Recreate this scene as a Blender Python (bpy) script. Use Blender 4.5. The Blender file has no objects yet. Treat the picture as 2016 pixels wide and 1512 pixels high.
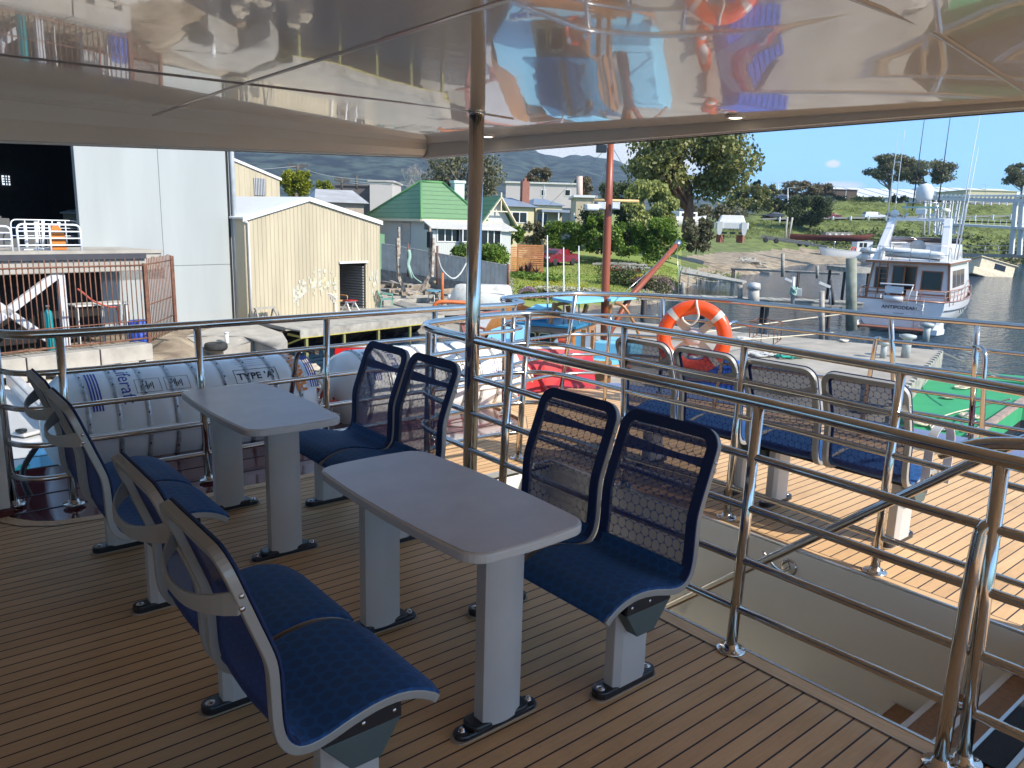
import bpy, math, random
from mathutils import Vector, Matrix, noise
R = math.radians
rnd = random.Random(7)
scn = bpy.context.scene
COL = scn.collection

# ---------------- camera, sky, sun, exposure ----------------
CX, CY, FPX, EYE = 1008.0, 756.0, 1523.6, 1.70
AX = Vector((0.77093, 0.10624, -0.62797)); AY = Vector((-0.63629, 0.17194, -0.75206))
def _dir(px, py):
    v = Vector((px-CX, -(py-CY), -FPX)); v.normalize(); return v
AX = _dir(2880, 498); AY = _dir(-280, 408)
AY = (AY - AX*AX.dot(AY)).normalized(); AZ = AX.cross(AY)
RM = Matrix((AX, AY, AZ))            # camera space -> world
cam_d = bpy.data.cameras.new('camera'); cam = bpy.data.objects.new('camera', cam_d); COL.objects.link(cam)
cam_d.sensor_fit = 'HORIZONTAL'; cam_d.sensor_width = 36.0; cam_d.lens = 36.0*FPX/2016.0
cam_d.clip_start = 0.05; cam_d.clip_end = 12000
cam.matrix_world = Matrix.Translation((0, 0, EYE)) @ RM.to_4x4()
scn.camera = cam

SUN_EL = R(37); SUN_AZ = math.atan2(-0.95, 0.30)
SD = Vector((math.cos(SUN_EL)*math.cos(SUN_AZ), math.cos(SUN_EL)*math.sin(SUN_AZ), math.sin(SUN_EL)))
w = bpy.data.worlds.new('World'); scn.world = w; w.use_nodes = True
nt = w.node_tree; nt.nodes.clear()
def wn(t, **k):
    n = nt.nodes.new(t)
    for a, b in k.items(): setattr(n, a, b)
    return n
sky = wn('ShaderNodeTexSky', sky_type='NISHITA', sun_disc=False)
sky.sun_elevation = SUN_EL; sky.sun_rotation = math.pi/2 - SUN_AZ
sky.air_density = 1.15; sky.dust_density = 0.15; sky.ozone_density = 3.5
bg = wn('ShaderNodeBackground'); bg.inputs[1].default_value = 0.15
bgc = wn('ShaderNodeBackground'); bgc.inputs[0].default_value = (0.90, 0.93, 0.97, 1); bgc.inputs[1].default_value = 0.50
mixw = wn('ShaderNodeMixShader'); outw = wn('ShaderNodeOutputWorld')
tc = wn('ShaderNodeTexCoord')
def cloud(dirv, sx, sz, scale, lo, hi):
    """a bank of cloud lying in one part of the sky"""
    az = math.atan2(dirv[1], dirv[0])
    m = wn('ShaderNodeMapping'); m.vector_type = 'POINT'
    m.inputs['Rotation'].default_value = (0, 0, -az)
    nt.links.new(tc.outputs['Generated'], m.inputs['Vector'])
    s = wn('ShaderNodeSeparateXYZ'); nt.links.new(m.outputs[0], s.inputs[0])
    def mth(op, a, b=None, c=None):
        n = wn('ShaderNodeMath', operation=op)
        for i, x in enumerate((a, b, c)):
            if x is None: continue
            if isinstance(x, (int, float)): n.inputs[i].default_value = x
            else: nt.links.new(x, n.inputs[i])
        return n.outputs[0]
    y2 = mth('POWER', mth('DIVIDE', mth('ABSOLUTE', s.outputs[1]), sx), 2)
    z2 = mth('POWER', mth('DIVIDE', mth('ABSOLUTE', mth('SUBTRACT', s.outputs[2], dirv[2])), sz), 2)
    e = mth('SUBTRACT', 1.0, mth('ADD', y2, z2))
    e = mth('MULTIPLY', mth('MULTIPLY', mth('MAXIMUM', e, 0.0), mth('GREATER_THAN', s.outputs[0], 0.0)), 1.0)
    n = wn('ShaderNodeTexNoise'); n.inputs['Scale'].default_value = scale; n.inputs['Detail'].default_value = 7; n.inputs['Roughness'].default_value = 0.6
    m2 = wn('ShaderNodeMapping'); m2.inputs['Scale'].default_value = (1, 1, 3.2)
    nt.links.new(tc.outputs['Generated'], m2.inputs[0]); nt.links.new(m2.outputs[0], n.inputs['Vector'])
    f = mth('MULTIPLY', mth('SUBTRACT', mth('ADD', e, n.outputs[0]), lo), 1.0/(hi-lo))
    f = mth('MULTIPLY', mth('MINIMUM', mth('MAXIMUM', f, 0), 1), mth('MINIMUM', mth('MULTIPLY', e, 6), 1))
    return f
def skydir(px, py): return (RM @ Vector((px-CX, -(py-CY), -FPX))).normalized()
c1 = cloud(skydir(1150, 318), .17, .048, 10, .40, .95)
c2 = cloud(skydir(1640, 322), .012, .006, 60, .8, 1.3)
c3 = cloud(skydir(1660, 364), .030, .006, 50, .75, 1.4)
def wmx(a, b):
    n = wn('ShaderNodeMath', operation='MAXIMUM'); nt.links.new(a, n.inputs[0]); nt.links.new(b, n.inputs[1]); return n.outputs[0]
cf = wmx(wmx(c1, c2), c3)
geo_s = wn('ShaderNodeSeparateXYZ'); nt.links.new(tc.outputs['Generated'], geo_s.inputs[0])
mr = wn('ShaderNodeMapRange'); mr.inputs[1].default_value = 0.0; mr.inputs[2].default_value = .55; nt.links.new(geo_s.outputs[2], mr.inputs[0])
tint = wn('ShaderNodeMix', data_type='RGBA'); tint.inputs[6].default_value = (.19, .41, .76, 1); tint.inputs[7].default_value = (1.08, 1.0, .86, 1); nt.links.new(mr.outputs[0], tint.inputs[0])
mul = wn('ShaderNodeMix', data_type='RGBA', blend_type='MULTIPLY'); mul.inputs[0].default_value = 1; nt.links.new(sky.outputs[0], mul.inputs[6]); nt.links.new(tint.outputs[2], mul.inputs[7])
nt.links.new(mul.outputs[2], bg.inputs[0]); nt.links.new(cf, mixw.inputs[0])
nt.links.new(bg.outputs[0], mixw.inputs[1]); nt.links.new(bgc.outputs[0], mixw.inputs[2]); nt.links.new(mixw.outputs[0], outw.inputs[0])

sd = bpy.data.lights.new('sun', 'SUN'); sd.energy = 3.25; sd.angle = R(0.5); sd.color = (1.0, 0.93, 0.82)
so = bpy.data.objects.new('sun', sd); COL.objects.link(so); so.rotation_euler = SD.to_track_quat('Z', 'Y').to_euler()
so.location = SD*60
vs = scn.view_settings; vs.view_transform = 'Standard'; vs.look = 'None'; vs.gamma = 1; vs.exposure = 1.12; vs.use_curve_mapping = False
cy = scn.cycles; cy.max_bounces = 8; cy.transparent_max_bounces = 16; cy.glossy_bounces = 5; cy.diffuse_bounces = 4

# ---------------- measuring helpers: a pixel of the photograph seen from the eye ----------------
_f = RM @ Vector((0, 0, -1)); AZF = math.atan2(_f.y, _f.x)
FW = Vector((math.cos(AZF), math.sin(AZF), 0)); RT = Vector((math.sin(AZF), -math.cos(AZF), 0))
def ray(px, py): return RM @ Vector((px-CX, -(py-CY), -FPX))
def PZ(px, py, z):
    r = ray(px, py); return Vector((0, 0, EYE)) + r*((z-EYE)/r.z)
def PV(px, py, v):
    r = ray(px, py); return Vector((0, 0, EYE)) + r*(v/r.dot(FW))
def PX(px, py, x):
    r = ray(px, py); return Vector((0, 0, EYE)) + r*(x/r.x)
def PY(px, py, y):
    r = ray(px, py); return Vector((0, 0, EYE)) + r*(y/r.y)
def UV(u, v, z): return RT*u + FW*v + Vector((0, 0, z))
W = -3.1                              # water level

class Fr:
    """upright frame: a along azimuth, b to its left, c up"""
    def __init__(s, o, az): s.o = Vector(o); s.az = az; s.d1 = Vector((math.cos(az), math.sin(az), 0)); s.d2 = Vector((-math.sin(az), math.cos(az), 0))
    def p(s, a, b, c): return s.o + s.d1*a + s.d2*b + Vector((0, 0, c))
    def hit(s, px, py, b=0.0):
        r = ray(px, py); e = Vector((0, 0, EYE)); t = (b - (e-s.o).dot(s.d2))/r.dot(s.d2); q = e + r*t - s.o
        return q.dot(s.d1), q.z

# ---------------- materials ----------------
MATS = {}
def nodes(m): m.use_nodes = True; t = m.node_tree; return t, t.nodes['Principled BSDF']
def link(t, a, b): t.links.new(a, b)
def M(name, col, rough=.5, metal=0.0, var=0.12, vscale=4.0, col2=None, bump=0.0, bscale=40.0, coat=0.0, spec=.5, stretch=None, detail=4, vlo=.35, vhi=.65):
    if name in MATS: return MATS[name]
    m = bpy.data.materials.new(name); t, b = nodes(m); MATS[name] = m
    b.inputs['Roughness'].default_value = rough; b.inputs['Metallic'].default_value = metal
    b.inputs['Specular IOR Level'].default_value = spec
    if coat: b.inputs['Coat Weight'].default_value = coat; b.inputs['Coat Roughness'].default_value = .04
    c = Vector(col); b.inputs['Base Color'].default_value = (*c, 1)
    m.diffuse_color = (*c, 1)
    tcn = t.nodes.new('ShaderNodeTexCoord'); src = tcn.outputs['Object']
    if stretch:
        mp = t.nodes.new('ShaderNodeMapping'); mp.inputs['Scale'].default_value = stretch; link(t, src, mp.inputs[0]); src = mp.outputs[0]
    if var > 0 or col2:
        n = t.nodes.new('ShaderNodeTexNoise'); n.inputs['Scale'].default_value = vscale; n.inputs['Detail'].default_value = detail; n.inputs['Roughness'].default_value = .6
        link(t, src, n.inputs['Vector'])
        r = t.nodes.new('ShaderNodeValToRGB'); r.color_ramp.elements[0].position = vlo; r.color_ramp.elements[1].position = vhi
        ca = c*(1-var) if col2 is None else Vector(col2); cb = c*(1+var*.6) if col2 is None else c
        r.color_ramp.elements[0].color = (*ca, 1); r.color_ramp.elements[1].color = (*cb, 1)
        link(t, n.outputs[0], r.inputs[0]); link(t, r.outputs[0], b.inputs['Base Color'])
    if bump:
        n2 = t.nodes.new('ShaderNodeTexNoise'); n2.inputs['Scale'].default_value = bscale; n2.inputs['Detail'].default_value = 3
        link(t, src, n2.inputs['Vector'])
        bp = t.nodes.new('ShaderNodeBump'); bp.inputs['Strength'].default_value = bump; bp.inputs['Distance'].default_value = .01
        link(t, n2.outputs[0], bp.inputs['Height']); link(t, bp.outputs[0], b.inputs['Normal'])
    return m
def mth(t, op, *args, clamp=False):
    n = t.nodes.new('ShaderNodeMath'); n.operation = op; n.use_clamp = clamp
    for i, x in enumerate(args):
        if isinstance(x, (int, float)): n.inputs[i].default_value = x
        else: link(t, x, n.inputs[i])
    return n.outputs[0]
def mixc(t, f, a, b):
    n = t.nodes.new('ShaderNodeMix'); n.data_type = 'RGBA'
    for i, x in ((0, f), (6, a), (7, b)):
        if isinstance(x, (int, float)): n.inputs[i].default_value = x
        elif isinstance(x, tuple): n.inputs[i].default_value = (*x, 1) if len(x) == 3 else x
        else: link(t, x, n.inputs[i])
    return n.outputs[2]
def noise_n(t, vec, scale, detail=4, rough=.55):
    n = t.nodes.new('ShaderNodeTexNoise'); n.inputs['Scale'].default_value = scale; n.inputs['Detail'].default_value = detail; n.inputs['Roughness'].default_value = rough
    link(t, vec, n.inputs['Vector']); return n.outputs[0]
def objc(t, scale=None):
    n = t.nodes.new('ShaderNodeTexCoord'); o = n.outputs['Object']
    if scale:
        mp = t.nodes.new('ShaderNodeMapping'); mp.inputs['Scale'].default_value = scale; link(t, o, mp.inputs[0]); o = mp.outputs[0]
    return o
def bumpn(t, h, strength=.5, dist=.01):
    bp = t.nodes.new('ShaderNodeBump'); bp.inputs['Strength'].default_value = strength; bp.inputs['Distance'].default_value = dist
    link(t, h, bp.inputs['Height']); return bp.outputs[0]

STEEL = M('polished_steel', (.60, .57, .53), .12, 1.0, var=.05, vscale=9)
STEELD = M('brushed_steel', (.50, .50, .49), .28, 1.0, var=.08)
ALU = M('seat_frame_paint', (.37, .365, .345), .42, .25, var=.05)
GREYP = M('leg_aluminium', (.54, .53, .515), .40, .18, var=.07, vscale=2.2, bump=.03, bscale=200)
BLACKP = M('black_plastic', (.02, .021, .025), .35, var=.1)
BOLT = M('zinc_bolt', (.7, .7, .72), .25, 1.0, var=0)
TOPM = M('table_laminate', (.50, .46, .44), .36, var=.07, vscale=7, bump=.04, bscale=300)
EDGE = M('table_edge_plastic', (.60, .58, .55), .35, var=.03)
GELW = M('white_gelcoat', (.66, .66, .65), .18, coat=.5, var=.03)
WHITE = M('white_paint', (.66, .66, .65), .4, var=.06)
WHITED = M('weathered_white_paint', (.55, .54, .51), .55, var=.15, vscale=3)
BLACKG = M('dark_glass', (.012, .014, .016), .06, var=0, spec=.45)
RUST = M('rusty_steel', (.17, .075, .045), .8, var=.35, vscale=6, bump=.3)
TIMB = M('weathered_timber', (.30, .24, .18), .85, var=.4, vscale=3, stretch=(1, 1, 1), bump=.4, bscale=25)
TIMG = M('grey_timber', (.33, .31, .27), .9, var=.35, vscale=2, bump=.5, bscale=20)
CONC = M('concrete', (.34, .315, .275), .9, var=.16, vscale=1.2, bump=.2, bscale=18)
CONCP = M('pale_concrete', (.36, .33, .285), .9, var=.18, vscale=1.6, bump=.25, bscale=12)
RED = M('red_gelcoat', (.30, .010, .016), .12, coat=.8, var=.05)
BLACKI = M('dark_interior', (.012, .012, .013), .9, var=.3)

def deck_mat():
    m = bpy.data.materials.new('deck_planks'); t, b = nodes(m); o = objc(t)
    s = t.nodes.new('ShaderNodeSeparateXYZ'); link(t, o, s.inputs[0])
    q = mth(t, 'DIVIDE', mth(t, 'ADD', s.outputs[1], .013), .0655); fr = mth(t, 'FRACT', q); fl = mth(t, 'FLOOR', q)
    caulk = mth(t, 'LESS_THAN', fr, .105)
    wn_ = t.nodes.new('ShaderNodeTexWhiteNoise'); wn_.noise_dimensions = '1D'; link(t, fl, wn_.inputs['W'])
    n1 = noise_n(t, objc(t, (2.2, 26, 1)), 3.0, 5, .65); n2 = noise_n(t, objc(t, (.5, .8, 1)), 2.2, 3)
    g = mth(t, 'ADD', mth(t, 'MULTIPLY', n1, .55), mth(t, 'ADD', mth(t, 'MULTIPLY', wn_.outputs[0], .22), mth(t, 'MULTIPLY', n2, .35)))
    r = t.nodes.new('ShaderNodeValToRGB'); link(t, g, r.inputs[0])
    r.color_ramp.elements[0].position = .25; r.color_ramp.elements[0].color = (.51, .30, .14, 1)
    r.color_ramp.elements[1].position = .85; r.color_ramp.elements[1].color = (.77, .50, .26, 1)
    n3 = noise_n(t, objc(t, (1.2, 1.6, 1)), 1.7, 8, .7); n4 = noise_n(t, objc(t, (9, 9, 1)), 4, 6, .75)
    dirt = mth(t, 'MULTIPLY', mth(t, 'MULTIPLY', mth(t, 'SUBTRACT', n3, .50), 5.0, clamp=True), .30); sp = mth(t, 'MULTIPLY', mth(t, 'MULTIPLY', mth(t, 'SUBTRACT', n4, .60), 9.0, clamp=True), .32)
    c0 = mixc(t, dirt, r.outputs[0], (.26, .17, .10)); c0 = mixc(t, sp, c0, (.16, .11, .07))
    wn2 = t.nodes.new('ShaderNodeTexWhiteNoise'); wn2.noise_dimensions = '1D'; link(t, mth(t, 'ADD', fl, 31.7), wn2.inputs['W'])
    bj = mth(t, 'LESS_THAN', mth(t, 'FRACT', mth(t, 'DIVIDE', mth(t, 'ADD', s.outputs[0], mth(t, 'MULTIPLY', wn2.outputs[0], 37.0)), 30.0)), .00012)
    caulk = mth(t, 'MAXIMUM', caulk, bj)
    c = mixc(t, caulk, c0, (.018, .014, .014)); link(t, c, b.inputs['Base Color'])
    link(t, mth(t, 'ADD', .5, mth(t, 'MULTIPLY', n1, .25)), b.inputs['Roughness'])
    h = mth(t, 'SUBTRACT', mth(t, 'MULTIPLY', n1, .15), caulk)
    link(t, bumpn(t, h, .5, .003), b.inputs['Normal']); return m
DECK = deck_mat()
def margin_mat():
    m = bpy.data.materials.new('deck_margin_board'); t, b = nodes(m)
    n1 = noise_n(t, objc(t, (14, 1.5, 1)), 3.0, 5, .65)
    r = t.nodes.new('ShaderNodeValToRGB'); link(t, n1, r.inputs[0])
    r.color_ramp.elements[0].position = .25; r.color_ramp.elements[0].color = (.55, .34, .17, 1)
    r.color_ramp.elements[1].position = .8; r.color_ramp.elements[1].color = (.77, .52, .285, 1)
    link(t, r.outputs[0], b.inputs['Base Color']); b.inputs['Roughness'].default_value = .6; return m
MARGIN = margin_mat()
def ceil_mat():
    m = bpy.data.materials.new('glossy_ceiling_gelcoat'); t, b = nodes(m)
    b.inputs['Base Color'].default_value = (.74, .68, .60, 1); b.inputs['Roughness'].default_value = .12
    b.inputs['Specular IOR Level'].default_value = .4
    b.inputs['Coat Weight'].default_value = .8; b.inputs['Coat Roughness'].default_value = .012; b.inputs['Coat IOR'].default_value = 1.5
    n1 = noise_n(t, objc(t, (1, 1, 1)), 1.1, 2, .4); n2 = noise_n(t, objc(t, (1, 1, 1)), 14, 2, .5)
    h = mth(t, 'ADD', n1, mth(t, 'MULTIPLY', n2, .018)); nn = bumpn(t, h, .075, .02)
    link(t, nn, b.inputs['Normal']); link(t, nn, b.inputs['Coat Normal']); return m
CEIL = ceil_mat()
def hexmask(t, cell=.044, rad=.475):
    u = t.nodes.new('ShaderNodeUVMap'); u.uv_map = 'UVMap'
    s = t.nodes.new('ShaderNodeSeparateXYZ'); link(t, u.outputs[0], s.inputs[0])
    def cellv(off):
        a = mth(t, 'SUBTRACT', mth(t, 'FRACT', mth(t, 'ADD', mth(t, 'DIVIDE', s.outputs[0], cell), off)), .5)
        c = mth(t, 'MULTIPLY', mth(t, 'SUBTRACT', mth(t, 'FRACT', mth(t, 'ADD', mth(t, 'DIVIDE', s.outputs[1], cell*1.732), off)), .5), 1.732)
        return mth(t, 'SQRT', mth(t, 'ADD', mth(t, 'MULTIPLY', a, a), mth(t, 'MULTIPLY', c, c)))
    d = mth(t, 'MINIMUM', cellv(0.0), cellv(.5))
    return mth(t, 'LESS_THAN', d, rad)
def mesh_mat(name, colr, a_in, a_out):
    m = bpy.data.materials.new(name); t, b = nodes(m)
    b.inputs['Base Color'].default_value = (*colr, 1); b.inputs['Roughness'].default_value = .7
    k = hexmask(t); al = mth(t, 'ADD', a_out, mth(t, 'MULTIPLY', k, a_in-a_out)); link(t, al, b.inputs['Alpha']); return m
MESHB = mesh_mat('navy_mesh_fabric', (.010, .034, .17), .76, .91)
def fabric_mat():
    m = bpy.data.materials.new('navy_seat_fabric'); t, b = nodes(m)
    k = hexmask(t, .05, .40); n = noise_n(t, objc(t), 420, 2)
    c = mixc(t, mth(t, 'MULTIPLY', k, .75), (.003, .068, .235), (.002, .032, .125)); c = mixc(t, mth(t, 'MULTIPLY', n, .30), c, (.010, .12, .32))
    link(t, c, b.inputs['Base Color']); b.inputs['Roughness'].default_value = .72
    b.inputs['Sheen Weight'].default_value = .10; b.inputs['Sheen Tint'].default_value = (.3, .5, 1, 1)
    link(t, bumpn(t, n, .5, .002), b.inputs['Normal']); return m
FABRIC = fabric_mat()
NAVY = M('navy_fabric_border', (.006, .024, .105), .75, var=.15, vscale=80, bump=.3, bscale=400)
def water_mat():
    m = bpy.data.materials.new('harbour_water'); t, b = nodes(m)
    b.inputs['Base Color'].default_value = (.014, .038, .068, 1); b.inputs['Roughness'].default_value = .05; b.inputs['IOR'].default_value = 1.33
    n1 = noise_n(t, objc(t, (1, 1.7, 1)), 1.5, 4, .6); n2 = noise_n(t, objc(t, (1, 1.2, 1)), 6, 3, .5); n3 = noise_n(t, objc(t), .18, 2)
    h = mth(t, 'ADD', mth(t, 'MULTIPLY', n1, mth(t, 'ADD', .45, n3)), mth(t, 'MULTIPLY', n2, .22))
    link(t, bumpn(t, h, 1.0, .75), b.inputs['Normal']); return m
WATER = water_mat()

# ---------------- mesh building ----------------
OFF = {}
class MB:
    def __init__(s): s.v = []; s.f = []; s.m = []; s.sm = []; s.uv = {}
    def add(s, vs_, fs, mat=0, smooth=False, uvs=None):
        o = len(s.v); s.v += [Vector(x) for x in vs_]
        for f in fs: s.f.append(tuple(i+o for i in f)); s.m.append(mat); s.sm.append(smooth)
        if uvs:
            for i, q in enumerate(uvs): s.uv[o+i] = q
        return s
    def hexa(s, p, mat=0):
        """8 points: bottom ring then top ring"""
        return s.add(p, [(3, 2, 1, 0), (4, 5, 6, 7), (0, 1, 5, 4), (1, 2, 6, 5), (2, 3, 7, 6), (3, 0, 4, 7)], mat)
    def fbox(s, F, a0, a1, b0, b1, c0, c1, mat=0):
        return s.hexa([F.p(a0, b0, c0), F.p(a1, b0, c0), F.p(a1, b1, c0), F.p(a0, b1, c0), F.p(a0, b0, c1), F.p(a1, b0, c1), F.p(a1, b1, c1), F.p(a0, b1, c1)], mat)
    def box(s, c, d, az=0.0, mat=0):
        F = Fr((c[0], c[1], c[2]), az); return s.fbox(F, -d[0]/2, d[0]/2, -d[1]/2, d[1]/2, -d[2]/2, d[2]/2, mat)
    def prism(s, poly, vec, mat=0, smooth=False):
        n = len(poly); v = [Vector(x) for x in poly]; vec = Vector(vec)
        fs = [tuple(range(n-1, -1, -1)), tuple(range(n, 2*n))] + [(i, (i+1) % n, n+(i+1) % n, n+i) for i in range(n)]
        nrm = Vector((0, 0, 0))
        for i in range(n): nrm += v[i].cross(v[(i+1) % n])
        if nrm.dot(vec) < 0: fs = [tuple(reversed(f)) for f in fs]
        return s.add(v + [x+vec for x in v], fs, mat, smooth)
    def beam(s, a, b, wd, ht, mat=0, up=(0, 0, 1)):
        a = Vector(a); b = Vector(b); d = (b-a).normalized(); up = Vector(up)
        if abs(d.dot(up)) > .98: up = Vector((1, 0, 0))
        sd_ = d.cross(up).normalized()*wd/2; u = sd_.cross(d).normalized()*ht/2
        return s.hexa([a-sd_-u, a+sd_-u, b+sd_-u, b-sd_-u, a-sd_+u, a+sd_+u, b+sd_+u, b-sd_+u], mat)
    def tube(s, path, r, n=10, closed=False, mat=0, caps=True):
        P = [Vector(p) for p in path]; k = len(P); rr = r if isinstance(r, (list, tuple)) else [r]*k
        T = []
        for i in range(k):
            a = P[(i-1) % k] if (closed or i > 0) else P[0]; b = P[(i+1) % k] if (closed or i < k-1) else P[-1]
            T.append((b-a).normalized() if (b-a).length > 1e-9 else Vector((0, 0, 1)))
        nv = T[0].orthogonal().normalized() if abs(T[0].z) > .9 else T[0].cross(Vector((0, 0, 1))).normalized()
        vs_ = []
        for i in range(k):
            nv = (nv - T[i]*nv.dot(T[i]));
            if nv.length < 1e-6: nv = T[i].orthogonal()
            nv.normalize(); bn = T[i].cross(nv)
            for j in range(n):
                an = 2*math.pi*j/n; vs_.append(P[i] + (nv*math.cos(an)+bn*math.sin(an))*rr[i])
        fs = []
        for i in range(k if closed else k-1):
            for j in range(n):
                a = i*n+j; b = i*n+(j+1) % n; c = ((i+1) % k)*n+(j+1) % n; d = ((i+1) % k)*n+j; fs.append((a, b, c, d))
        o = len(s.v); s.add(vs_, fs, mat, True)
        if caps and not closed:
            s.f.append(tuple(o+j for j in reversed(range(n)))); s.m.append(mat); s.sm.append(False)
            s.f.append(tuple(o+(k-1)*n+j for j in range(n))); s.m.append(mat); s.sm.append(False)
        return s
    def lathe(s, c, prof, n=20, mat=0, axis=(0, 0, 1)):
        """prof: (radius, height) pairs along axis from c"""
        ax = Vector(axis).normalized(); e1 = ax.orthogonal().normalized(); e2 = ax.cross(e1); c = Vector(c)
        vs_ = []; fs = []
        for (r, h) in prof:
            for j in range(n):
                an = 2*math.pi*j/n; vs_.append(c + ax*h + (e1*math.cos(an)+e2*math.sin(an))*r)
        for i in range(len(prof)-1):
            for j in range(n): fs.append((i*n+j, i*n+(j+1) % n, (i+1)*n+(j+1) % n, (i+1)*n+j))
        s.add(vs_, fs, mat, True)
        o = len(s.v)-len(vs_)
        if prof[0][0] > 1e-4: s.f.append(tuple(o+j for j in reversed(range(n)))); s.m.append(mat); s.sm.append(False)
        if prof[-1][0] > 1e-4: s.f.append(tuple(o+(len(prof)-1)*n+j for j in range(n))); s.m.append(mat); s.sm.append(False)
        return s
    def grid(s, rows, mat=0, smooth=True, uvs=None, flip=False):
        nr = len(rows); nc = len(rows[0]); fs = []
        for i in range(nr-1):
            for j in range(nc-1):
                f = (i*nc+j, i*nc+j+1, (i+1)*nc+j+1, (i+1)*nc+j); fs.append(tuple(reversed(f)) if flip else f)
        return s.add([p for r in rows for p in r], fs, mat, smooth, [q for r in uvs for q in r] if uvs else None)
    def ball(s, c, r, sq=(1, 1, 1), n=12, mat=0):
        rows = []
        for i in range(n//2+1):
            th = math.pi*i/(n//2); rows.append([Vector(c)+Vector((math.sin(th)*math.cos(2*math.pi*j/n)*r*sq[0], math.sin(th)*math.sin(2*math.pi*j/n)*r*sq[1], math.cos(th)*r*sq[2])) for j in range(n+1)])
        return s.grid(rows, mat, True, flip=True)
    def build(s, name, mats, parent=None, bevel=0.0, seg=2, solid=0.0, subsurf=0):
        if not isinstance(mats, (list, tuple)): mats = [mats]
        off = OFF.get(parent, Vector((0, 0, 0))) if parent else Vector((0, 0, 0))
        me = bpy.data.meshes.new(name); me.from_pydata([tuple(x-off) for x in s.v], [], s.f)
        for m_ in mats: me.materials.append(m_)
        me.polygons.foreach_set('material_index', s.m); me.polygons.foreach_set('use_smooth', s.sm)
        if s.uv:
            ul = me.uv_layers.new(name='UVMap')
            for l in me.loops: ul.data[l.index].uv = s.uv.get(l.vertex_index, (0, 0))
        me.update(); o = bpy.data.objects.new(name, me); COL.objects.link(o)
        if parent: o.parent = parent
        OFF[o] = off
        if bevel:
            b = o.modifiers.new('bevel', 'BEVEL'); b.width = bevel; b.segments = seg; b.limit_method = 'ANGLE'; b.angle_limit = R(40)
        if solid:
            b = o.modifiers.new('solid', 'SOLIDIFY'); b.thickness = solid; b.offset = 0
        if subsurf:
            b = o.modifiers.new('sub', 'SUBSURF'); b.levels = subsurf; b.render_levels = subsurf
        return o
def tag(o, label=None, cat=None, group=None, kind=None):
    if label: o['label'] = label
    if cat: o['category'] = cat
    if group: o['group'] = group
    if kind: o['kind'] = kind
    return o
def thing(name, loc, label, cat, group=None, az=0.0):
    e = bpy.data.objects.new(name, None); COL.objects.link(e); e.location = loc; e.rotation_euler = (0, 0, az); e.empty_display_size = .1
    OFF[e] = Vector(loc) if az == 0 else Vector((0, 0, 0)); return tag(e, label, cat, group)
def copy_tree(o, parent=None):
    c = o.copy(); COL.objects.link(c); c.parent = parent
    for ch in [x for x in bpy.data.objects if x.parent == o]: copy_tree(ch, c)
    return c
def struct(mb, name, mats, **k): return tag(mb.build(name, mats, **k), kind='structure')
def arc(c, r, a0, a1, n, z=None, e1=(1, 0, 0), e2=(0, 1, 0)):
    c = Vector(c); e1 = Vector(e1); e2 = Vector(e2)
    return [c+e1*math.cos(a0+(a1-a0)*i/n)*r+e2*math.sin(a0+(a1-a0)*i/n)*r for i in range(n+1)]
def fillet(P, r, n=6):
    P = [Vector(p) for p in P]; out = [P[0]]
    for i in range(1, len(P)-1):
        a = P[i-1]-P[i]; b = P[i+1]-P[i]; d = min(r, a.length*.49, b.length*.49)
        p0 = P[i]+a.normalized()*d; p1 = P[i]+b.normalized()*d
        for k in range(n+1):
            t = k/n; out.append(p0*(1-t)**2 + P[i]*2*t*(1-t) + p1*t*t)
    out.append(P[-1]); return out
def spline(P, n=6, closed=False):
    P = [Vector(p) for p in P]; k = len(P); out = []
    for i in range(k if closed else k-1):
        g = lambda j: P[j % k] if closed else P[max(0, min(k-1, j))]
        p0, p1, p2, p3 = g(i-1), g(i), g(i+1), g(i+2)
        for s_ in range(n):
            t = s_/n; out.append(.5*((2*p1)+(p2-p0)*t+(2*p0-5*p1+4*p2-p3)*t*t+(3*p1-p0-3*p2+p3)*t**3))
    if not closed: out.append(P[-1])
    return out
def text(s, body, size, fn, mat=0, align='LEFT', bold=0.0, sx=1.0):
    """lettering: fn maps flat (x, y) to a point"""
    cu = bpy.data.curves.new('t', 'FONT'); cu.body = body; cu.size = size; cu.align_x = align; cu.offset = bold; cu.resolution_u = 3
    ob = bpy.data.objects.new('t', cu); me = ob.to_mesh()
    s.add([fn(v.co.x*sx, v.co.y) for v in me.vertices], [tuple(p.vertices) for p in me.polygons], mat)
    ob.to_mesh_clear(); bpy.data.objects.remove(ob); bpy.data.curves.remove(cu)
def coil(mb, c, r, turns, rad, mat=0, seed=1, flat=.25):
    q = random.Random(seed); pts = []
    for i in range(int(turns*9)):
        a = i/9*2*math.pi*(1 if q.random() > .02 else .9); k = r*(.45+.55*q.random())
        pts.append(Vector(c)+Vector((math.cos(a)*k, math.sin(a)*k*.75, rad+q.random()*r*flat)))
    mb.tube(spline(pts, 3), rad, 5, mat=mat)
HAZE_D = 0.00012
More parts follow.
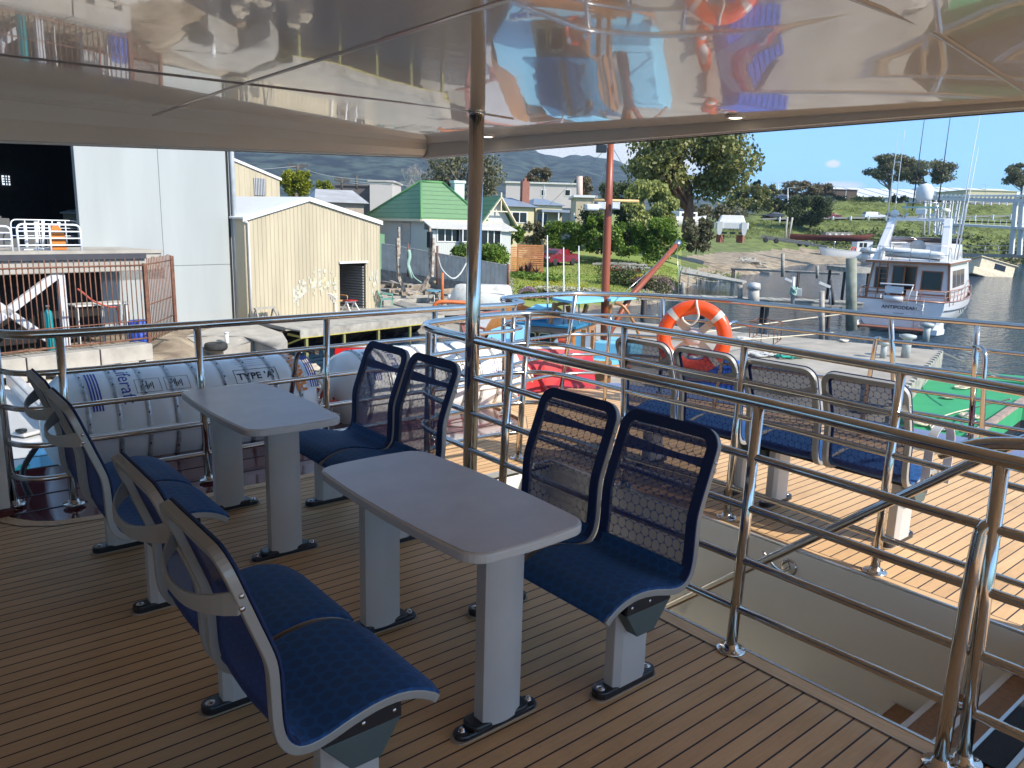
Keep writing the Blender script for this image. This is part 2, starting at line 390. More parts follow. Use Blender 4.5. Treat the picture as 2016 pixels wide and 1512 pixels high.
# ================= THE FERRY =================
# ---- deck sheets (x along the planks, y across) ----
def poly_sheet(name, pts, z, mat, th=.05):
    mb = MB(); mb.prism([(x, y, z-th) for x, y in pts], (0, 0, th)); return struct(mb, name, mat)
outer = [(6.95, -4.0), (6.95, .8), (6.92, 2.4), (6.75, 3.6), (6.5, 4.6), (6.2, 5.5), (5.7, 5.88), (4.55, 5.86), (4.42, 5.2), (4.2, 4.92), (3.6, 4.80), (2.3, 4.76)]
poly_sheet('deck', [(-4, -4), (2.655, -4), (2.655, 4.05), (-4, 4.05)], 0, DECK)
poly_sheet('deck', [(-4, 4.05), (3.765, 4.05), (3.765, 4.80), (2.3, 4.76), (.9, 4.74), (.62, 4.80), (.48, 4.98), (.44, 5.3), (-4, 5.3)], 0, DECK)
poly_sheet('deck', [(3.772, -4)] + outer[:-2] + [(3.772, 4.82)], 0, DECK)
poly_sheet('deck', [(2.655, -4), (3.765, -4), (3.765, .74), (2.655, .74)], 0, DECK)
# margin boards, 3 mm proud
def margin(path, wd, side, name='deck_margin'):
    P = [Vector((x, y, .003)) for x, y in path]; mb = MB(); r0 = []; r1 = []; c0 = []; c1 = []
    for i, p in enumerate(P):
        a = P[max(0, i-1)]; b = P[min(len(P)-1, i+1)]; d = (b-a).normalized(); nrm = Vector((-d.y, d.x, 0))*side
        r0.append(p); r1.append(p+nrm*wd); c0.append(p+nrm*wd+Vector((0, 0, .001))); c1.append(p+nrm*(wd+.006)+Vector((0, 0, .001)))
    flip = side > 0
    mb.grid([r0, r1], 0, False, flip=flip); mb.grid([c0, c1], 1, False, flip=flip)
    struct(mb, name, [MARGIN, BLACKP])
margin([(2.65, -3), (2.65, 4.0)], .082, 1)
margin([(3.77, -3), (3.77, 3.9), (3.6, 4.05)], .062, -1)
margin([(.30, 5.3), (.44, 5.28), (.48, 4.98), (.56, 4.85), (.68, 4.77), (.9, 4.74), (2.3, 4.76), (3.6, 4.80), (4.2, 4.92), (4.42, 5.2), (4.55, 5.84)], .075, -1)
# red painted gunwale outside the planks
mb = MB()
mb.prism([(x, y, -.06) for x, y in [(.44, 4.7), (.9, 4.7), (3.6, 4.75), (4.3, 4.9), (4.6, 5.86), (6.2, 5.7), (6.6, 4.6), (6.9, 3.6), (7.0, 2.4), (7.05, -4), (7.35, -4), (7.33, 2.4), (7.15, 3.7), (6.85, 4.8), (6.45, 5.85), (6.1, 6.1), (4.5, 6.35), (3.0, 6.30), (1.3, 6.0), (.3, 5.95), (.3, 5.3)]], (0, 0, .045))
gun = struct(mb, 'gunwale', M('maroon_side_deck', (.115, .016, .020), .14, coat=.9, var=.05, bump=.15, bscale=3))
mb = MB()   # plank seams let into the red side deck under the rafts
for k in range(5): mb.prism([(.5, 5.05+k*.30, -.0145), (4.2, 5.15+k*.25, -.0145), (4.2, 5.156+k*.25, -.0145), (.5, 5.062+k*.30, -.0145)], (0, 0, .003))
struct(mb, 'side_deck_seams', BLACKP)
mb = MB()   # oval ring painted on the red side deck
ring = [Vector((4.0+math.cos(a)*.26, 5.35+math.sin(a)*.17, -.012)) for a in [2*math.pi*i/32 for i in range(33)]]
ring2 = [Vector((4.0+math.cos(a)*.22, 5.35+math.sin(a)*.135, -.012)) for a in [2*math.pi*i/32 for i in range(33)]]
mb.grid([ring, ring2], 0, False, flip=True); struct(mb, 'side_deck_mark', M('dark_red_line', (.12, .01, .015), .3))
# hull sides and the red bulwark
mb = MB(); hb = [(-4, 5.6), (.3, 5.95), (1.3, 6.0), (3.0, 6.30), (4.5, 6.35), (6.1, 6.1), (6.45, 5.85), (6.85, 4.8), (7.15, 3.7), (7.33, 2.4), (7.35, -4)]
mb.grid([[Vector((x, y, -.06)) for x, y in hb], [Vector((x-.12, y-.35, -3.6)) for x, y in hb]], 0, False)
struct(mb, 'ferry_hull', RED)
t_ = thing('bulwark', (5.2, 6.0, 0), 'bright red glossy bulwark plate standing along the ferry bow deck edge', 'bulwark')
mb = MB(); bp_ = [(3.3, 6.6), (4.0, 6.35), (4.8, 6.12), (5.5, 6.0), (6.12, 5.88)]
bt = [(3.4, 6.75, .50), (4.1, 6.5, .47), (4.9, 6.28, .43), (5.55, 6.15, .40), (6.15, 6.0, .36)]
mb.grid([[Vector((x, y, -.02)) for x, y in bp_], [Vector(q) for q in bt], [Vector(q)+Vector((.02, .05, 0)) for q in bt], [Vector((x+.02, y+.05, -.02)) for x, y in bp_]], 0, False, flip=False)
mb.prism([(6.12, 5.88, -.02), (6.15, 6.0, .36), (6.17, 6.05, .36), (6.14, 5.93, -.02)], (.004, 0, 0)); mb.build('plate', M('bright_red_gelcoat', (.42, .006, .008), .2, coat=.25, var=.03), t_)
mb = MB(); mb.tube([Vector(q)+Vector((.01, .03, .012)) for q in bt], .016, 8); mb.build('capping', WHITE, t_)

# ---- stairwell ----
GEL = M('warm_grey_gelcoat', (.86, .83, .74), .14, coat=.4, var=.03, vscale=.6)
CARP = M('brown_carpet', (.34, .21, .13), .95, var=.15, vscale=40, bump=.5, bscale=300)
mb = MB()
mb.box((3.782, 1.6, -1.352), (.04, 5.6, 2.69)); mb.box((2.60, 1.6, -1.40), (.04, 5.6, 2.7)); mb.box((3.2, 4.075, -1.4), (1.15, .04, 2.69))
struct(mb, 'stairwell_wall', GEL)
mb = MB(); mb.box((3.2, 3.3, -2.7), (1.15, 1.6, .05)); struct(mb, 'stairwell_floor', CARP)
mb = MB(); mb.box((2.648, 2.37, -.012), (.014, 3.3, .036)); mb.box((3.772, 2.37, -.012), (.014, 3.3, .036)); mb.box((3.2, 4.045, -.012), (1.13, .014, .036)); struct(mb, 'stairwell_trim', M('satin_alloy_trim', (.62, .62, .60), .25, .6))
st = thing('staircase', (3.2, .74, 0), 'brown carpeted staircase with white nosings going down below the near rail', 'stairs')
for k in range(1, 12):
    y0 = .74+.235*(k-1); z = -.2*k
    mb = MB(); mb.fbox(Fr((0, 0, 0), 0), 2.625, 3.762, y0, y0+.235, z-.04, z); mb.fbox(Fr((0, 0, 0), 0), 2.625, 3.762, y0-.02, y0, z-.16, z+.155, 1)
    mb.build('tread', [CARP, GEL], st)
    mb = MB(); mb.fbox(Fr((0, 0, 0), 0), 2.63, 3.76, y0+.212, y0+.238, z, z+.006); mb.build('nosing', WHITE, st)
mb = MB(); mb.fbox(Fr((0, 0, 0), 0), 2.67, 3.76, .66, .76, .004, .010, 0); mb.fbox(Fr((0, 0, 0), 0), 2.67, 3.76, .642, .66, .004, .013, 1); mb.fbox(Fr((0, 0, 0), 0), 2.67, 3.76, .76, .772, .004, .013, 1)
mb.build('anti_slip_strip', [M('black_grit', (.015, .015, .017), .9, var=.4, vscale=300, bump=1, bscale=400), STEELD], st)
mb = MB(); mb.fbox(Fr((0, 0, 0), 0), 2.64, 2.9, 1.40, 1.52, -.56, -.40); mb.build('warning_panel', M('yellow_panel', (.55, .40, .02), .5), st)

# ---- rails ----
def rail(name, label, T, B, posts, zs=(.83, .62, .40, .19), ztop=1.05, group=None, rt=.0245, rb=.0165, braces=(), closed=False, flange=True, fl=.06, dens=6, start=0):
    """T, B: plan paths of the top rail and the foot line; posts: indices into them"""
    T = [Vector((x, y, 0)) for x, y in T]; B = [Vector((x, y, 0)) for x, y in B]
    root = thing(name, (*B[posts[0]][:2], 0), label, 'railing', group)
    def at(i, z):
        k = min(1, z/ztop); p = B[i]*(1-k)+T[i]*k; p.z = z; return p
    top = [Vector((p.x, p.y, ztop)) for p in T]
    mb = MB(); mb.tube(spline(top, dens), rt, 14); mb.build('top_rail', STEEL, root)
    for z in zs:
        mb = MB(); mb.tube(spline([at(i, z) for i in range(len(T))], dens), rb, 10); mb.build('mid_rail', STEEL, root)
    for i in posts:
        a = B[i].copy(); mb = MB(); mb.tube([a, at(i, ztop)], .0225, 12); po = mb.build('post', STEEL, root)
        if flange:
            mb = MB(); mb.lathe(a, [(fl, 0), (fl, .008), (fl*.93, .012), (.03, .014), (.028, .03), (.0226, .034)], 20)
            for k in range(4): mb.lathe(a+Vector((math.cos(k*1.57+.8)*fl*.72, math.sin(k*1.57+.8)*fl*.72, .012)), [(.007, 0), (.006, .004), (0, .005)], 8)
            mb.build('flange', STEEL, po)
    for a, b in braces:
        mb = MB(); mb.tube(fillet([Vector(a), Vector(a)+Vector(((Vector(b)-Vector(a)).x*.5, (Vector(b)-Vector(a)).y*.5, .0)), Vector(b)], .10), .0185, 10); mb.build('brace', STEEL, root)
    return root
# rail along the left side deck
T = [(.50, 5.20), (.50, 5.06), (.58, 4.90), (.78, 4.84), (1.53, 4.87), (2.43, 4.94), (3.37, 5.0), (4.10, 5.0), (4.22, 5.06)]
B = [(.52, 5.32), (.53, 5.20), (.62, 5.06), (.81, 5.02), (1.60, 5.02), (2.45, 5.04), (3.38, 5.05), (4.1, 5.05), (4.22, 5.1)]
rail('side_rail', 'stainless steel railing in front of the white life raft canisters', T, B, [1, 3, 4, 5, 6, 8], braces=[((2.36, 4.96, .80), (2.30, 5.45, -.02))])
# outer rail round the bow deck
T = [(4.22, 5.06), (4.36, 5.12), (4.40, 5.26), (4.36, 5.38), (4.52, 5.52), (5.0, 5.60), (5.47, 5.60), (5.85, 5.36), (6.10, 5.0), (6.34, 4.40), (6.46, 3.6), (6.56, 2.95), (6.74, 2.35), (6.88, 1.6), (6.95, .6), (6.97, -1.5)]
B = [(4.24, 5.12), (4.37, 5.15), (4.42, 5.28), (4.42, 5.4), (4.55, 5.56), (5.0, 5.76), (5.55, 5.84), (6.1, 5.6), (6.4, 5.2), (6.75, 4.5), (6.95, 3.7), (7.05, 3.0), (7.12, 2.4), (7.2, 1.6), (7.25, .6), (7.25, -1.5)]
rail('bow_rail', 'long curved stainless railing round the sunny bow deck with inclined posts', T, B, [3, 6, 8, 11, 12, 14], fl=.05,
     braces=[((6.50, 2.98, .86), (6.50, 3.06, 0)), ((6.78, 2.36, .86), (6.56, 2.12, 0)), ((6.36, 4.3, .86), (6.10, 4.3, 0)), ((5.8, 5.4, .84), (5.60, 5.25, 0))])
# loop of rail round the stairwell
T = [(2.61, -.2), tuple(PZ(1973, 906, 1.05)[:2]), (2.64, 1.65), (2.63, 2.55), (2.65, 3.2), (2.68, 3.80), (2.71, 4.10), (2.84, 4.28), (3.1, 4.37), (3.50, 4.46), (3.85, 4.44), (4.02, 4.28), (4.03, 3.95), (4.0, 3.60), (3.98, 2.62), (3.93, 1.68), (3.86, .9), (3.84, -.2)]
B = [(2.60, -.2), tuple(PZ(1895, 1500, 0)[:2]), (2.60, 1.65), (2.60, 2.55), (2.61, 3.2), (2.64, 3.80), (2.68, 4.10), (2.80, 4.24), (3.0, 4.28), (3.25, 4.27), (3.60, 4.22), (3.74, 4.1), (3.78, 3.75), (3.78, 3.33), (3.87, 2.57), (3.85, 1.65), (3.83, .9), (3.82, -.2)]
rail('stairwell_rail', 'stainless railing looping round the open stairwell beside the near table', T, B, [1, 2, 4, 7, 10, 13, 14, 15, 16])
# handrails of the stair
hr = thing('stair_handrail', (3.65, 1.5, .4), 'thick diagonal stainless handrail rising along the far stairwell wall', 'handrail')
P = [PX(1318, 1192, 3.64), PX(1560, 1060, 3.64), PX(1980, 880, 3.64)]
a, b = P[0], P[2]; d = (b-a).normalized(); d.x = 0; d.normalize()
pth = [a-d*.05+Vector((.06, 0, -.09)), a-d*.06, a, b, b+Vector((0, -.14, .10)), b+Vector((0, -.6, .02)), b+Vector((0, -1.3, -.02))]
mb = MB(); mb.tube(fillet(pth, .08), .0235, 14); mb.build('tube', STEEL, hr)
br = PX(1553, 1117, 3.757)
mb = MB(); mb.lathe(br+Vector((.004, 0, 0)), [(.048, 0), (.048, .008), (.04, .012), (0, .012)], 22, axis=(-1, 0, 0)); mb.tube(spline([br, br+Vector((-.05, .005, -.01)), br+Vector((-.09, .04, .02)), br+Vector((-.115, .10, .09))], 5), .009, 8)
mb.build('wall_bracket', STEEL, hr)
hr = thing('stair_handrail', (2.6, .79, 0), 'bent stainless handrail beside the end post of the near railing', 'handrail')
mb = MB(); mb.tube(fillet([PX(1848, 1520, 2.55), PX(1884, 1300, 2.55), PX(1916, 1120, 2.56), PX(1934, 1040, 2.58), PX(1960, 1030, 2.60)], .06), .0235, 14); mb.build('tube', STEEL, hr)
mb = MB(); mb.lathe(PX(1848, 1520, 2.55)*1.0-Vector((0, 0, PX(1848, 1520, 2.55).z-.001)), [(.055, 0), (.055, .008), (.03, .013), (.0236, .03)], 20); mb.build('flange', STEEL, hr)
hr = thing('stair_handrail', (3.3, .4, .95), 'short curved stainless handrail end at the right edge above the stair', 'handrail')
q0 = PV(1880, 888, 3.0); mb = MB(); mb.tube(fillet([PX(1850, 893, 3.05), PX(1930, 872, 3.05), PX(2040, 874, 3.05), PX(2200, 900, 3.05)], .2), .0235, 12); mb.build('tube', STEEL, hr)

# ---- roof post ----
po = thing('roof_post', (2.66, 3.56, 0), 'thick polished steel post from deck to glossy ceiling', 'post')
mb = MB(); mb.tube([(2.66, 3.56, 0), (2.665, 3.56, 2.33)], .042, 22); mb.build('tube', STEEL, po)
mb = MB(); mb.lathe((2.66, 3.56, 0), [(.09, 0), (.09, .01), (.05, .016), (.044, .03)], 24); mb.build('flange', STEEL, po)
mb = MB(); mb.lathe((2.665, 3.56, 2.285), [(.046, 0), (.048, .012), (.048, .02)], 24); mb.build('collar', STEEL, po)

# ---- ceiling ----
EXE, NY = 3.42, 5.2
def zc(x, y):
    k = max(0, min(1, (x-2.5)/(EXE-2.5))); return 2.308 - .10*k*max(0, (5.2-y)/4.1)*.95 - .012*max(0, y-4)
rows = []
for j in range(25):
    y = -4.5+(NY+4.5)*j/24; rows.append([Vector((x, y, zc(x, y))) for x in [-4, -2, -.5, .6, 1.6, 2.2, 2.6, 2.9, 3.1, 3.25, 3.34, EXE]])
mb = MB(); mb.grid(rows, 0, True, flip=True)
ceil = struct(mb, 'ceiling', CEIL)
FASC = M('fascia_gelcoat', (.74, .68, .60), .25, coat=.3, var=.02)
mb = MB()
zl = lambda x: 2.08 + (x-.65)/(EXE-.65)*.13
rows = [[], [], [], []]
for k in range(13):
    x = -4+(EXE+4)*k/12; z0 = zc(x, NY); zb = zl(x)
    rows[0].append(Vector((x, NY, z0+.02))); rows[1].append(Vector((x, NY, z0-(z0-zb)*.45))); rows[2].append(Vector((x, NY+.03, zb+.005))); rows[3].append(Vector((x, NY+.10, zb)))
mb.grid(rows, 0, False); rw = [[], [], []]
for k in range(13):
    y = NY+.1-(NY+4.6)*k/12; yy = min(y, NY); zb = zc(EXE, yy)-.018-.08*max(0, min(1, (y-1)/4.2)); z0 = zc(EXE, yy)
    rw[0].append(Vector((EXE, y, z0+.02))); rw[1].append(Vector((EXE+.012, y, zb))); rw[2].append(Vector((EXE+.07, y, zb-.002)))
mb.grid(rw, 0, False)
struct(mb, 'ceiling_fascia', FASC)
mb = MB(); top = [(-4, NY+.1), (EXE+.07, NY+.1), (EXE+.07, -4.5), (-4, -4.5)]
mb.prism([(-4, -4.5, 2.42), (4.1, -4.5, 2.42), (4.1, 4.6, 2.48), (3.5, 5.9, 2.48), (-4, 6.2, 2.42)], (0, 0, .12)); mb.grid([[Vector((-4, NY+.1, zl(-4))), Vector((EXE+.07, NY+.1, 2.20)), Vector((EXE+.07, -4.5, 2.16))], [Vector((-4, 6.2, 2.44)), Vector((3.5, 5.9, 2.49)), Vector((4.1, -4.5, 2.44))]], 0, False)
struct(mb, 'shade_roof_slab', GELW)  # unseen roof overhang, shaped so that its shadow reaches the rafts
mb = MB(); mb.tube([(-4+(EXE+4.06)*k/12, NY+.07, zl(-4+(EXE+4)*k/12)+.001) for k in range(13)], .009, 6); mb.tube([(EXE+.05, NY+.09-(NY+4.6)*k/12, zc(EXE, min(NY, NY+.1-(NY+4.6)*k/12))-.019-.08*max(0, min(1, (min(NY, NY+.1-(NY+4.6)*k/12)-1)/4.2))) for k in range(13)], .007, 6)
struct(mb, 'edge_highlight_bead', GELW)  # white bead added to draw a pale highlight along the fascia edge
SEAM = M('ceiling_seam_strip', (.45, .40, .35), .25, coat=.4, var=.02)
def seam(p, q, wd=.022):
    mb = MB(); n = 16; d = (Vector((*q, 0))-Vector((*p, 0))).normalized(); s_ = Vector((-d.y, d.x, 0))*wd/2; r0 = []; r1 = []; r2 = []
    for k in range(n+1):
        x = p[0]+(q[0]-p[0])*k/n; y = p[1]+(q[1]-p[1])*k/n; z = zc(x, y)
        r0.append(Vector((x, y, z-.001))-s_); r1.append(Vector((x, y, z-.006))); r2.append(Vector((x, y, z-.001))+s_)
    mb.grid([r0, r1, r2], 0, True); struct(mb, 'ceiling_seam', SEAM)
seam((1.43, -4.4), (1.44, 5.18), .03); seam((-3.9, 4.35), (2.9, 3.53), .016); seam((-3.9, 1.25), (3.40, 1.10), .03)
for q, lb in [((3.32, 2.35), 'small round lit downlight in the glossy ceiling near the right edge'), ((3.30, 4.28), 'small round lit downlight in the glossy ceiling just right of the roof post')]:
    z = zc(*q); e = thing('downlight', (*q, z), lb, 'ceiling light', 'downlights in the glossy ceiling')
    mb = MB(); mb.lathe((*q, z+.002), [(.05, 0), (.046, -.010), (.034, -.012), (.032, -.008)], 24); mb.build('bezel', WHITE, e)
    m = bpy.data.materials.get('lamp_lens')
    if not m:
        m = bpy.data.materials.new('lamp_lens'); t, b = nodes(m); b.inputs['Emission Color'].default_value = (1, .86, .62, 1); b.inputs['Emission Strength'].default_value = 3.0
    mb = MB(); mb.lathe((*q, z-.006), [(.031, 0), (.03, -.003), (0, -.003)], 20); mb.build('lens', m, e)

# cabin wall panel at the far left edge
wl = thing('cabin_wall', (.3, 5.1, 0), 'beige cabin wall edge at the far left of the deck', 'wall')
mb = MB(); XW = PY(14, 930, 5.02).x; mb.prism([(XW, 5.02, .04), (XW-.02, 5.5, .04), (-1.5, 5.5, .04), (-1.5, 5.02, .04)], (0, 0, 2.25)); mb.build('panel', M('cabin_gelcoat', (.72, .68, .61), .25, coat=.3), wl, bevel=.01)
mb = MB(); mb.box(((XW-1.5)/2, 5.26, .02), (XW+1.5+.03, .52, .036)); mb.build('skirting', M('dark_red_skirting', (.10, .02, .02), .3), wl)

# ---- seats: one twin seat, then copies ----
PROF = [(.238, .378), (.222, .392), (.20, .407), (.16, .425), (.10, .438), (.03, .436), (-.04, .422), (-.10, .405), (-.15, .398), (-.185, .405), (-.208, .425), (-.222, .455), (-.229, .50), (-.231, .56), (-.233, .62), (-.238, .66), (-.250, .70), (-.272, .76), (-.292, .815), (-.312, .87), (-.33, .92), (-.347, .968)]
PROF = [(v.x, v.z) for v in spline([(x, 0, z) for x, z in PROF], 2)]
PL = [0.0]
for i in range(1, len(PROF)): PL.append(PL[-1]+math.dist(PROF[i], PROF[i-1]))
def pn(i):
    a = PROF[max(0, i-1)]; b = PROF[min(len(PROF)-1, i+1)]; d = Vector((b[0]-a[0], 0, b[1]-a[1])).normalized(); return Vector((-d.z, 0, d.x))*-1   # front/up normal
SPLIT = next(i for i in range(len(PROF)) if PROF[i][1] > .43 and PROF[i][0] < -.2)
def rectsweep(mb, P, S, N, wd, t0, t1, mat=0):
    k = len(P); vs_ = []
    for p, s_, n_ in zip(P, S, N): vs_ += [p-s_*wd/2+n_*t0, p+s_*wd/2+n_*t0, p+s_*wd/2+n_*t1, p-s_*wd/2+n_*t1]
    fs = [(i*4+j, i*4+(j+1) % 4, i*4+4+(j+1) % 4, i*4+4+j) for i in range(k-1) for j in range(4)] + [(3, 2, 1, 0), (k*4-4, k*4-3, k*4-2, k*4-1)]
    mb.add(vs_, fs, mat)
def upath(yc, hw, inset, i0=0):
    """path up one side of the shell, across the top and down the other, with in-plane side and normal vectors"""
    rad = .075; P = []; S = []; N = []; last = len(PROF)-1
    while PL[last]-PL[-1] > -rad and last > 0: last -= 1
    i1 = last; tp = Vector((PROF[-1][0], 0, PROF[-1][1])); up = (tp-Vector((PROF[-3][0], 0, PROF[-3][1]))).normalized(); nn = pn(len(PROF)-2); Y = Vector((0, 1, 0))
    y0 = yc-hw+inset
    for i in range(i0, i1+1): P.append(Vector((PROF[i][0], y0, PROF[i][1]))); S.append(Y); N.append(pn(i))
    c = tp-up*rad; r_ = rad-inset; top_c = Vector((c.x, yc-hw+rad, c.z))
    for k in range(1, 8):
        a = math.pi/2*k/8; P.append(top_c - Y*math.cos(a)*r_ + up*math.sin(a)*r_); S.append(Y*math.cos(a)-up*math.sin(a)); N.append(nn)
    P.append(top_c+up*r_); S.append(-up); N.append(nn)
    m = [(Vector((p.x, 2*yc-p.y, p.z)), Vector((-s_.x, s_.y, -s_.z)) if False else Vector((s_.x*-1, s_.y, s_.z*-1)), n_) for p, s_, n_ in zip(P, S, N)]
    for p, s_, n_ in reversed(m): P.append(p); S.append(-Vector((-s_.x, -s_.y, -s_.z)) if False else s_*1); N.append(n_)
    h = len(P)//2   # keep the section from twisting: side vector always points outward-to-inward
    for i in range(h, len(P)):
        j = len(P)-1-i; S[i] = Vector((S[j].x, -S[j].y, S[j].z))
    return P, S, N
def make_seat(root, yc, hw=.238):
    sh = MB(); rows = []; uvs = []
    cols = [-1, -.96, -.8, -.4, 0, .4, .8, .96, 1]
    for i in range(0, SPLIT+2):
        n_ = pn(i); r_ = []; u_ = []
        for c in cols:
            taper = .965 if i < 3 else 1
            d = -.006*(abs(c) > .9) - .010*max(0, 1-abs(c)*1.0)*(PROF[i][0] < .15)*(PROF[i][1] < .44)
            r_.append(Vector((PROF[i][0], yc+c*hw*taper, PROF[i][1]))+n_*(.010+d)); u_.append((yc+c*hw, PL[i]))
        rows.append(r_); uvs.append(u_)
    sh.grid(rows, 0, True, uvs); s_ = sh.build('seat_pad', FABRIC, root, solid=.016)
    sh = MB(); rows = []; uvs = []
    for i in range(SPLIT-1, len(PROF)):
        n_ = pn(min(i, len(PROF)-2)); k = 1.0; j = len(PROF)-1-i
        if PL[-1]-PL[i] < .06: k = .93 if PL[-1]-PL[i] > .02 else .85
        p = Vector((PROF[i][0], 0, PROF[i][1]))
        if i == len(PROF)-1: p -= Vector((-.005, 0, .015))
        rows.append([p+Vector((0, yc+c*(hw-.02)*k, 0))+n_*(.003-.012*(1-c*c)) for c in (-1, -.6, -.2, .2, .6, 1)]); uvs.append([(yc+c*hw*k, PL[i]) for c in (-1, -.6, -.2, .2, .6, 1)])
    sh.grid(rows, 0, True, uvs); sh.build('backrest_mesh', MESHB, root)
    sh = MB(); P, S, N = upath(yc, hw, .020, SPLIT-3); rectsweep(sh, P, S, N, .046, .006, .014); sh.build('backrest_border', NAVY, root, bevel=.003)
    sh = MB(); P, S, N = upath(yc, hw, .014); rectsweep(sh, P, S, N, .030, -.022, .004); sh.build('seat_frame', ALU, root, bevel=.003)
    # lower fabric panel edge and cross stay behind the back
    sh = MB(); i = next(k for k in range(len(PROF)) if PROF[k][1] > .835 and PROF[k][0] < -.2); pc = Vector((PROF[i][0], 0, PROF[i][1])); bk = -pn(i); u = Vector((0, 0, 1)); P = []; S = []; N = []
    for k in range(17):
        f = k/16*2-1; P.append(pc+Vector((0, yc+f*hw*.985, 0))+bk*(.012+.085*(1-abs(f)**2.6))+u*(.030*f*0+.0)); S.append(u); N.append(bk)
    h0 = [.062-.034*(1-abs(k/16*2-1)**1.5) for k in range(17)]
    vs_ = []
    for p, hh, n_ in zip(P, h0, N): vs_ += [p-u*hh/2, p+u*hh/2, p+u*hh/2+n_*.009, p-u*hh/2+n_*.009]
    sh.add(vs_, [(a*4+b, a*4+(b+1) % 4, a*4+4+(b+1) % 4, a*4+4+b) for a in range(16) for b in range(4)] + [(3, 2, 1, 0), (64, 65, 66, 67)], 0)
    hb_ = sh.build('grab_handle', ALU, root, bevel=.002)
    for f in (-1, 1):
        for dz in (-.016, .016): sh = MB(); sh.lathe(pc+Vector((0, yc+f*(hw+.001), dz))+bk*.012, [(.007, 0), (.007, .003), (0, .004)], 8, axis=(0, f, 0)); sh.build('bolt', BOLT, hb_)
def make_leg(root, y, x=0.0):
    mb = MB(); o = [(-.09, -.022), (-.06, -.038), (.06, -.038), (.09, -.022), (.09, .022), (.06, .038), (-.06, .038), (-.09, .022)]
    mb.prism([(x+a, y+b, .03) for a, b in o], (0, 0, .33)); lg = mb.build('leg', GREYP, root, bevel=.003)
    st_ = [Vector((x+.122+math.cos(a)*.036, y+math.sin(a)*.036, .004)) for a in [-math.pi/2+math.pi*i/8 for i in range(9)]] + [Vector((x-.122+math.cos(a)*.036, y+math.sin(a)*.036, .004)) for a in [math.pi/2+math.pi*i/8 for i in range(9)]]
    mb = MB(); mb.prism(st_, (0, 0, .032)); mb.build('foot_plate', BLACKP, lg, bevel=.006)
    mb = MB(); c = Vector((x, y, 0)); mb.prism([c+(p-c)*1.07+Vector((0, 0, -.0035)) for p in st_], (0, 0, .005)); mb.build('pad', M('beige_sealant', (.42, .33, .24), .7), lg)
    for f in (-1, 1):
        mb = MB(); mb.lathe((x+f*.127, y, .034), [(.017, 0), (.017, .003), (.011, .003), (.010, .007), (0, .008)], 14); mb.build('bolt', BOLT, lg)
def make_bench(label, group, nseat=2, ends=(1, 1)):
    root = thing('twin_seat' if nseat == 2 else 'bench', (0, 0, 0), label, 'seat', group)
    W_ = .512; y0 = -W_*(nseat-1)/2
    for k in range(nseat): make_seat(root, y0+W_*k)
    L = W_*nseat/2
    mb = MB(); mb.box((-.01, 0, .375), (.17, 2*L-.06, .035)); mb.build('beam', BLACKP, root, bevel=.004)
    GUS = M('grey_green_plastic', (.075, .105, .105), .5, var=.1)
    for f in (-1, 1):
        yy = f*(L-.035)
        mb = MB(); mb.prism([(-.12, yy-f*.05, .362), (.12, yy-f*.05, .362), (.055, yy-f*.05, .262), (-.035, yy-f*.05, .262)], (0, f*.055, 0)); mb.build('end_bracket', GUS, root, bevel=.003)
        mb = MB(); mb.box((0, yy, .384), (.235, .012, .044)); q = mb.build('side_plate', BLACKP, root)
        for xx in (-.095, 0, .095): mb = MB(); mb.lathe((xx, yy+f*.006, .388), [(.007, 0), (.006, .003), (0, .004)], 8, axis=(0, f, 0)); mb.build('bolt', BOLT, q)
    for y in ((-.385, .385) if nseat == 2 else (-.385,)): make_leg(root, y)
    return root
GL = 'twin seats at the tables'
s0 = make_bench('twin blue seat with grey frame seen from behind, nearest on the left', GL)
def place(o, x, y, az, label):
    o.location = (x, y, 0); o.rotation_euler = (0, 0, az); o['label'] = label
s1, s2, s3 = copy_tree(s0), copy_tree(s0), copy_tree(s0)
place(s0, .895, 2.135, 0, 'twin blue seat seen from behind at the lower left, left of the near table')
place(s1, .895, 3.80, 0, 'twin blue seat seen from behind, left of the farther table by the side rail')
place(s2, 2.055, 2.135, math.pi, 'twin blue seat with dark mesh backs right of the near table')
place(s3, 2.055, 3.80, math.pi, 'twin blue seat with dark mesh backs right of the farther table')
GB = 'twin seats in the sunny row beyond the stairwell'
f0 = copy_tree(s0); f1 = copy_tree(s0)
for o in (f0, f1): o['group'] = GB
place(f0, 4.355, 2.155, 0, 'sunlit twin blue seat beyond the stairwell, right end of the row with armrest')
place(f1, 4.355, 3.19, 0, 'sunlit twin blue seat beyond the stairwell, left end of the row')
mb = MB(); arm = [(4.26, 1.625, .36), (4.25, 1.62, .60), (4.28, 1.62, .68), (4.36, 1.62, .715), (4.46, 1.62, .69), (4.51, 1.62, .60), (4.52, 1.625, .36)]
P = spline(arm, 5); S = [Vector((0, 1, 0))]*len(P); N = []
for i in range(len(P)):
    d = (P[min(i+1, len(P)-1)]-P[max(0, i-1)]).normalized(); N.append(Vector((-d.z, 0, d.x)))
P = [p-f0.location for p in P]; rectsweep(mb, P, S, N, .045, 0, .007); a_ = mb.build('armrest', M('pale_alloy', (.62, .62, .62), .35, .3), None); a_.parent = f0

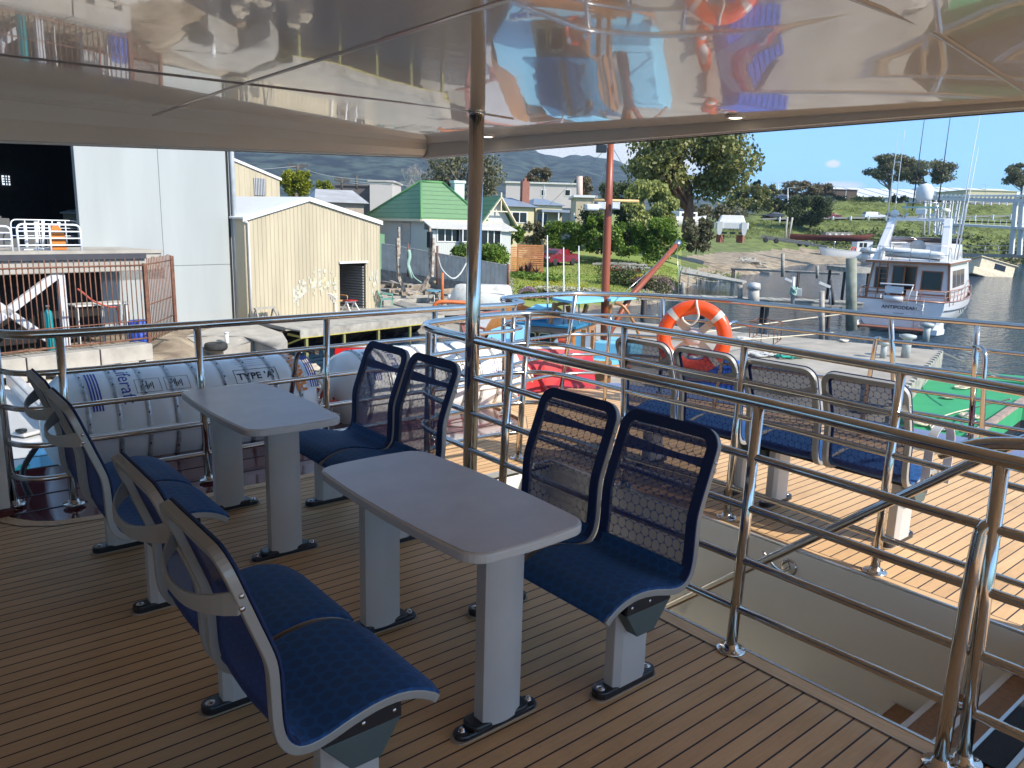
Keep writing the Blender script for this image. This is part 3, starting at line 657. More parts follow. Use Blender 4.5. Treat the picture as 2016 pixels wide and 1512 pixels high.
# ---- tables ----
def make_table(loc, label):
    root = thing('table', (0, 0, 0), label, 'table', 'tables between the twin seats')
    hx, hy = .245, .53; out = []
    cs = [((1, 1), 0), ((-1, 1), 90), ((-1, -1), 180), ((1, -1), 270)]; rr = .065
    pts = []
    for (sx, sy), a0 in cs:
        for k in range(7):
            a = R(a0+15*k); pts.append(Vector((sx*(hx-rr)+math.cos(a)*rr, sy*(hy-rr)+math.sin(a)*rr, 0)))
    dens_ = []
    for i in range(len(pts)):
        a, b = pts[i], pts[(i+1) % len(pts)]; n = max(1, int((b-a).length/.04))
        for k in range(n): dens_.append(a.lerp(b, k/n))
    o = []
    for p in dens_:
        bx = 1+.0*p.y; q = Vector((p.x*(1+.11*(1-(p.y/hy)**2)*(abs(p.x) > hx*.5)), p.y*(1+.030*(1-(p.x/hx)**2)*(abs(p.y) > hy*.5)), 0)); o.append(q)
    mb = MB(); mb.prism([p+Vector((0, 0, .682)) for p in o], (0, 0, .034), 0); mb.build('table_edge', EDGE, root, bevel=.007, seg=3)
    mb = MB(); mb.prism([Vector((p.x*.968, p.y*.985, .700)) for p in o], (0, 0, .0185), 0); mb.build('table_top', TOPM, root)
    for y in (-.40, .40):
        mb = MB(); q = []
        for k in range(13): f = k/12*2-1; q.append(Vector((-.035+f*.082, y-.040+.020*f*f-.010, .03)))
        for k in range(13): f = 1-k/12*2; q.append(Vector((-.035+f*.082, y+.040-.020*f*f, .03)))
        mb.prism(q, (0, 0, .655)); lg = mb.build('leg', GREYP, root, bevel=.002)
        st_ = [Vector((-.035+.142+math.cos(a)*.034, y+math.sin(a)*.034, .004)) for a in [-math.pi/2+math.pi*i/8 for i in range(9)]] + [Vector((-.035-.142+math.cos(a)*.034, y+math.sin(a)*.034, .004)) for a in [math.pi/2+math.pi*i/8 for i in range(9)]]
        mb = MB(); mb.prism(st_, (0, 0, .022)); c = Vector((-.035, y, 0)); mb.prism([Vector((c.x+(p.x-c.x)*.72, c.y+(p.y-c.y)*1.25, .024)) for p in st_], (0, 0, .022)); mb.build('foot_plate', BLACKP, lg, bevel=.007)
        mb = MB(); mb.prism([c+(p-c)*1.06+Vector((0, 0, -.0035)) for p in st_], (0, 0, .005)); mb.build('pad', M('beige_sealant', (1, 1, 1)), lg)
        for f in (-1, 1):
            mb = MB(); mb.lathe((-.035+f*.147, y, .026), [(.014, 0), (.014, .004), (.0105, .005), (.010, .013), (0, .014)], 6); mb.build('bolt', BOLT, lg)
    root.location = loc; root['label'] = label; return root
make_table((1.565, 2.27, 0), 'grey topped table with rounded corners, nearest the camera')
make_table((1.555, 4.02, 0), 'grey topped table with rounded corners, farther one by the side rail')

# ---- life rafts ----
RAFTW = M('raft_canister_plastic', (.76, .755, .74), .28, coat=.35, var=.03, vscale=2)
BANDM = M('steel_band_strap', (.46, .46, .46), .4, .5, var=.35, vscale=25)
INKB = M('blue_print', (.02, .04, .30), .5, var=0); INKO = M('orange_print', (.75, .22, .02), .5, var=0); INKK = M('black_print', (.02, .02, .03), .5, var=0); INKR = M('red_print', (.45, .05, .06), .5, var=0)
bh = thing('dimming_bulkhead', (-3.95, 0, 0), 'unseen wall added behind the viewer to dim the covered deck', 'wall')  # unseen wall, added to cut the light from behind the covered deck
mb = MB(); mb.box((-3.95, .5, 1.15), (.1, 9.6, 2.3)); mb.build('panel', MATS['cabin_gelcoat'], bh)
def raft(x0, x1, y, z, r, label, dressed, marks):
    root = thing('life_raft', ((x0+x1)/2, y, z-r-.2), label, 'life raft', 'white life raft canisters on the side deck')
    L = x1-x0; c = Vector((x0, y, z))
    prof = [(0, 0), (r*.45, .015), (r*.78, .07), (r*.93, .13), (r*.985, .20), (r, .24)]
    k = .24; nb = 8; step = (L-.48)/nb
    for i in range(nb):
        a = .24+step*i; prof += [(r, a+.03), (r*1.012, a+.05), (r*1.012, a+step-.05), (r, a+step-.03)] if i else [(r, a+.03), (r*1.012, a+.05), (r*1.012, a+step-.05), (r, a+step-.03)]
    prof += [(r, L-.24), (r*.985, L-.20), (r*.93, L-.13), (r*.78, L-.07), (r*.45, L-.015), (0, L)]
    mb = MB(); mb.lathe(c, prof, 48, axis=(1, 0, 0)); mb.build('canister', RAFTW, root)
    mb = MB()   # joint flange round the waist
    for sy in (-1, 1): mb.box((x0+L/2, y+sy*(r+.006), z-.02), (L-.34, .034, .055))
    mb.box((x0+.09, y, z-.02), (.05, r*1.5, .05)); mb.box((x1-.09, y, z-.02), (.05, r*1.5, .05))
    mb.build('joint_rim', RAFTW, root, bevel=.008)
    for i in range(nb+1):
        a = x0+.24+step*i
        mb = MB(); mb.lathe((a-.017, y, z), [(r*1.003, 0), (r*1.016, .001), (r*1.016, .033), (r*1.003, .034)], 48, axis=(1, 0, 0))
        q = mb.build('strap', BANDM, root)
        mb = MB()
        for an in range(-60, 200, 19): aa = R(an+rnd.uniform(-5, 5)); mb.box((a+rnd.uniform(-.006, .006), y-math.cos(aa)*r*1.016, z+math.sin(aa)*r*1.016), (.009, .007, .014), 0)
        mb.build('lashing', BLACKP, q)
    def cyl(xc, a0):   # printing wrapped on the drum: u along the axis, w round it
        return lambda u, w_: Vector((xc+u, y-math.cos(a0+w_/r)*(r*1.0155), z+math.sin(a0+w_/r)*(r*1.0155)))
    def cylv(xc, a0):
        return lambda u, w_: Vector((xc-w_, y-math.cos(a0+u/r)*(r*1.0155), z+math.sin(a0+u/r)*(r*1.0155)))
    def patch(fn, u0, u1, w0, w1, mat, n=6):
        mb_.grid([[fn(u0, w0+(w1-w0)*k/n) for k in range(n+1)], [fn(u1, w0+(w1-w0)*k/n) for k in range(n+1)]], mat, False)
    mb_ = MB()
    for (kind, fx) in marks:
        xc = x0+fx*L
        if kind == 'stripes':
            for k in range(4): patch(cyl(xc+k*.019, R(5)), 0, .011, .12, .46, 0, 12)
        elif kind == 'liferaft': text(mb_, 'Liferaft', .13, cylv(xc, R(95)), 0, sx=-1.0 if False else 1.0) if False else text(mb_, 'Liferaft', .13, (lambda f: (lambda u, w_: f(.46-u, -w_)))(cylv(xc, R(14))), 0)
        elif kind == 'ferry': text(mb_, 'FERRYMAN', .105, (lambda f: (lambda u, w_: f(u, w_)))(cylv(xc, R(20))), 1, bold=.006)
        elif kind == 'type':
            fn = cyl(xc, R(42)); text(mb_, "TYPE 'A'", .085, fn, 2, align='CENTER', bold=.002)
            for (u0, u1, w0, w1) in [(-.17, .17, -.035, -.030), (-.17, .17, .093, .098), (-.17, -.165, -.03, .093), (.165, .17, -.03, .093)]: patch(fn, u0, u1, w0, w1, 2, 3)
            fn2 = cyl(xc, R(66)); patch(fn2, -.13, .13, .075, .079, 3, 1)
            for k in range(6): patch(fn2, -.15+.02*(k % 3), .14-.03*(k % 2), .13-.03*k, .133-.03*k, 0 if k % 2 else 2, 1)
        elif kind == 'ring':
            fn = cyl(xc, R(12)); n = 30
            for k in range(n):
                a = 2*math.pi*k/n; b = 2*math.pi*(k+1)/n
                mb_.add([fn(math.cos(a)*.125, math.sin(a)*.125), fn(math.cos(b)*.125, math.sin(b)*.125), fn(math.cos(b)*.119, math.sin(b)*.119), fn(math.cos(a)*.119, math.sin(a)*.119)], [(0, 1, 2, 3)], 0)
            text(mb_, 'NON TOXIC', .035, lambda u, w_: fn(u, w_+.02), 0, align='CENTER'); text(mb_, 'REVERSIBLE', .035, lambda u, w_: fn(u, w_-.025), 0, align='CENTER')
        elif kind == 'icons':
            fn = cyl(xc, R(48))
            for q in (-.1, .1):
                for (u0, u1, w0, w1) in [(-.085, .085, -.06, -.057), (-.085, .085, .057, .06), (-.085, -.082, -.06, .06), (.082, .085, -.06, .06)]: patch(fn, q+u0, q+u1, w0, w1, 2, 2)
                for k in range(7): patch(fn, q-.05+.013*k, q-.043+.013*k, -.035+.01*(k % 3), .005+.012*(k % 4), 2, 1)
    mb_.build('printing', [INKB, INKO, INKK, INKR], root)
    # cradle and release gear
    mb = MB()
    for fx in (.2, .8):
        xx = x0+L*fx; mb.beam((xx, y-r*.9, z-r-.20), (xx, y+r*.9, z-r-.20), .05, .05)
        for sy in (-1, 1): mb.prism([(xx-.02, y+sy*r*.85, z-r-.2), (xx-.02, y+sy*r*.35, z-r-.2), (xx-.02, y+sy*r*.45, z-r*.86), (xx-.02, y+sy*r*.80, z-r*.52)], (.04, 0, 0))
    mb.beam((x0+.2, y-r*.8, z-r-.17), (x1-.2, y-r*.8, z-r-.17), .04, .05); mb.build('cradle', STEELD, root)
    if dressed:
        xx = x0+L*.60; mb = MB(); yy = y-r-.035
        mb.tube([Vector((xx+math.sin(a)*.045, yy, z+.06+math.cos(a)*.045)) for a in [2*math.pi*i/20 for i in range(21)]], .004, 6)
        mb.tube(spline([(xx, yy, z+.02), (xx-.01, yy-.01, z-.1), (xx, yy, z-.25), (xx+.005, yy, z-r-.05)], 5), .006, 6); mb.build('release_line', M('pale_rope', (.5, .45, .36), .9), root)
        mb = MB(); mb.lathe((xx+.01, yy+.01, z-.30), [(0, 0), (.04, 0), (.04, .022), (0, .022)], 18, axis=(0, -1, 0)); mb.build('release_unit', M('yellow_plastic', (.7, .55, .05), .4), root)
    ROPE = M('white_rope', (.70, .66, .58), .9, bump=.5, bscale=120); mb = MB(); q = random.Random(int(x0*100))
    for k in range(9):
        c = Vector((x1+.02+q.uniform(-.03, .10), y-.12+q.uniform(-.12, .1), z-.02+q.uniform(-.12, .12)))
        mb.tube(spline([c+Vector((q.uniform(-.07, .07), q.uniform(-.07, .07), q.uniform(-.10, .10))) for _ in range(6)], 4), .011, 6, mat=0 if k % 3 else 1)
    mb.build('rope_bundle', [ROPE, M('red_rope', (.5, .06, .04), .9)], root)
raft(.82, 2.83, 6.10, .225, .375, 'white ribbed life raft canister with TYPE A lettering behind the farther table', True, [('stripes', .135), ('liferaft', .235), ('icons', .375), ('type', .72), ('ferry', .905), ('stripes', .925)])
raft(2.97, 5.02, 6.06, .22, .365, 'white life raft canister half in sunlight, with red and white ropes on its end', False, [('stripes', .14), ('liferaft', .24), ('icons', .40), ('ring', .80)])

# ---- life ring ----
lc = PV(1366, 664, 7.35); lr = thing('life_ring', lc, 'orange life ring with white bands hanging on the bow rail', 'life ring')
vd = (Vector((0, 0, EYE))-lc).normalized(); nr = Vector((vd.x*.96-.12, vd.y, .05)).normalized(); e1 = nr.cross(Vector((0, 0, 1))).normalized()*-1; e2 = nr.cross(e1)*-1
if e2.z < 0: e2 = -e2
ORA = M('orange_ring_plastic', (.80, .085, .012), .3, coat=.4, var=.06)
def torus(mb, c, R_, r_, a0, a1, n, mat, sq=.8):
    rows = []
    for i in range(n+1):
        a = a0+(a1-a0)*i/n; o = e1*math.cos(a)+e2*math.sin(a); rows.append([c+o*(R_+math.cos(b)*r_)+nr*math.sin(b)*r_*sq for b in [2*math.pi*j/16 for j in range(17)]])
    mb.grid(rows, mat, True)
mb = MB(); torus(mb, lc, .285, .068, 0, 2*math.pi, 56, 0); mb.build('ring', ORA, lr)
for a in (45, 135, 225, 315):
    mb = MB(); torus(mb, lc, .285, .0700, R(a-5), R(a+5), 4, 0); mb.build('band', M('reflective_band', (.60, .58, .55), .3), lr)
mb = MB(); mb.tube(spline([lc+e2*.35+nr*.02, lc+e2*.30+nr*.075+e1*.01, lc+e2*.20+nr*.07+e1*.03, lc+e2*.12+nr*.05-e1*.03, lc+e2*.15+nr*.05-e1*.10, lc+e2*.19+nr*.05-e1*.12], 6), .011, 8); mb.build('hanging_rope', M('white_rope', (.7, .66, .58)), lr)
CRM = M('cream_bracket', (.62, .54, .42), .5)
for s_, t_ in ((1, 1), (-1, 1), (1, -1), (-1, -1)):
    mb = MB(); mb.beam(lc-nr*.05, lc+e1*s_*.20+e2*t_*.185-nr*.05, .07, .012, up=nr); mb.build('bracket_arm', CRM, lr)
mb = MB(); mb.lathe(lc-nr*.045, [(.085, 0), (.08, .03), (.05, .05), (0, .055)], 20, axis=nr); mb.build('bracket_hub', M('pale_hub', (.62, .55, .55), .4), lr)
# ================= WATER AND LAND =================
mb = MB(); mb.grid([[UV(-2500, -60, W), UV(2500, -60, W)], [UV(-2500, 5200, W), UV(2500, 5200, W)]], 0, False, flip=True)
struct(mb, 'water', WATER)
def hor(px): return 417.0+.0285*px
def Zp(px, py, v): return PV(px, py, v).z
# land: columns of (distance, height) along the pixel columns, interpolated
C = {
 -700: [(14, -3.8), (20, -2.5), (30, -2.3), (60, -2.2), (150, 0), (400, 6), (1400, 10)],
 0: [(15.5, -3.6), (18, -3.0), (21, -2.5), (30, -2.25), (60, -2.2), (150, 0), (400, 6), (1400, 10)],
 200: [(17.5, -3.6), (20, -3.0), (23.5, -2.45), (30, -2.25), (60, -2.2), (150, 0), (400, 6), (1400, 10)],
 340: [(20, -3.6), (23, -2.9), (26, -2.4), (30, -2.2), (60, -2.2), (150, 0), (400, 6), (1400, 10)],
 440: [(24, -3.6), (26.5, -2.95), (27.8, -2.4), (29.5, -2.2), (60, -2.0), (150, 0), (400, 6), (1400, 10)],
 560: [(27.6, -3.7), (28.7, -3.0), (30.4, -2.9), (31.2, -2.3), (60, -2.0), (150, 1), (400, 6), (1400, 10)],
 700: [(31, -3.8), (32, -3.4), (33.2, -3.2), (33.6, -2.25), (60, -1.9), (150, 1), (400, 7), (1400, 12)],
 850: [(33, -3.8), (34, -3.4), (34.8, -2.3), (42, -2.15), (50, -1.6), (58, -1.3), (150, 1.5), (400, 8), (1400, 14)],
 960: [(34, -3.8), (36, -3.2), (37, -2.5), (44, -2.3), (56, -1.7), (66, -1.2), (150, 2), (400, 9), (1400, 14)],
 1040: [(38, -4), (42, -3.2), (44, -2.75), (50, -2.45), (58, -2.0), (67, -1.55), (82, -.7), (150, 2.0), (400, 9), (1400, 16)],
 1130: [(40, -4), (44, -3.2), (46, -2.8), (51, -2.5), (58, -2.1), (68, -1.6), (84, -.8), (150, 2.0), (400, 9), (1400, 16)],
 1220: [(43, -4), (47.5, -3.2), (50, -2.8), (55, -2.4), (62, -2.0), (70, -1.6), (86, -.9), (150, 1.5), (400, 9), (1400, 16)],
 1290: [(47, -4), (50.5, -3.15), (53, -2.7), (58, -2.3), (66, -1.9), (76, -1.5), (90, -1), (150, 1.5), (400, 9), (1400, 16)],
 1340: [(58, -4), (63, -3.2), (66, -2.8), (72, -2.4), (80, -2.0), (92, -1.6), (110, -1), (150, 1), (400, 9), (1400, 16)],
 1410: [(78, -4), (84, -3.2), (88, -2.7), (95, -2.2), (105, -1.8), (120, -1.5), (150, -.4), (175, 3), (400, 9), (1400, 16)],
 1480: [(84, -4), (90, -3.2), (95, -2.4), (105, -2.0), (120, -1.8), (145, -1.0), (170, 2.2), (190, 6), (400, 11), (1400, 16)],
 1530: [(100, -4), (108, -3.2), (114, -2.6), (128, -2.2), (150, -1.2), (172, 2.8), (186, 4.4), (196, 4.9), (208, 9.0), (1400, 16)],
 1600: [(118, -4), (126, -3.15), (134, -2.7), (150, -2.0), (168, .8), (180, 4.6), (190, 5.0), (198, 5.0), (212, 10.4), (1400, 16)],
 1680: [(128, -4), (134, -3.2), (142, -2.7), (156, -2.0), (172, 1.6), (182, 5.2), (190, 5.3), (198, 5.3), (214, 10.8), (1400, 16)],
 1760: [(140, -4), (148, -3.2), (156, -2.4), (164, -.4), (176, 3.4), (184, 5.3), (190, 5.4), (199, 5.4), (216, 10.8), (1400, 16)],
 1900: [(150, -4), (160, -3.2), (164, -2.0), (170, .6), (180, 3.8), (186, 5.6), (192, 5.6), (200, 5.6), (218, 11.2), (1400, 16)],
 2050: [(156, -4), (166, -3.2), (169, -2.0), (174, .8), (182, 3.8), (188, 5.6), (194, 5.6), (202, 5.6), (220, 11.4), (1400, 16)],
 2600: [(180, -4), (190, -3.2), (193, -2.0), (196, .8), (202, 3.8), (208, 5.6), (214, 5.6), (222, 5.6), (240, 11.4), (1400, 16)],
}
KS = sorted(C)
def prof(c, v):
    L = C[c]
    if v <= L[0][0]: return L[0][1]
    for (a, b), (a2, b2) in zip(L, L[1:]):
        if v <= a2: return b+(b2-b)*(v-a)/(a2-a)
    return L[-1][1]
def warp(c, s_):   # s_ in 0..n: the s-th breakpoint blended along the profile
    L = C[c]; f = s_*(len(L)-1); i = min(int(f), len(L)-2); k = f-i; return L[i][0]+(L[i+1][0]-L[i][0])*k
def ground(px, v):
    if px <= KS[0]: return prof(KS[0], v)
    for a, b in zip(KS, KS[1:]):
        if px <= b:
            t = (px-a)/(b-a); return prof(a, v)*(1-t)+prof(b, v)*t
    return prof(KS[-1], v)
def gp(px, v, dz=0.0):
    p = PV(px, hor(px), v); p.z = ground(px, v)+dz; return p
GRASS_TOP = M('grass_lawn', (.165, .235, .030), .95, col2=(.25, .25, .07), vscale=.16, var=.3, bump=.8, bscale=8, detail=9, vlo=.38, vhi=.62)
BANKG = M('rough_bank_grass', (.15, .18, .040), .95, col2=(.075, .095, .022), vscale=.55, bump=1.0, bscale=3, detail=9, vlo=.38, vhi=.60)
DIRT = M('dirt_and_rubble', (.36, .29, .20), .95, col2=(.15, .11, .075), vscale=.9, bump=1.0, bscale=5, detail=10, vlo=.36, vhi=.62)
GRAVEL = M('grey_gravel', (.30, .29, .27), .95, col2=(.20, .19, .17), vscale=1.5, bump=.8, bscale=14, detail=10)
ROAD = M('asphalt', (.06, .06, .062), .9, var=.2)
vsamp = []
v = 13.0
while v < 1400:
    vsamp.append(v); v *= 1.022 if v < 260 else 1.12
pxs = []
x = -700
while x <= 2600: pxs.append(x); x += 20 if x < 300 or x > 2060 else 11
mb = MB(); rows = []
for v in vsamp:
    r_ = []
    for px in pxs:
        p = PV(px, hor(px), v); h = ground(px, v)
        n_ = noise.noise(Vector((p.x*.33, p.y*.33, 0)))*.5+noise.noise(Vector((p.x*1.1, p.y*1.1, 3)))*.3
        rough = 0.0
        if h < -2.28 and px < 620: rough = .45
        elif h < -2.3 and 1300 < px: rough = .35
        elif px > 1400 and v > 155 and not (4.2 < h < 5.9 and 180 < v < 206): rough = .9
        elif 1000 < px < 1330: rough = .10
        p.z = h+n_*rough; r_.append(p)
    rows.append(r_)
nc = len(pxs); fs = []; fm = []
for i in range(len(vsamp)-1):
    for j in range(nc-1):
        px = pxs[j]; v = vsamp[i]; h = ground(px, v); fs.append((i*nc+j, i*nc+j+1, (i+1)*nc+j+1, (i+1)*nc+j))
        if px < 620: m_ = 2 if h < -2.24 or v < 40 else 3
        elif px < 1010: m_ = 3 if v < 62 else 0
        elif px < 1345: m_ = 0 if h > -2.95 else 2
        elif px < 1520: m_ = 2 if (h < -1.45 and v > 92) or h < -2.35 else 1
        elif px < 1780: m_ = 2 if h < -1.3 else 1
        else: m_ = 2 if h < -2.4 else 1
        fm.append(m_)
o_ = len(mb.v); mb.v = [p for r in rows for p in r]; mb.f = fs; mb.m = fm; mb.sm = [True]*len(fs)
struct(mb, 'ground', [GRASS_TOP, BANKG, DIRT, GRAVEL])
# road along the bank
rd = [[], []]; rl = [[], []]
for px in range(1500, 2620, 30):
    for k, vv in enumerate((186.5, 197.5)):
        vv2 = vv + (px-1500)*.012; p = PV(px, hor(px), vv2); p.z = ground(px, 192+(px-1500)*.012)+.35; rd[k].append(p)
mb = MB(); mb.grid(rd, 0, True, flip=True); struct(mb, 'road', ROAD)
# mountains
FOREST = M('mountain_forest', (.050, .072, .060), .95, col2=(.008, .014, .018), vscale=.035, bump=1, bscale=.12, detail=12, vlo=.42, vhi=.6)
ridge = [(-900, 120), (-400, 160), (0, 190), (300, 222), (450, 236), (600, 252), (760, 270), (870, 288), (940, 305), (1000, 308), (1040, 318), (1075, 330), (1120, 329), (1180, 336), (1220, 345), (1260, 362), (1320, 388), (1400, 405), (1500, 418), (1700, 440), (2400, 470)]
def ridge_at(px):
    for (a, b), (a2, b2) in zip(ridge, ridge[1:]):
        if px <= a2: return b+(b2-b)*(px-a)/(a2-a)
    return ridge[-1][1]
rows = []
NV = 46
for i in range(NV+1):
    t = i/NV; r_ = []
    for px in range(-900, 2300, 12):
        v = 700+t*1700; hmax = (hor(px)-ridge_at(px))/1523.6*2026+EYE
        s_ = math.sin(min(1, t/.78)*math.pi/2)**1.25 if t < .78 else 1-(t-.78)*1.2
        p = PV(px, hor(px), v); uu = p.dot(RT); sp = noise.fractal(Vector((uu/170+v/700, v/520, 1)), 1, 2, 6)
        p.z = 8+(hmax-8)*max(0, s_*(1+.20*sp*(1-abs(t-.78)*1.3)*(0 if t > .9 else 1)*min(1, (.80-t)*4 if t < .78 else .1)))+noise.fractal(Vector((uu/36, v/170, 4)), 1, 2, 5)*4.5*min(1, t*3); r_.append(p)
    rows.append(r_)
mb = MB(); mb.grid(rows, 0, True, flip=True); struct(mb, 'mountain', FOREST)

# ================= QUAY, WHARF, LEFT SIDE =================
AZ1 = R(17.0)
FS = Fr(PZ(488, 632, -2.2), AZ1)          # cream shed front, left foot
FG = Fr(PZ(473, 628, -2.2), R(15.6))      # grey shed wall, right foot
CREAM = M('cream_cladding', (.435, .375, .262), .6, var=.13, vscale=1.6, stretch=(1, 1, .15), detail=6)
WROOF = M('white_roof_sheet', (.64, .64, .64), .5, var=.04)
GREYW = M('grey_painted_panel', (.335, .355, .35), .6, var=.07, vscale=1.0, stretch=(1, 1, .12), detail=6)
def shed(name, label, F, wid, dep, eave, rid, ax_, wall, roof, ribs=.2, door=None, b0=0.0, trim=WROOF, over=.12):
    """gabled shed; door=(a0,a1,c1) opening in the front"""
    root = thing(name, F.p(0, b0, 0), label, 'shed'); ri = ax_
    top = lambda a: eave+(rid-eave)*(1-abs(a-ri)/max(ri, wid-ri) if True else 1)
    def topf(a): return eave+(rid-eave)*(a/ri if a <= ri else (wid-a)/(wid-ri))
    mb = MB(); cuts = [0, ri, wid] if not door else sorted([0, ri, door[0], door[1], wid])
    for a, b in zip(cuts, cuts[1:]):
        c = door[2] if door and door[0] <= a < door[1] else 0
        mb.hexa([F.p(a, b0, c), F.p(b, b0, c), F.p(b, b0+.08, c), F.p(a, b0+.08, c), F.p(a, b0, topf(a)), F.p(b, b0, topf(b)), F.p(b, b0+.08, topf(b)), F.p(a, b0+.08, topf(a))])
    n = int(wid/ribs)
    for k in range(n+1):
        a = min(wid-.03, .02+k*ribs); c = door[2]+.03 if door and door[0]-.03 < a < door[1] else 0
        mb.hexa([F.p(a, b0-.022, c), F.p(a+.035, b0-.022, c), F.p(a+.05, b0, c), F.p(a-.015, b0, c), F.p(a, b0-.022, topf(a)-.02), F.p(a+.035, b0-.022, topf(a)-.02), F.p(a+.05, b0, topf(a)-.02), F.p(a-.015, b0, topf(a)-.02)])
    mb.build('front_wall', wall, root)
    mb = MB()
    for a in (0, wid-.08): mb.fbox(F, a, a+.08, b0+.08, b0+dep, 0, eave)
    mb.hexa([F.p(0, b0+dep, 0), F.p(wid, b0+dep, 0), F.p(wid, b0+dep+.08, 0), F.p(0, b0+dep+.08, 0), F.p(0, b0+dep, eave), F.p(wid, b0+dep, eave), F.p(wid, b0+dep+.08, eave), F.p(0, b0+dep+.08, eave)])
    mb.prism([F.p(0, b0+dep, eave), F.p(ri, b0+dep, rid), F.p(wid, b0+dep, eave)], F.d2*.08)
    mb.build('wall', wall, root)
    mb = MB()
    for (a, ca, b, cb) in ((-over, topf(0)-over*(rid-eave)/ri, ri, rid), (ri, rid, wid+over, topf(wid)-over*(rid-eave)/(wid-ri))):
        mb.hexa([F.p(a, b0-.08, ca+.01), F.p(b, b0-.08, cb+.01), F.p(b, b0+dep+.1, cb+.01), F.p(a, b0+dep+.1, ca+.01), F.p(a, b0-.08, ca+.07), F.p(b, b0-.08, cb+.07), F.p(b, b0+dep+.1, cb+.07), F.p(a, b0+dep+.1, ca+.07)])
    mb.build('roof', roof, root)
    mb = MB()
    for (a, b) in ((-over, ri), (ri, wid+over)):
        ca, cb = (topf(0)-.03, rid) if a < ri else (rid, topf(wid)-.03)
        mb.hexa([F.p(a, b0-.11, ca-.10), F.p(b, b0-.11, cb-.10), F.p(b, b0-.083, cb-.10), F.p(a, b0-.083, ca-.10), F.p(a, b0-.11, ca+.08), F.p(b, b0-.11, cb+.08), F.p(b, b0-.083, cb+.08), F.p(a, b0-.083, ca+.08)])
    mb.build('gable_trim', trim, root)
    return root, topf
def FScale(F, px, py): return F.hit(px, py)
wS = FS.hit(748, 604)[0]; eS = .5*(FS.hit(470, 433)[1]+FS.hit(746, 434)[1]); aR, rS = FS.hit(606, 391)
dA0, dC1 = FS.hit(668, 519); dA1, _ = FS.hit(720, 522)
sh, topS = shed('shed', 'cream corrugated shed with open dark doorway and faded mural on the quay', FS, wS, 13, eS, rS, aR, CREAM, WROOF, door=(dA0, dA1, dC1))
mb = MB(); mb.fbox(FS, dA0-.06, dA1+.06, -.10, -.03, dC1, dC1+.09); mb.build('door_head', WHITE, sh)
mb = MB(); mb.fbox(FS, dA0, dA0+.03, .08, .9, 0, dC1, 1)
for k in range(16): mb.fbox(FS, dA1-.10, dA1-.03, .1, 2.6, .05+k*.12, .13+k*.12, 0)
mb.build('roller_door', [M('grey_shutter', (.25, .26, .25), .6), BLACKI], sh)
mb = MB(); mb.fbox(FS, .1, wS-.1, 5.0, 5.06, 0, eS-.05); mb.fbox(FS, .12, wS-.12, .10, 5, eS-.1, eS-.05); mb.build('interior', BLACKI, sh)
mb = MB(); x_, _ = FS.hit(472, 436); mb.tube([FS.p(-.02, -.10, eS-.12), FS.p(.10, -.10, eS-.16), FS.p(.10, -.10, .05)], .05, 8); mb.build('downpipe', WHITE, sh)
MUR = [M('mural_pale_blue', (.44, .43, .36), .7, var=.1), M('mural_cream', (.47, .42, .27), .7, var=.1), M('mural_white', (.475, .45, .37), .7)]
mb = MB(); q = random.Random(3)
for k in range(105):
    px = q.uniform(575, 668); t = (px-575)/93; py = 585-22*math.sin(t*3.0)*1.0+q.gauss(0, 11)-12*t; a, c = FS.hit(px, py); a = round(a/.1)*.1
    if c < .05 or a > dA0-.2: continue
    s_ = q.uniform(.03, .085); h_ = q.uniform(.04, .22); mb.fbox(FS, a-s_, a+s_, -.0255-.0003*(k % 9), -.0235, c-h_/2, c+h_/2, q.choice((0, 0, 1, 2)))
for k in range(12):
    a = q.uniform(dA1+.2, wS-.15); c = q.uniform(.3, 1.6); mb.fbox(FS, a-.04, a+.04, -.0255-.0003*k, -.0235, c, c+.2, q.choice((0, 2)))
mb.build('mural', MUR, sh)
# second cream shed behind
FB = Fr(PV(430, 470, 52), AZ1); w2 = FB.hit(551, 383)[0]; e2 = FB.hit(551, 352)[1]; r2 = FB.hit(452, 325)[1]
sh2, _t = shed('shed', 'cream corrugated building with louvred window behind the grey wall corner', FB, w2, 14, e2, r2+.6, w2*.12, CREAM, WROOF, ribs=.45)
a0, c0 = FB.hit(500, 384); a1, c1_ = FB.hit(521, 352); mb = MB(); mb.fbox(FB, a0, a1, -.06, -.03, c0, c1_)
for k in range(7): mb.fbox(FB, a0+(a1-a0)*k/7, a0+(a1-a0)*k/7+.05, -.10, -.06, c0, c1_, 1)
mb.build('louvred_window', [M('window_grey', (.10, .11, .13), .3), GREYP], sh2)

# grey shed
gs = thing('shed', FG.p(-6, 0, 0), 'huge pale grey panel shed with black open doorways at the left', 'shed')
aU, cU = FG.hit(155, 420); aL, cL = FG.hit(172, 560); aM, cM = FG.hit(316, 400); cF = FG.hit(160, 495)[1]; cLo = FG.hit(100, 536)[1]
cSe = FG.hit(400, 522)[1]; TOPZ = 12.0
mb = MB(); mb.fbox(FG, aM+.01, -.35, 0, .18, cSe+.012, TOPZ); mb.fbox(FG, aU, aM-.01, 0, .18, cF-1.0, TOPZ); mb.fbox(FG, aM-.01, aM+.01, .02, .18, cSe, TOPZ)
mb.fbox(FG, aL, -.35, 0, .18, 0, cSe-.012); mb.fbox(FG, aU, -.35, .02, .18, cSe-.012, cSe+.012)
mb.fbox(FG, -.25, .0, 0, .18, 0, TOPZ)
mb.build('front_wall', GREYW, gs, bevel=.01)
mb = MB(); mb.fbox(FG, -.35, -.25, .0, .02, 0, TOPZ, 1); mb.tube([FG.p(-.14, -.10, .05), FG.p(-.14, -.10, TOPZ-.3)], .085, 12); mb.build('downpipe', [M('grey_pipe', (.38, .40, .42), .5), BLACKI], gs)
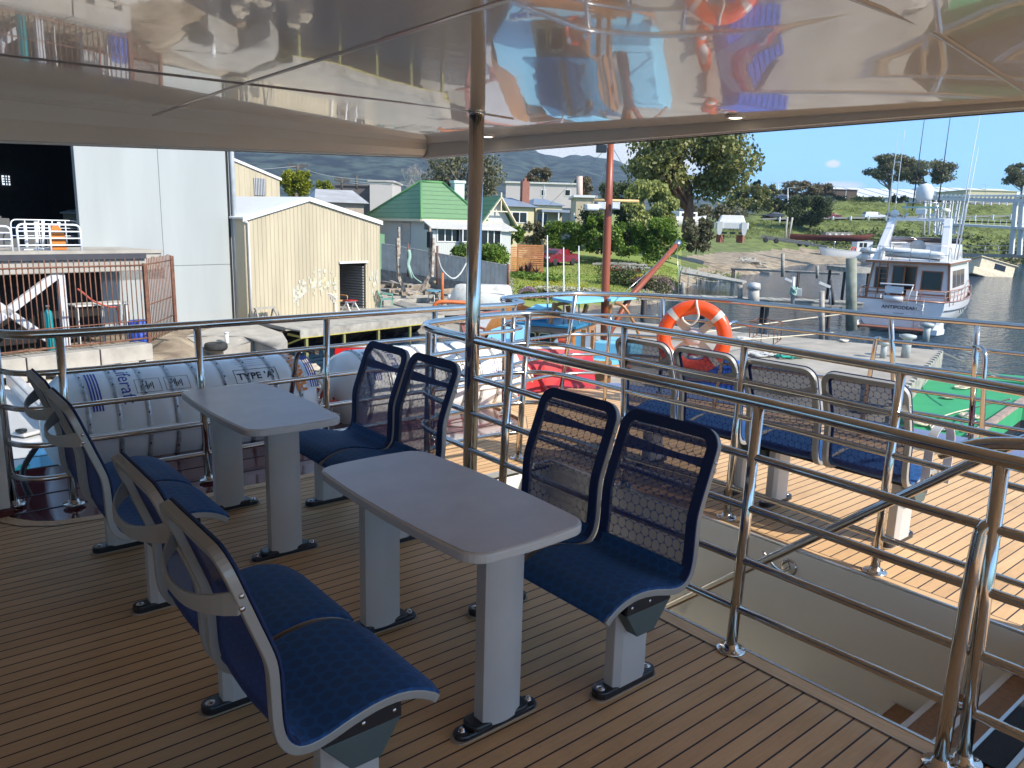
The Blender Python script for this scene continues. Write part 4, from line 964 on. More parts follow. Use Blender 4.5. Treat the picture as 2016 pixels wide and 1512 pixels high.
mb = MB(); mb.fbox(FG, -20, 0, 14, 14.2, 0, TOPZ); mb.fbox(FG, -.2, 0, .2, 14, 0, TOPZ); mb.fbox(FG, -20, 0, 0, 14, TOPZ, TOPZ+.2); mb.fbox(FG, -20.2, -20, 0, 14, 0, TOPZ); mb.build('interior_walls', BLACKI, gs)
mb = MB(); mb.fbox(FG, -20, aU+.3, .2, 14, cF-.9, cF-.25); mb.build('upper_floor', M('dark_floor', (.06, .055, .05), .9), gs)
mb = MB()   # small window in the dark hall's back wall, daylight painted as a glow
a0, c0 = FG.hit(5, 364, 13.9); a1, c1_ = FG.hit(18, 346, 13.9); mb.fbox(FG, a0, a1, 13.86, 13.92, c0, c1_)
for k in range(1, 3): mb.fbox(FG, a0+(a1-a0)*k/3-.02, a0+(a1-a0)*k/3+.02, 13.82, 13.86, c0, c1_, 1)
for k in range(1, 4): mb.fbox(FG, a0, a1, 13.82, 13.86, c0+(c1_-c0)*k/4-.02, c0+(c1_-c0)*k/4+.02, 1)
lw = bpy.data.materials.new('daylight_glow_glass'); t, b = nodes(lw); b.inputs['Emission Color'].default_value = (.8, .9, 1, 1); b.inputs['Emission Strength'].default_value = .55
mb.build('back_window', [lw, BLACKI], gs)
q = random.Random(11); mb = MB()
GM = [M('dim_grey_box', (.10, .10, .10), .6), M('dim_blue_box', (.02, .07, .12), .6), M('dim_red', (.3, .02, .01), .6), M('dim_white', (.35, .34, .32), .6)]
for k in range(26):
    px = q.uniform(-10, 150); b_ = q.uniform(1.0, 5); a, c = FG.hit(px, q.uniform(400, 440), b_); s_ = q.uniform(.08, .32); c = cF-.25; mb.fbox(FG, a-s_, a+s_, b_, b_+.5, c, c+q.uniform(.3, 1.3), q.choice((0, 0, 0, 1, 0, 3)))
mb.build('stored_machinery', GM, gs)
# platform in front of the shed doorway
pf = thing('loading_platform', FG.p(-8, -2.4, 0), 'concrete loading platform with dark edge strip in front of the grey shed doorway', 'platform')
bP = -2.6; aE, cE = FG.hit(318, 492, bP); _, cB = FG.hit(250, 534, bP)
mb = MB(); mb.fbox(FG, -20, aE, bP, -.02, cB, cE-.10); mb.build('slab', CONC, pf, bevel=.03)
mb = MB(); mb.fbox(FG, -20, aE, bP-.05, -.02, cE-.10, cE); mb.build('deck_strip', CONCP, pf)
a_, _ = FG.hit(285, 510, bP); mb = MB(); mb.fbox(FG, -20, a_, bP-.10, bP-.05, cE-.26, cE-.09); mb.build('fender_strip', M('black_rubber', (.05, .05, .06), .8), pf)
mb = MB()
for px in (130,): a_, _ = FG.hit(px, 600, bP); mb.fbox(FG, a_-.09, a_+.09, bP+.1, bP+.28, 0, cB)
mb.beam(FG.p(FG.hit(-40, 665, bP)[0], bP+.15, FG.hit(-40, 660, bP)[1]), FG.p(FG.hit(118, 548, bP)[0], bP+.15, FG.hit(118, 540, bP)[1]), .14, .22)
mb.beam(FG.p(FG.hit(-20, 590, bP)[0], bP+.15, FG.hit(-20, 588, bP)[1]), FG.p(FG.hit(98, 668, bP)[0], bP+.15, FG.hit(100, 668, bP)[1]), .14, .20)
mb.build('steel_frame', M('pale_steel_paint', (.52, .52, .54), .5, var=.12), pf)
mb = MB(); mb.fbox(FG, -20, FG.hit(172, 560)[0], -.9, -.85, 0, cB-.02); mb.build('recess_shade_sheet', BLACKI, pf)  # black sheet painting the shade of the openings below the platform
def fence_rail(name, label, F, pxs_, pyt, pyb, b, mat, group, n=4, rad=.022, posts=None, tb=0):
    a0, ct = F.hit(pxs_[0], pyt[0], b); a1, ct1 = F.hit(pxs_[1], pyt[1], b); cb = F.hit(pxs_[0], pyb[0], b)[1]
    root = thing(name, F.p((a0+a1)/2, b, cb), label, 'railing', group)
    mb = MB(); mb.tube(fillet([F.p(a0, b, cb), F.p(a0, b, ct), F.p(a1, b, ct), F.p(a1, b, cb)], .18), rad, 8); mb.build('frame_tube', mat, root)
    for k in range(1, n):
        c = cb+(ct-cb)*k/n; mb = MB(); mb.tube([F.p(a0, b, c), F.p(a1, b, c)], rad*.8, 6); mb.build('bar', mat, root)
    for f in (posts or (.5,)): mb = MB(); mb.tube([F.p(a0+(a1-a0)*f, b, cb), F.p(a0+(a1-a0)*f, b, ct)], rad*.9, 6); mb.build('upright', mat, root)
    return root
WR = M('white_rail_paint', (.74, .76, .80), .4, var=.05); GR = 'white pipe railings on the loading platform'
fence_rail('pipe_railing', 'white pipe railing section by the shed doorway with an orange jacket behind', FG, (32, 157), (441, 441), (497, 494), bP+.1, WR, GR, 4, .03)
fence_rail('pipe_railing', 'white pipe railing section cut by the left edge of the photo', FG, (-95, 20), (444, 443), (498, 497), bP+.1, WR, GR, 4, .03)
fence_rail('pipe_railing', 'thin pale railing farther back in the dark doorway', FG, (20, 153), (432, 431), (480, 480), .6, WR, GR, 3, .02, (.2, .4, .6, .8))
for k, px in enumerate((50, 70, 82, 97, 109)):
    a_, c_ = FG.hit(px, 455, bP+.8+.1*k); e = thing('pipe_stand', FG.p(a_, bP+.8+.1*k, cE), ['short', 'tall', 'slim', 'stout', 'tilted'][k]+' white pipe stand behind the platform railing'+[' leftmost', '', '', '', ' rightmost'][k], 'stand', 'white pipe stands')
    mb = MB(); mb.tube([FG.p(a_, bP+.8+.1*k, cE), FG.p(a_+.03*k, bP+.8+.1*k, cE+.75+.05*(k % 3))], .045+.006*(k % 2), 8); mb.build('tube', WR, e)
    mb = MB(); mb.fbox(FG, a_-.12, a_+.12, bP+.7+.1*k, bP+.9+.1*k, cE+.002*k, cE+.03+.002*k); mb.build('foot', WR, e)
jk = thing('life_jacket', FG.p(*FG.hit(117, 470, bP+.4)[:1], bP+.4, cE), 'orange life jacket leaning behind the white platform railing', 'life jacket')
a_, c_ = FG.hit(117, 470, bP+.4); mb = MB(); mb.prism([FG.p(a_-.22, bP+.4, cE), FG.p(a_+.20, bP+.4, cE), FG.p(a_+.22, bP+.5, cE+.45), FG.p(a_+.08, bP+.55, cE+.72), FG.p(a_-.10, bP+.55, cE+.72), FG.p(a_-.20, bP+.5, cE+.45)], FG.d2*.12)
mb.build('vest', M('orange_fabric', (.55, .16, .02), .7), jk, bevel=.03)
mb = MB()
for k in range(3): mb.fbox(FG, a_-.22, a_+.21, bP+.36+.04*k, bP+.38+.04*k, cE+.12+.2*k, cE+.16+.2*k)
mb.build('strap', BLACKP, jk)
# rusty bar fence on its concrete block
bF = -4.6
rf = thing('bar_fence', FG.p(-6, bF, 0), 'tall rusty steel bar fence standing on concrete blocks at the left', 'fence')
aC, cTop = FG.hit(284, 522, bF); _, cBot = FG.hit(284, 668, bF); aL0 = FG.hit(-90, 600, bF)[0]
nb = 34
for k in range(nb):
    a = aL0+(aC-aL0)*k/nb; mb = MB(); mb.tube([FG.p(a, bF, cBot), FG.p(a+.015*math.sin(k*7), bF, cTop+.18+.03*math.sin(k*3))], .016, 5); mb.build('bar', RUST, rf)
for c in (cTop, cBot+.55, cBot+.03): mb = MB(); mb.tube([FG.p(aL0, bF-.02, c), FG.p(aC, bF-.02, c)], .028 if c != cBot+.55 else .018, 6); mb.build('cross_rail', RUST, rf)
mb = MB(); mb.fbox(FG, aC-.05, aC+.05, bF-.05, bF+.05, cBot-.1, cTop+.05); mb.build('corner_post', RUST, rf)
ar, _ = FG.hit(341, 560, bF+1.9)
rg = thing('fence_gate', FG.p(ar, bF+1.9, 0), 'rusty barred wing of the steel fence turned towards the grey wall', 'gate')
A_ = FG.p(aC+.06, bF, 0); B_ = FG.p(ar, bF+1.9, 0)
for k in range(17):
    p = A_.lerp(B_, (k+.5)/17); mb = MB(); mb.tube([p+Vector((0, 0, cBot-.1)), p+Vector((0, 0, cTop+.20+.02*math.sin(k*5)))], .015, 5); mb.build('bar', RUST, rg)
for c in (cTop+.02, cBot+1.0, cBot+.4, cBot): mb = MB(); mb.tube([A_+Vector((0, 0, c)), B_+Vector((0, 0, c))], .02, 5); mb.build('cross_rail', RUST, rg)
mb = MB(); mb.box(B_+Vector((0, 0, (cTop+cBot)/2)), (.10, .10, cTop-cBot+.3)); mb.build('end_post', RUST, rg)
aB, cT_ = FG.hit(300, 676, bF-.3); cb_ = FG.hit(300, 700, bF-.3)[1]
for k, (p0, p1) in enumerate(((-160, 48), (50, 195), (197, 300))):
    a0 = FG.hit(p0, 690, bF-.3)[0]; a1 = FG.hit(p1, 690, bF-.3)[0]; cT = cT_; cb = cT-.62
    e = thing('concrete_block', FG.p((a0+a1)/2, bF, cb), ['long pale concrete block under the rusty fence, leftmost', 'pale concrete block with forklift notches under the rusty fence, middle', 'pale concrete block under the rusty fence corner, rightmost'][k], 'block', 'concrete blocks under the fence')
    mb = MB(); n0 = .25; L = a1-a0
    mb.fbox(FG, a0, a1-.012, bF-.35, bF+.35, cb+.17, cT)
    for (x0, x1) in ((0, L*.22), (L*.36, L*.70), (L*.84, L-.012)): mb.fbox(FG, a0+x0, a0+x1, bF-.348, bF+.348, cb, cb+.168)
    mb.build('block', CONCP, e, bevel=.015)
for k in range(4):
    a0 = FG.hit(-160+10*k, 700, bF-1)[0]; a1 = FG.hit(330+12*k, 700, bF-1)[0]; e = thing('timber_plank', FG.p((a0+a1)/2, bF-.8-.25*k, cb_-.6), ['white painted plank lying against the concrete blocks', 'cracked pale plank second from the blocks', 'rust stained pale plank third from the blocks', 'outermost pale plank along the bank edge'][k], 'plank', 'planks below the rusty fence')
    mb = MB(); mb.fbox(FG, a0, a1, bF-.62-.26*k, bF-.40-.26*k, cT_-.62-.10-.05*k, cT_-.62-.02-.05*k); mb.build('plank', M('pale_plank', (.58, .54, .48), .8, var=.2, vscale=3), e)
gc = thing('gas_cylinder', FG.p(*FG.hit(98, 640, -3.5)[:1], -3.5, 0), 'teal gas cylinder standing behind the rusty bars', 'gas cylinder')
a_, _ = FG.hit(97, 640, -3.5); mb = MB(); mb.lathe(FG.p(a_, -3.5, 0), [(.10, 0), (.105, .02), (.105, 1.15), (.08, 1.24), (.03, 1.28)], 16); mb.build('cylinder', M('teal_paint', (.01, .26, .28), .4), gc)
mb = MB(); mb.lathe(FG.p(a_, -3.5, 1.28), [(.028, 0), (.028, .08), (.05, .08), (.05, .12), (0, .12)], 10); mb.build('valve', BOLT, gc)
bk = thing('plastic_drum', FG.p(*FG.hit(275, 640, -3.2)[:1], -3.2, 0), 'blue ribbed plastic drum behind the rusty fence near its corner', 'drum')
a_, _ = FG.hit(275, 640, -3.2); mb = MB(); mb.lathe(FG.p(a_, -3.2, .05), [(.30, 0), (.33, .05), (.33, .3), (.31, .33), (.33, .36), (.33, .62), (.30, .68)], 18); mb.build('body', M('blue_plastic', (.03, .08, .42), .5), bk)
wb = thing('workbench', FG.p(*FG.hit(190, 640, -2.2)[:1], -2.2, 0), 'cluttered steel workbench with red hose behind the rusty fence', 'workbench')
a0, c0 = FG.hit(138, 600, -2.0); a1, _ = FG.hit(246, 600, -2.0); mb = MB(); mb.fbox(FG, a0, a1, -2.3, -1.6, c0-.05, c0); mb.build('top', WHITED, wb)
for f in (.05, .5, .95): mb = MB(); mb.fbox(FG, a0+(a1-a0)*f-.03, a0+(a1-a0)*f+.03, -2.25, -2.15, 0, c0-.05); mb.build('leg', WHITED, wb)
mb = MB(); mb.tube(spline([FG.p(FG.hit(152, 560, -2.4)[0], -2.4, c0+.5), FG.p(FG.hit(165, 575, -2.4)[0], -2.4, c0+.35), FG.p(FG.hit(185, 590, -2.4)[0], -2.4, c0+.1), FG.p(FG.hit(215, 605, -2.4)[0], -2.4, c0-.1), FG.p(FG.hit(232, 620, -2.4)[0], -2.4, c0-.2), FG.p(FG.hit(238, 670, -2.4)[0], -2.4, 0.1)], 5), .03, 6); mb.build('hose', M('red_hose', (.45, .09, .06), .5), wb)

# quay apron in front of the cream shed
mb = MB()
ap = [PZ(505, 634, -2.2), PZ(562, 646, -2.2), PZ(842, 618, -2.2), PZ(1000, 612, -2.2), PZ(1010, 590, -2.2), PZ(760, 585, -2.2), PZ(640, 585, -2.2), PZ(500, 600, -2.2)]
ap = [Vector((p.x, p.y, -2.185)) for p in ap]
mb.prism([p-Vector((0, 0, .12)) for p in ap], (0, 0, .13)); struct(mb, 'quay_apron', CONC)
wf = thing('timber_wharf', PZ(700, 640, -2.2), 'grey timber wharf edge with yellow line in front of the cream shed', 'wharf')
e0 = PZ(560, 648, -2.2); e1_ = PZ(845, 619, -2.2); dv = (e1_-e0).normalized(); nr_ = Vector((dv.y, -dv.x, 0))
mb = MB(); mb.prism([e0+Vector((0, 0, .0)), e1_, e1_+nr_*.9, e0+nr_*.9], (0, 0, .05)); 
F_ = Fr(e0+nr_*.9, math.atan2(dv.y, dv.x)); Lw = (e1_-e0).length
mb.fbox(F_, 0, Lw, -.02, .02, -.22, .06); mb.build('edge_beam', TIMG, wf)
mb = MB(); mb.fbox(F_, 0, Lw, -.035, -.022, -.25, -.215); mb.build('yellow_edge', M('yellow_paint', (.42, .36, .08), .6, var=.2), wf)
for k in range(5):
    a = .3+(Lw-.6)*k/4; mb = MB(); mb.fbox(F_, a-.05, a+.05, .0, .10, -1.6, -.22); mb.build('pile', M('algae_yellow_post', (.22, .21, .08), .8), wf)
mb = MB(); mb.beam(F_.p(.15, .05, -.25), F_.p(-.05, .75, -.55), .06, .06); mb.beam(F_.p(.15, .05, -.22), F_.p(.15, .9, -.2), .07, .07); mb.build('bracket', M('yellow_paint', (1, 1, 1)), wf)
mb = MB(); q = random.Random(5); rows = []
for i in range(9):
    rows.append([F_.p(a*Lw/24*1.02-.1, 1.25+.12*i*(.5+.5*noise.noise(Vector((a*.5, i*.4, 0))))+noise.noise(Vector((a*.7, i*.8, 2)))*.25, -.12-.13*i) for a in range(25)])
mb.grid(rows, 0, False, flip=True); ws = struct(mb, 'quay_rubble_wall', M('void_shade_rubble', (.10, .075, .06), .9, col2=(.015, .013, .012), vscale=1.6, bump=1, bscale=9, detail=9, vlo=.42, vhi=.62))  # near black colour paints the shade of the void under the wharf
# concrete lump and rocks of the bank at the left of the wharf
q = random.Random(21)
ROCK = [M('pale_rock', (.44, .38, .29), .95, var=.25, vscale=3, bump=1, bscale=10), M('brown_rock', (.26, .19, .13), .95, var=.3, vscale=3, bump=1, bscale=10)]
def rock(p, s_, mat, root, sq=.7):
    rows = []; sd_ = q.random()*100
    for i in range(7):
        th = math.pi*i/6; rows.append([p+Vector((math.sin(th)*math.cos(2*math.pi*j/9), math.sin(th)*math.sin(2*math.pi*j/9), math.cos(th)*sq))*s_*(1+.5*noise.noise(Vector((math.sin(th)*math.cos(2*math.pi*(j % 9)/9)*1.3+sd_, math.sin(th)*math.sin(2*math.pi*(j % 9)/9)*1.3, i*.4)))) for j in range(10)])
    mb = MB(); mb.grid(rows, 0, False, flip=True); return mb
lump = thing('concrete_slab', PZ(440, 660, -2.4), 'broken pale concrete slab hanging over the eroded bank', 'slab')
pts = [PZ(365, 662, -2.35), PZ(430, 642, -2.25), PZ(500, 636, -2.2), PZ(556, 655, -2.3), PZ(566, 672, -2.4), PZ(552, 690, -2.6), PZ(500, 672, -2.5), PZ(440, 690, -2.6), PZ(395, 684, -2.6)]
mb = MB(); n_ = len(pts); cen = sum(pts, Vector())/n_+Vector((0, 0, .02)); rows = []
for k in range(5): f = 1-k/4; rows.append([cen.lerp(pts[i % n_], f)+Vector((0, 0, .05*math.sin((1-f)*1.5)+.05*noise.noise(Vector((i*1.7, k*1.3, 5))))) for i in range(n_+1)])
mb.grid(rows, 0, True); r0 = [pts[i % n_] for i in range(n_+1)]; mb.grid([[p-Vector((0, 0, .5)) for p in r0], r0], 0, False); mb.build('slab', CONCP, lump, solid=0)
for k in range(54):
    px = q.uniform(20, 640); py = 700-(px-300)*.04+q.uniform(-14, 40) if px > 300 else q.uniform(745, 800)
    z = -2.75 if px > 300 else -2.7; p = PZ(px, py, z)
    vv = p.dot(FW); p.z = max(W-.05, ground(px, vv)); s_ = q.uniform(.08, .30)
    c1x = ['pale', 'brown', 'dusty', 'angular', 'flat', 'cracked'][k % 6]
    mb = rock(p, s_, 0, None); o = mb.build('rock', ROCK[q.random() > .55]); tag(o, 'loose broken rocks and rubble on the muddy bank below the sheds', 'rock', 'loose rocks on the bank')
ty = thing('tyre', PZ(425, 678, -2.35), 'old black tyre half sunk in the rubble bank', 'tyre'); c = PZ(425, 680, -2.45)
mb = MB(); mb.lathe(c-Vector((0, 0, .14)), [(.18, 0), (.33, .0), (.37, .05), (.37, .16), (.33, .22), (.20, .22), (.18, .18), (.17, .1), (.18, 0)], 24); mb.build('tread', M('tyre_rubber', (.03, .03, .03), .85, var=.3), ty)
bp2 = thing('bollard_pipe', PZ(447, 680, -2.5), 'short white plastic pipe stub standing in the rubble', 'pipe'); c = PZ(447, 676, -2.5)
mb = MB(); mb.tube([c-Vector((0, 0, .1)), c+Vector((0, 0, .36))], .07, 12); mb.lathe(c+Vector((0, 0, .34)), [(.085, 0), (.085, .05), (0, .05)], 12); mb.build('tube', WHITE, bp2)

# chairs, trestles by the shed
def chair(px, py, mat, label, az, high=False, group='plastic chairs outside the shed'):
    a, _ = FS.hit(px, py, -.9); p = PZ(px, py, -2.185); root = thing('garden_chair', (0, 0, 0), label, 'chair', group); F = Fr((0, 0, 0), 0)
    w_ = .26
    mb = MB(); mb.fbox(F, -w_, w_, -w_, w_, .40, .43); mb.build('seat', mat, root, bevel=.01)
    for (x, y) in ((-1, -1), (1, -1), (1, 1), (-1, 1)): mb = MB(); mb.beam((x*w_*.92, y*w_*.92, .41), (x*w_*1.12, y*w_*1.12, 0), .045, .045); mb.build('leg', mat, root)
    H_ = .95 if high else .80; mb = MB()
    for k in range(7): x = -w_+.03+k*(2*w_-.06)/6; mb.beam((x, w_, .43), (x*1.05, w_+.16, H_-.04*abs(k-3)*.6), .045, .02)
    mb.tube(spline([(-w_, w_, .5), (-w_*.95, w_+.12, H_-.15), (0, w_+.17, H_+.01), (w_*.95, w_+.12, H_-.15), (w_, w_, .5)], 5), .022, 6); mb.build('backrest', mat, root)
    for s_ in (-1, 1): mb = MB(); mb.tube(fillet([(s_*w_*1.05, -w_, .42), (s_*w_*1.12, -w_, .63), (s_*w_*1.08, w_+.08, .66)], .06), .02, 6); mb.build('arm', mat, root)
    root.location = p; root.rotation_euler = (0, 0, az); return root
WP = M('white_plastic', (.72, .71, .68), .5); PEACH = M('peach_plastic', (.62, .36, .17), .5); GP = M('green_plastic', (.13, .33, .25), .5); DGP = M('dark_green_plastic', (.01, .12, .10), .5)
chair(650, 613, WP, 'white plastic garden chair outside the cream shed', R(150)); chair(667, 610, PEACH, 'peach high backed garden chair beside the doorway', R(20), True)
chair(762, 606, GP, 'pale green plastic chair at the right corner of the shed', R(60)); chair(704, 598, DGP, 'dark green chair just inside the dark doorway', R(20))
def trestle(px, py, wd, ht, label, mat, dy=0.0):
    p = PZ(px, py, -2.185); F = Fr(p, AZ1); root = thing('trestle', p, label, 'trestle', 'trestles by the shed wall')
    mb = MB(); mb.fbox(F, -wd/2, wd/2, -.06, .06, ht-.07, ht); mb.build('top', mat, root)
    for sx in (-1, 1):
        for sy in (-1, 1): mb = MB(); mb.beam(F.p(sx*wd*.42, 0, ht-.04), F.p(sx*wd*.5, sy*.25, 0), .05, .05); mb.build('leg', mat, root)
    return root
trestle(527, 626, .85, .78, 'tall grey timber trestle at the left end of the shed wall', TIMG); trestle(522, 631, .95, .52, 'low timber trestle in front of the tall one', TIMG); trestle(592, 618, .85, .60, 'pale thin legged trestle table against the mural', WHITED)
st_ = trestle(690, 611, .55, .42, 'small folding stool with red top before the doorway', WHITE); mb = MB(); F = Fr(PZ(690, 611, -2.185), AZ1); mb.fbox(F, -.26, .26, -.2, .2, .42, .46); mb.build('cushion', M('red_cushion', (.35, .02, .02), .7), st_)
bu = thing('bucket', PZ(713, 603, -2.185), 'blue bucket on the doorway threshold', 'bucket'); mb = MB(); mb.lathe(PZ(713, 601, -2.185), [(.10, 0), (.14, .25), (.13, .25), (.09, .02)], 14); mb.build('pail', M('blue_plastic2', (.03, .10, .35), .5), bu)

# slipway gear, timber pile, corrugated fence, upturned dinghy
q = random.Random(8)
lb = ['split', 'thick', 'bleached', 'dark', 'short', 'long', 'cracked', 'notched']
for k in range(34):
    px = q.uniform(762, 925); v = q.uniform(36.5, 46); p = gp(px, v, .08+.16*q.random()+.12*(k % 3)); a = q.gauss(R(8), R(14)) if k % 4 else R(70+q.uniform(-20, 20)); L = q.uniform(.9, 3.4); h_ = q.uniform(.12, .28)
    mb = MB(); mb.box(p, (L, h_*1.1, h_), a); o = mb.build('timber_beam', TIMB if k % 3 else TIMG, bevel=.012); tag(o, 'weathered timber baulks heaped on the old slipway beside the cream shed', 'beam', 'timber baulks on the slipway')
for k in range(6):
    p0 = gp(752+3*k, 38.5, .10+.03*k); p1 = gp(815+6*k, 35.2+.12*k, .12); mb = MB(); mb.beam(p0, p1, .09, .06); o = mb.build('timber_plank', M('bleached_plank', (.40, .37, .32), .8, var=.3), bevel=.005); tag(o, 'long bleached planks lying right of the cream shed corner', 'plank', 'long planks on gravel')
SLP = M('slip_arm_paint', (.40, .36, .30), .6, col2=(.19, .12, .08), vscale=6, vlo=.40, vhi=.55)
for (px, pyt, pyb, pxb, vv, lab) in ((785, 447, 548, 788, 39, 'left tall steel cradle arm on the slipway, bending at its foot'), (846, 447, 545, 840, 38, 'right tall steel cradle arm with black wrap on the slipway')):
    t0 = PV(px, pyt, vv); m0 = PV(px+3, pyb-4, vv); m1 = PV(pxb+(10 if px < 800 else -12), pyb+28, vv); root = thing('cradle_arm', m1, lab, 'cradle', 'slipway cradle arms')
    mb = MB(); mb.beam(PV(px, pyt, vv), PV(px+1, pyb-10, vv), .12, .10); mb.beam(PV(px+3-(6 if px < 800 else -4), pyt+22, vv-.1), PV(px+3-(3 if px < 800 else -1), pyb, vv-.1), .17, .14); mb.build('upright', SLP, root)
    mb = MB(); mb.beam(PV(px, pyb-2, vv-.1), m1, .17, .15); mb.beam(m1, PV(m1.dot(RT)/vv*FPX+CX+(-28 if px > 800 else 14), pyb+33, vv-.2), .12, .12); mb.build('foot', SLP, root)
    if px > 800: mb = MB(); mb.box(PV(px, pyt+25, vv-.12), (.2, .2, .75), .3); mb.build('wrap', BLACKP, root)
ro = thing('hanging_rope', PV(804, 510, 39.5), 'pale green rope bundle hanging from a rusty stake on the slipway', 'rope')
mb = MB(); mb.tube([PV(803, 478, 39.6), PV(803, 545, 39.6)], .05, 6); mb.build('stake', RUST, ro); mb = MB(); mb.tube(spline([PV(804, 492, 39.5), PV(806, 505, 39.5), PV(803, 520, 39.5), PV(806, 532, 39.5), PV(812, 548, 39.5)], 4), .10, 7); mb.tube(spline([PV(806, 522, 39.5), PV(815, 545, 39.4), PV(830, 556, 39.3)], 4), .03, 6); mb.build('coil', M('pale_green_rope', (.30, .45, .38), .9), ro)
sta = thing('steel_stake', PV(861, 520, 39.8), 'rusty stake in front of the corrugated fence with a hose draped from it', 'stake'); mb = MB(); mb.tube([PV(861, 484, 39.8), PV(861, 560, 39.8)], .06, 6); mb.build('tube', RUST, sta)
mb = MB(); mb.tube(spline([PV(862, 505, 40), PV(870, 530, 40.2), PV(890, 548, 40.6), PV(905, 540, 41), PV(918, 518, 41.4)], 6), .045, 7); mb.build('hose', M('pale_hose', (.42, .44, .42), .6), sta)
CORR = M('weathered_fence_sheet', (.56, .54, .49), .75, col2=(.44, .42, .38), vscale=2)
def corr_fence(name, label, A, B, hb, ht0, ht1, mat, base=.0):
    root = thing(name, A, label, 'fence'); n = int((B-A).length/.16); mb = MB(); rows = [[], []]; d = (B-A).normalized(); nn = Vector((-d.y, d.x, 0))
    for k in range(n+1):
        f = k/n; p = A.lerp(B, f); z0 = p.z; o = nn*(.03 if k % 2 else -.03); rows[0].append(p+o+Vector((0, 0, hb))); rows[1].append(p+o+Vector((0, 0, ht0+(ht1-ht0)*f)))
    mb.grid(rows, 0, False, flip=True); mb.build('sheeting', mat, root, solid=.01)
    if hb > .1:
        mb = MB(); mb.hexa([A-nn*.1-Vector((0, 0, .5)), B-nn*.1-Vector((0, 0, .5)), B+nn*.1-Vector((0, 0, .5)), A+nn*.1-Vector((0, 0, .5)), A-nn*.1+Vector((0, 0, hb)), B-nn*.1+Vector((0, 0, hb)), B+nn*.1+Vector((0, 0, hb)), A+nn*.1+Vector((0, 0, hb))]); mb.build('block_wall', M('old_block_wall', (.24, .22, .20), .9, var=.35, vscale=4, bump=.8, bscale=12), root)
    mb = MB(); z = Vector((0, 0, ht0+.02)); mb.beam(A+z, B+Vector((0, 0, ht1+.02)), .06, .04); mb.build('capping', mat, root); return root
A = PV(752, 560, 48); A.z = -1.9; B = PV(1003, 570, 41.5); B.z = -2.35
zt0 = PV(752, 480, 48).z-A.z; zt1 = PV(1003, 524, 41.5).z-B.z
corr_fence('corrugated_fence', 'low grey corrugated fence on block wall behind the slipway', A, B, .75, zt0, zt1, CORR)
e = thing('fence_post', PV(1001, 545, 41.4), 'rusty brown end post of the grey corrugated fence', 'post'); mb = MB(); mb.tube([PV(1001, 520, 41.3), PV(1000, 566, 41.3)], .07, 8); mb.build('tube', RUST, e)
A = PV(748, 560, 50); A.z = -2; B = PV(757, 560, 55); B.z = -2
corr_fence('corrugated_fence', 'narrow green sheet fence at the back corner of the cream shed', A, B, 0, PV(750, 461, 50).z+2, PV(757, 462, 55).z+2, M('green_sheet', (.14, .26, .14), .6))
dg = thing('dinghy', PV(965, 585, 38), 'weathered white dinghy turned upside down on the quay', 'dinghy')
def hull(mb, F, L, wmax, h, keel, n=14, transom=.75, mat=0, flip=False, sheer=.25, nn=8, rake=.0, flare=0.0, fullness=.8, zoff=0, pw=1.6):
    """open hull, stern at a=0, bow at a=L"""
    rows = []
    for i in range(n+1):
        t = i/n; wd = wmax*(transom+(1-transom)*math.sin(min(1, t/.45)*math.pi/2)) if t < .45 else wmax*math.cos((t-.45)/.55*math.pi/2)**.62
        wd = max(wd, .02); zt = h+sheer*h*(t-.35)**2*3.2; zk = keel+(zt-keel)*max(0, (t-.82)/.18)**2*.9; r_ = []
        for j in range(2*nn+1):
            s_ = (j-nn)/nn; a_s = abs(s_); yy = wd*(1 if s_ > 0 else -1 if s_ < 0 else 0)*(math.sin(a_s*math.pi/2)**fullness)*(1-flare*(1-a_s)); zz = zk+(zt-zk)*(a_s**pw)
            r_.append(F.p(t*L+rake*(zz-zk)*t, yy, (zoff-zz) if flip else zoff+zz))
        rows.append(r_)
    mb.grid(rows, mat, True, flip=not flip); return rows
Fd = Fr(PV(1003, 592, 36.0), AZF+R(78)); Fd.o.z = -2.15
mb = MB(); rw = hull(mb, Fd, 3.0, .80, 1.10, 0, flip=True, zoff=1.12, sheer=.1, transom=.85, fullness=.9); mb.add(rw[0], [tuple(range(len(rw[0])))], 0)
mb.build('hull', M('chalky_white_hull', (.62, .62, .58), .6, col2=(.42, .40, .33), vscale=2.5, vlo=.3, vhi=.5), dg, solid=.02)
mb = MB()
for y in (-.55, -.3, 0, .3, .55): mb.tube([Fd.p(.05, y, 1.15-abs(y)*.62), Fd.p(1.5, y*.98, 1.14-abs(y)*.62), Fd.p(2.4, y*.6, 1.05-abs(y)*.5)], .022, 6)
mb.build('strake', WHITED, dg)
dt = thing('davit', PV(878, 600, 34.5), 'orange painted steel davit post on the quay', 'davit'); O2 = M('orange_paint', (.55, .13, .03), .6, var=.2)
mb = MB(); p = PZ(871, 600, -2.18); mb.tube([p, PV(871, 537, p.dot(FW))], .07, 8); mb.build('post', O2, dt); mb = MB(); mb.tube(spline([PV(855, 603, 33.5), PV(861, 596, 33.5), PV(880, 594, 33.6), PV(925, 597, 34)], 5), .09, 8); mb.build('arm', O2, dt)
pp = thing('white_post', PZ(886, 601, -2.18), 'short white pipe post beside the orange davit', 'post'); mb = MB(); mb.tube([PZ(886, 603, -2.18), PV(886, 580, PZ(886, 603, -2.18).dot(FW))], .12, 12); mb.build('tube', WHITE, pp)
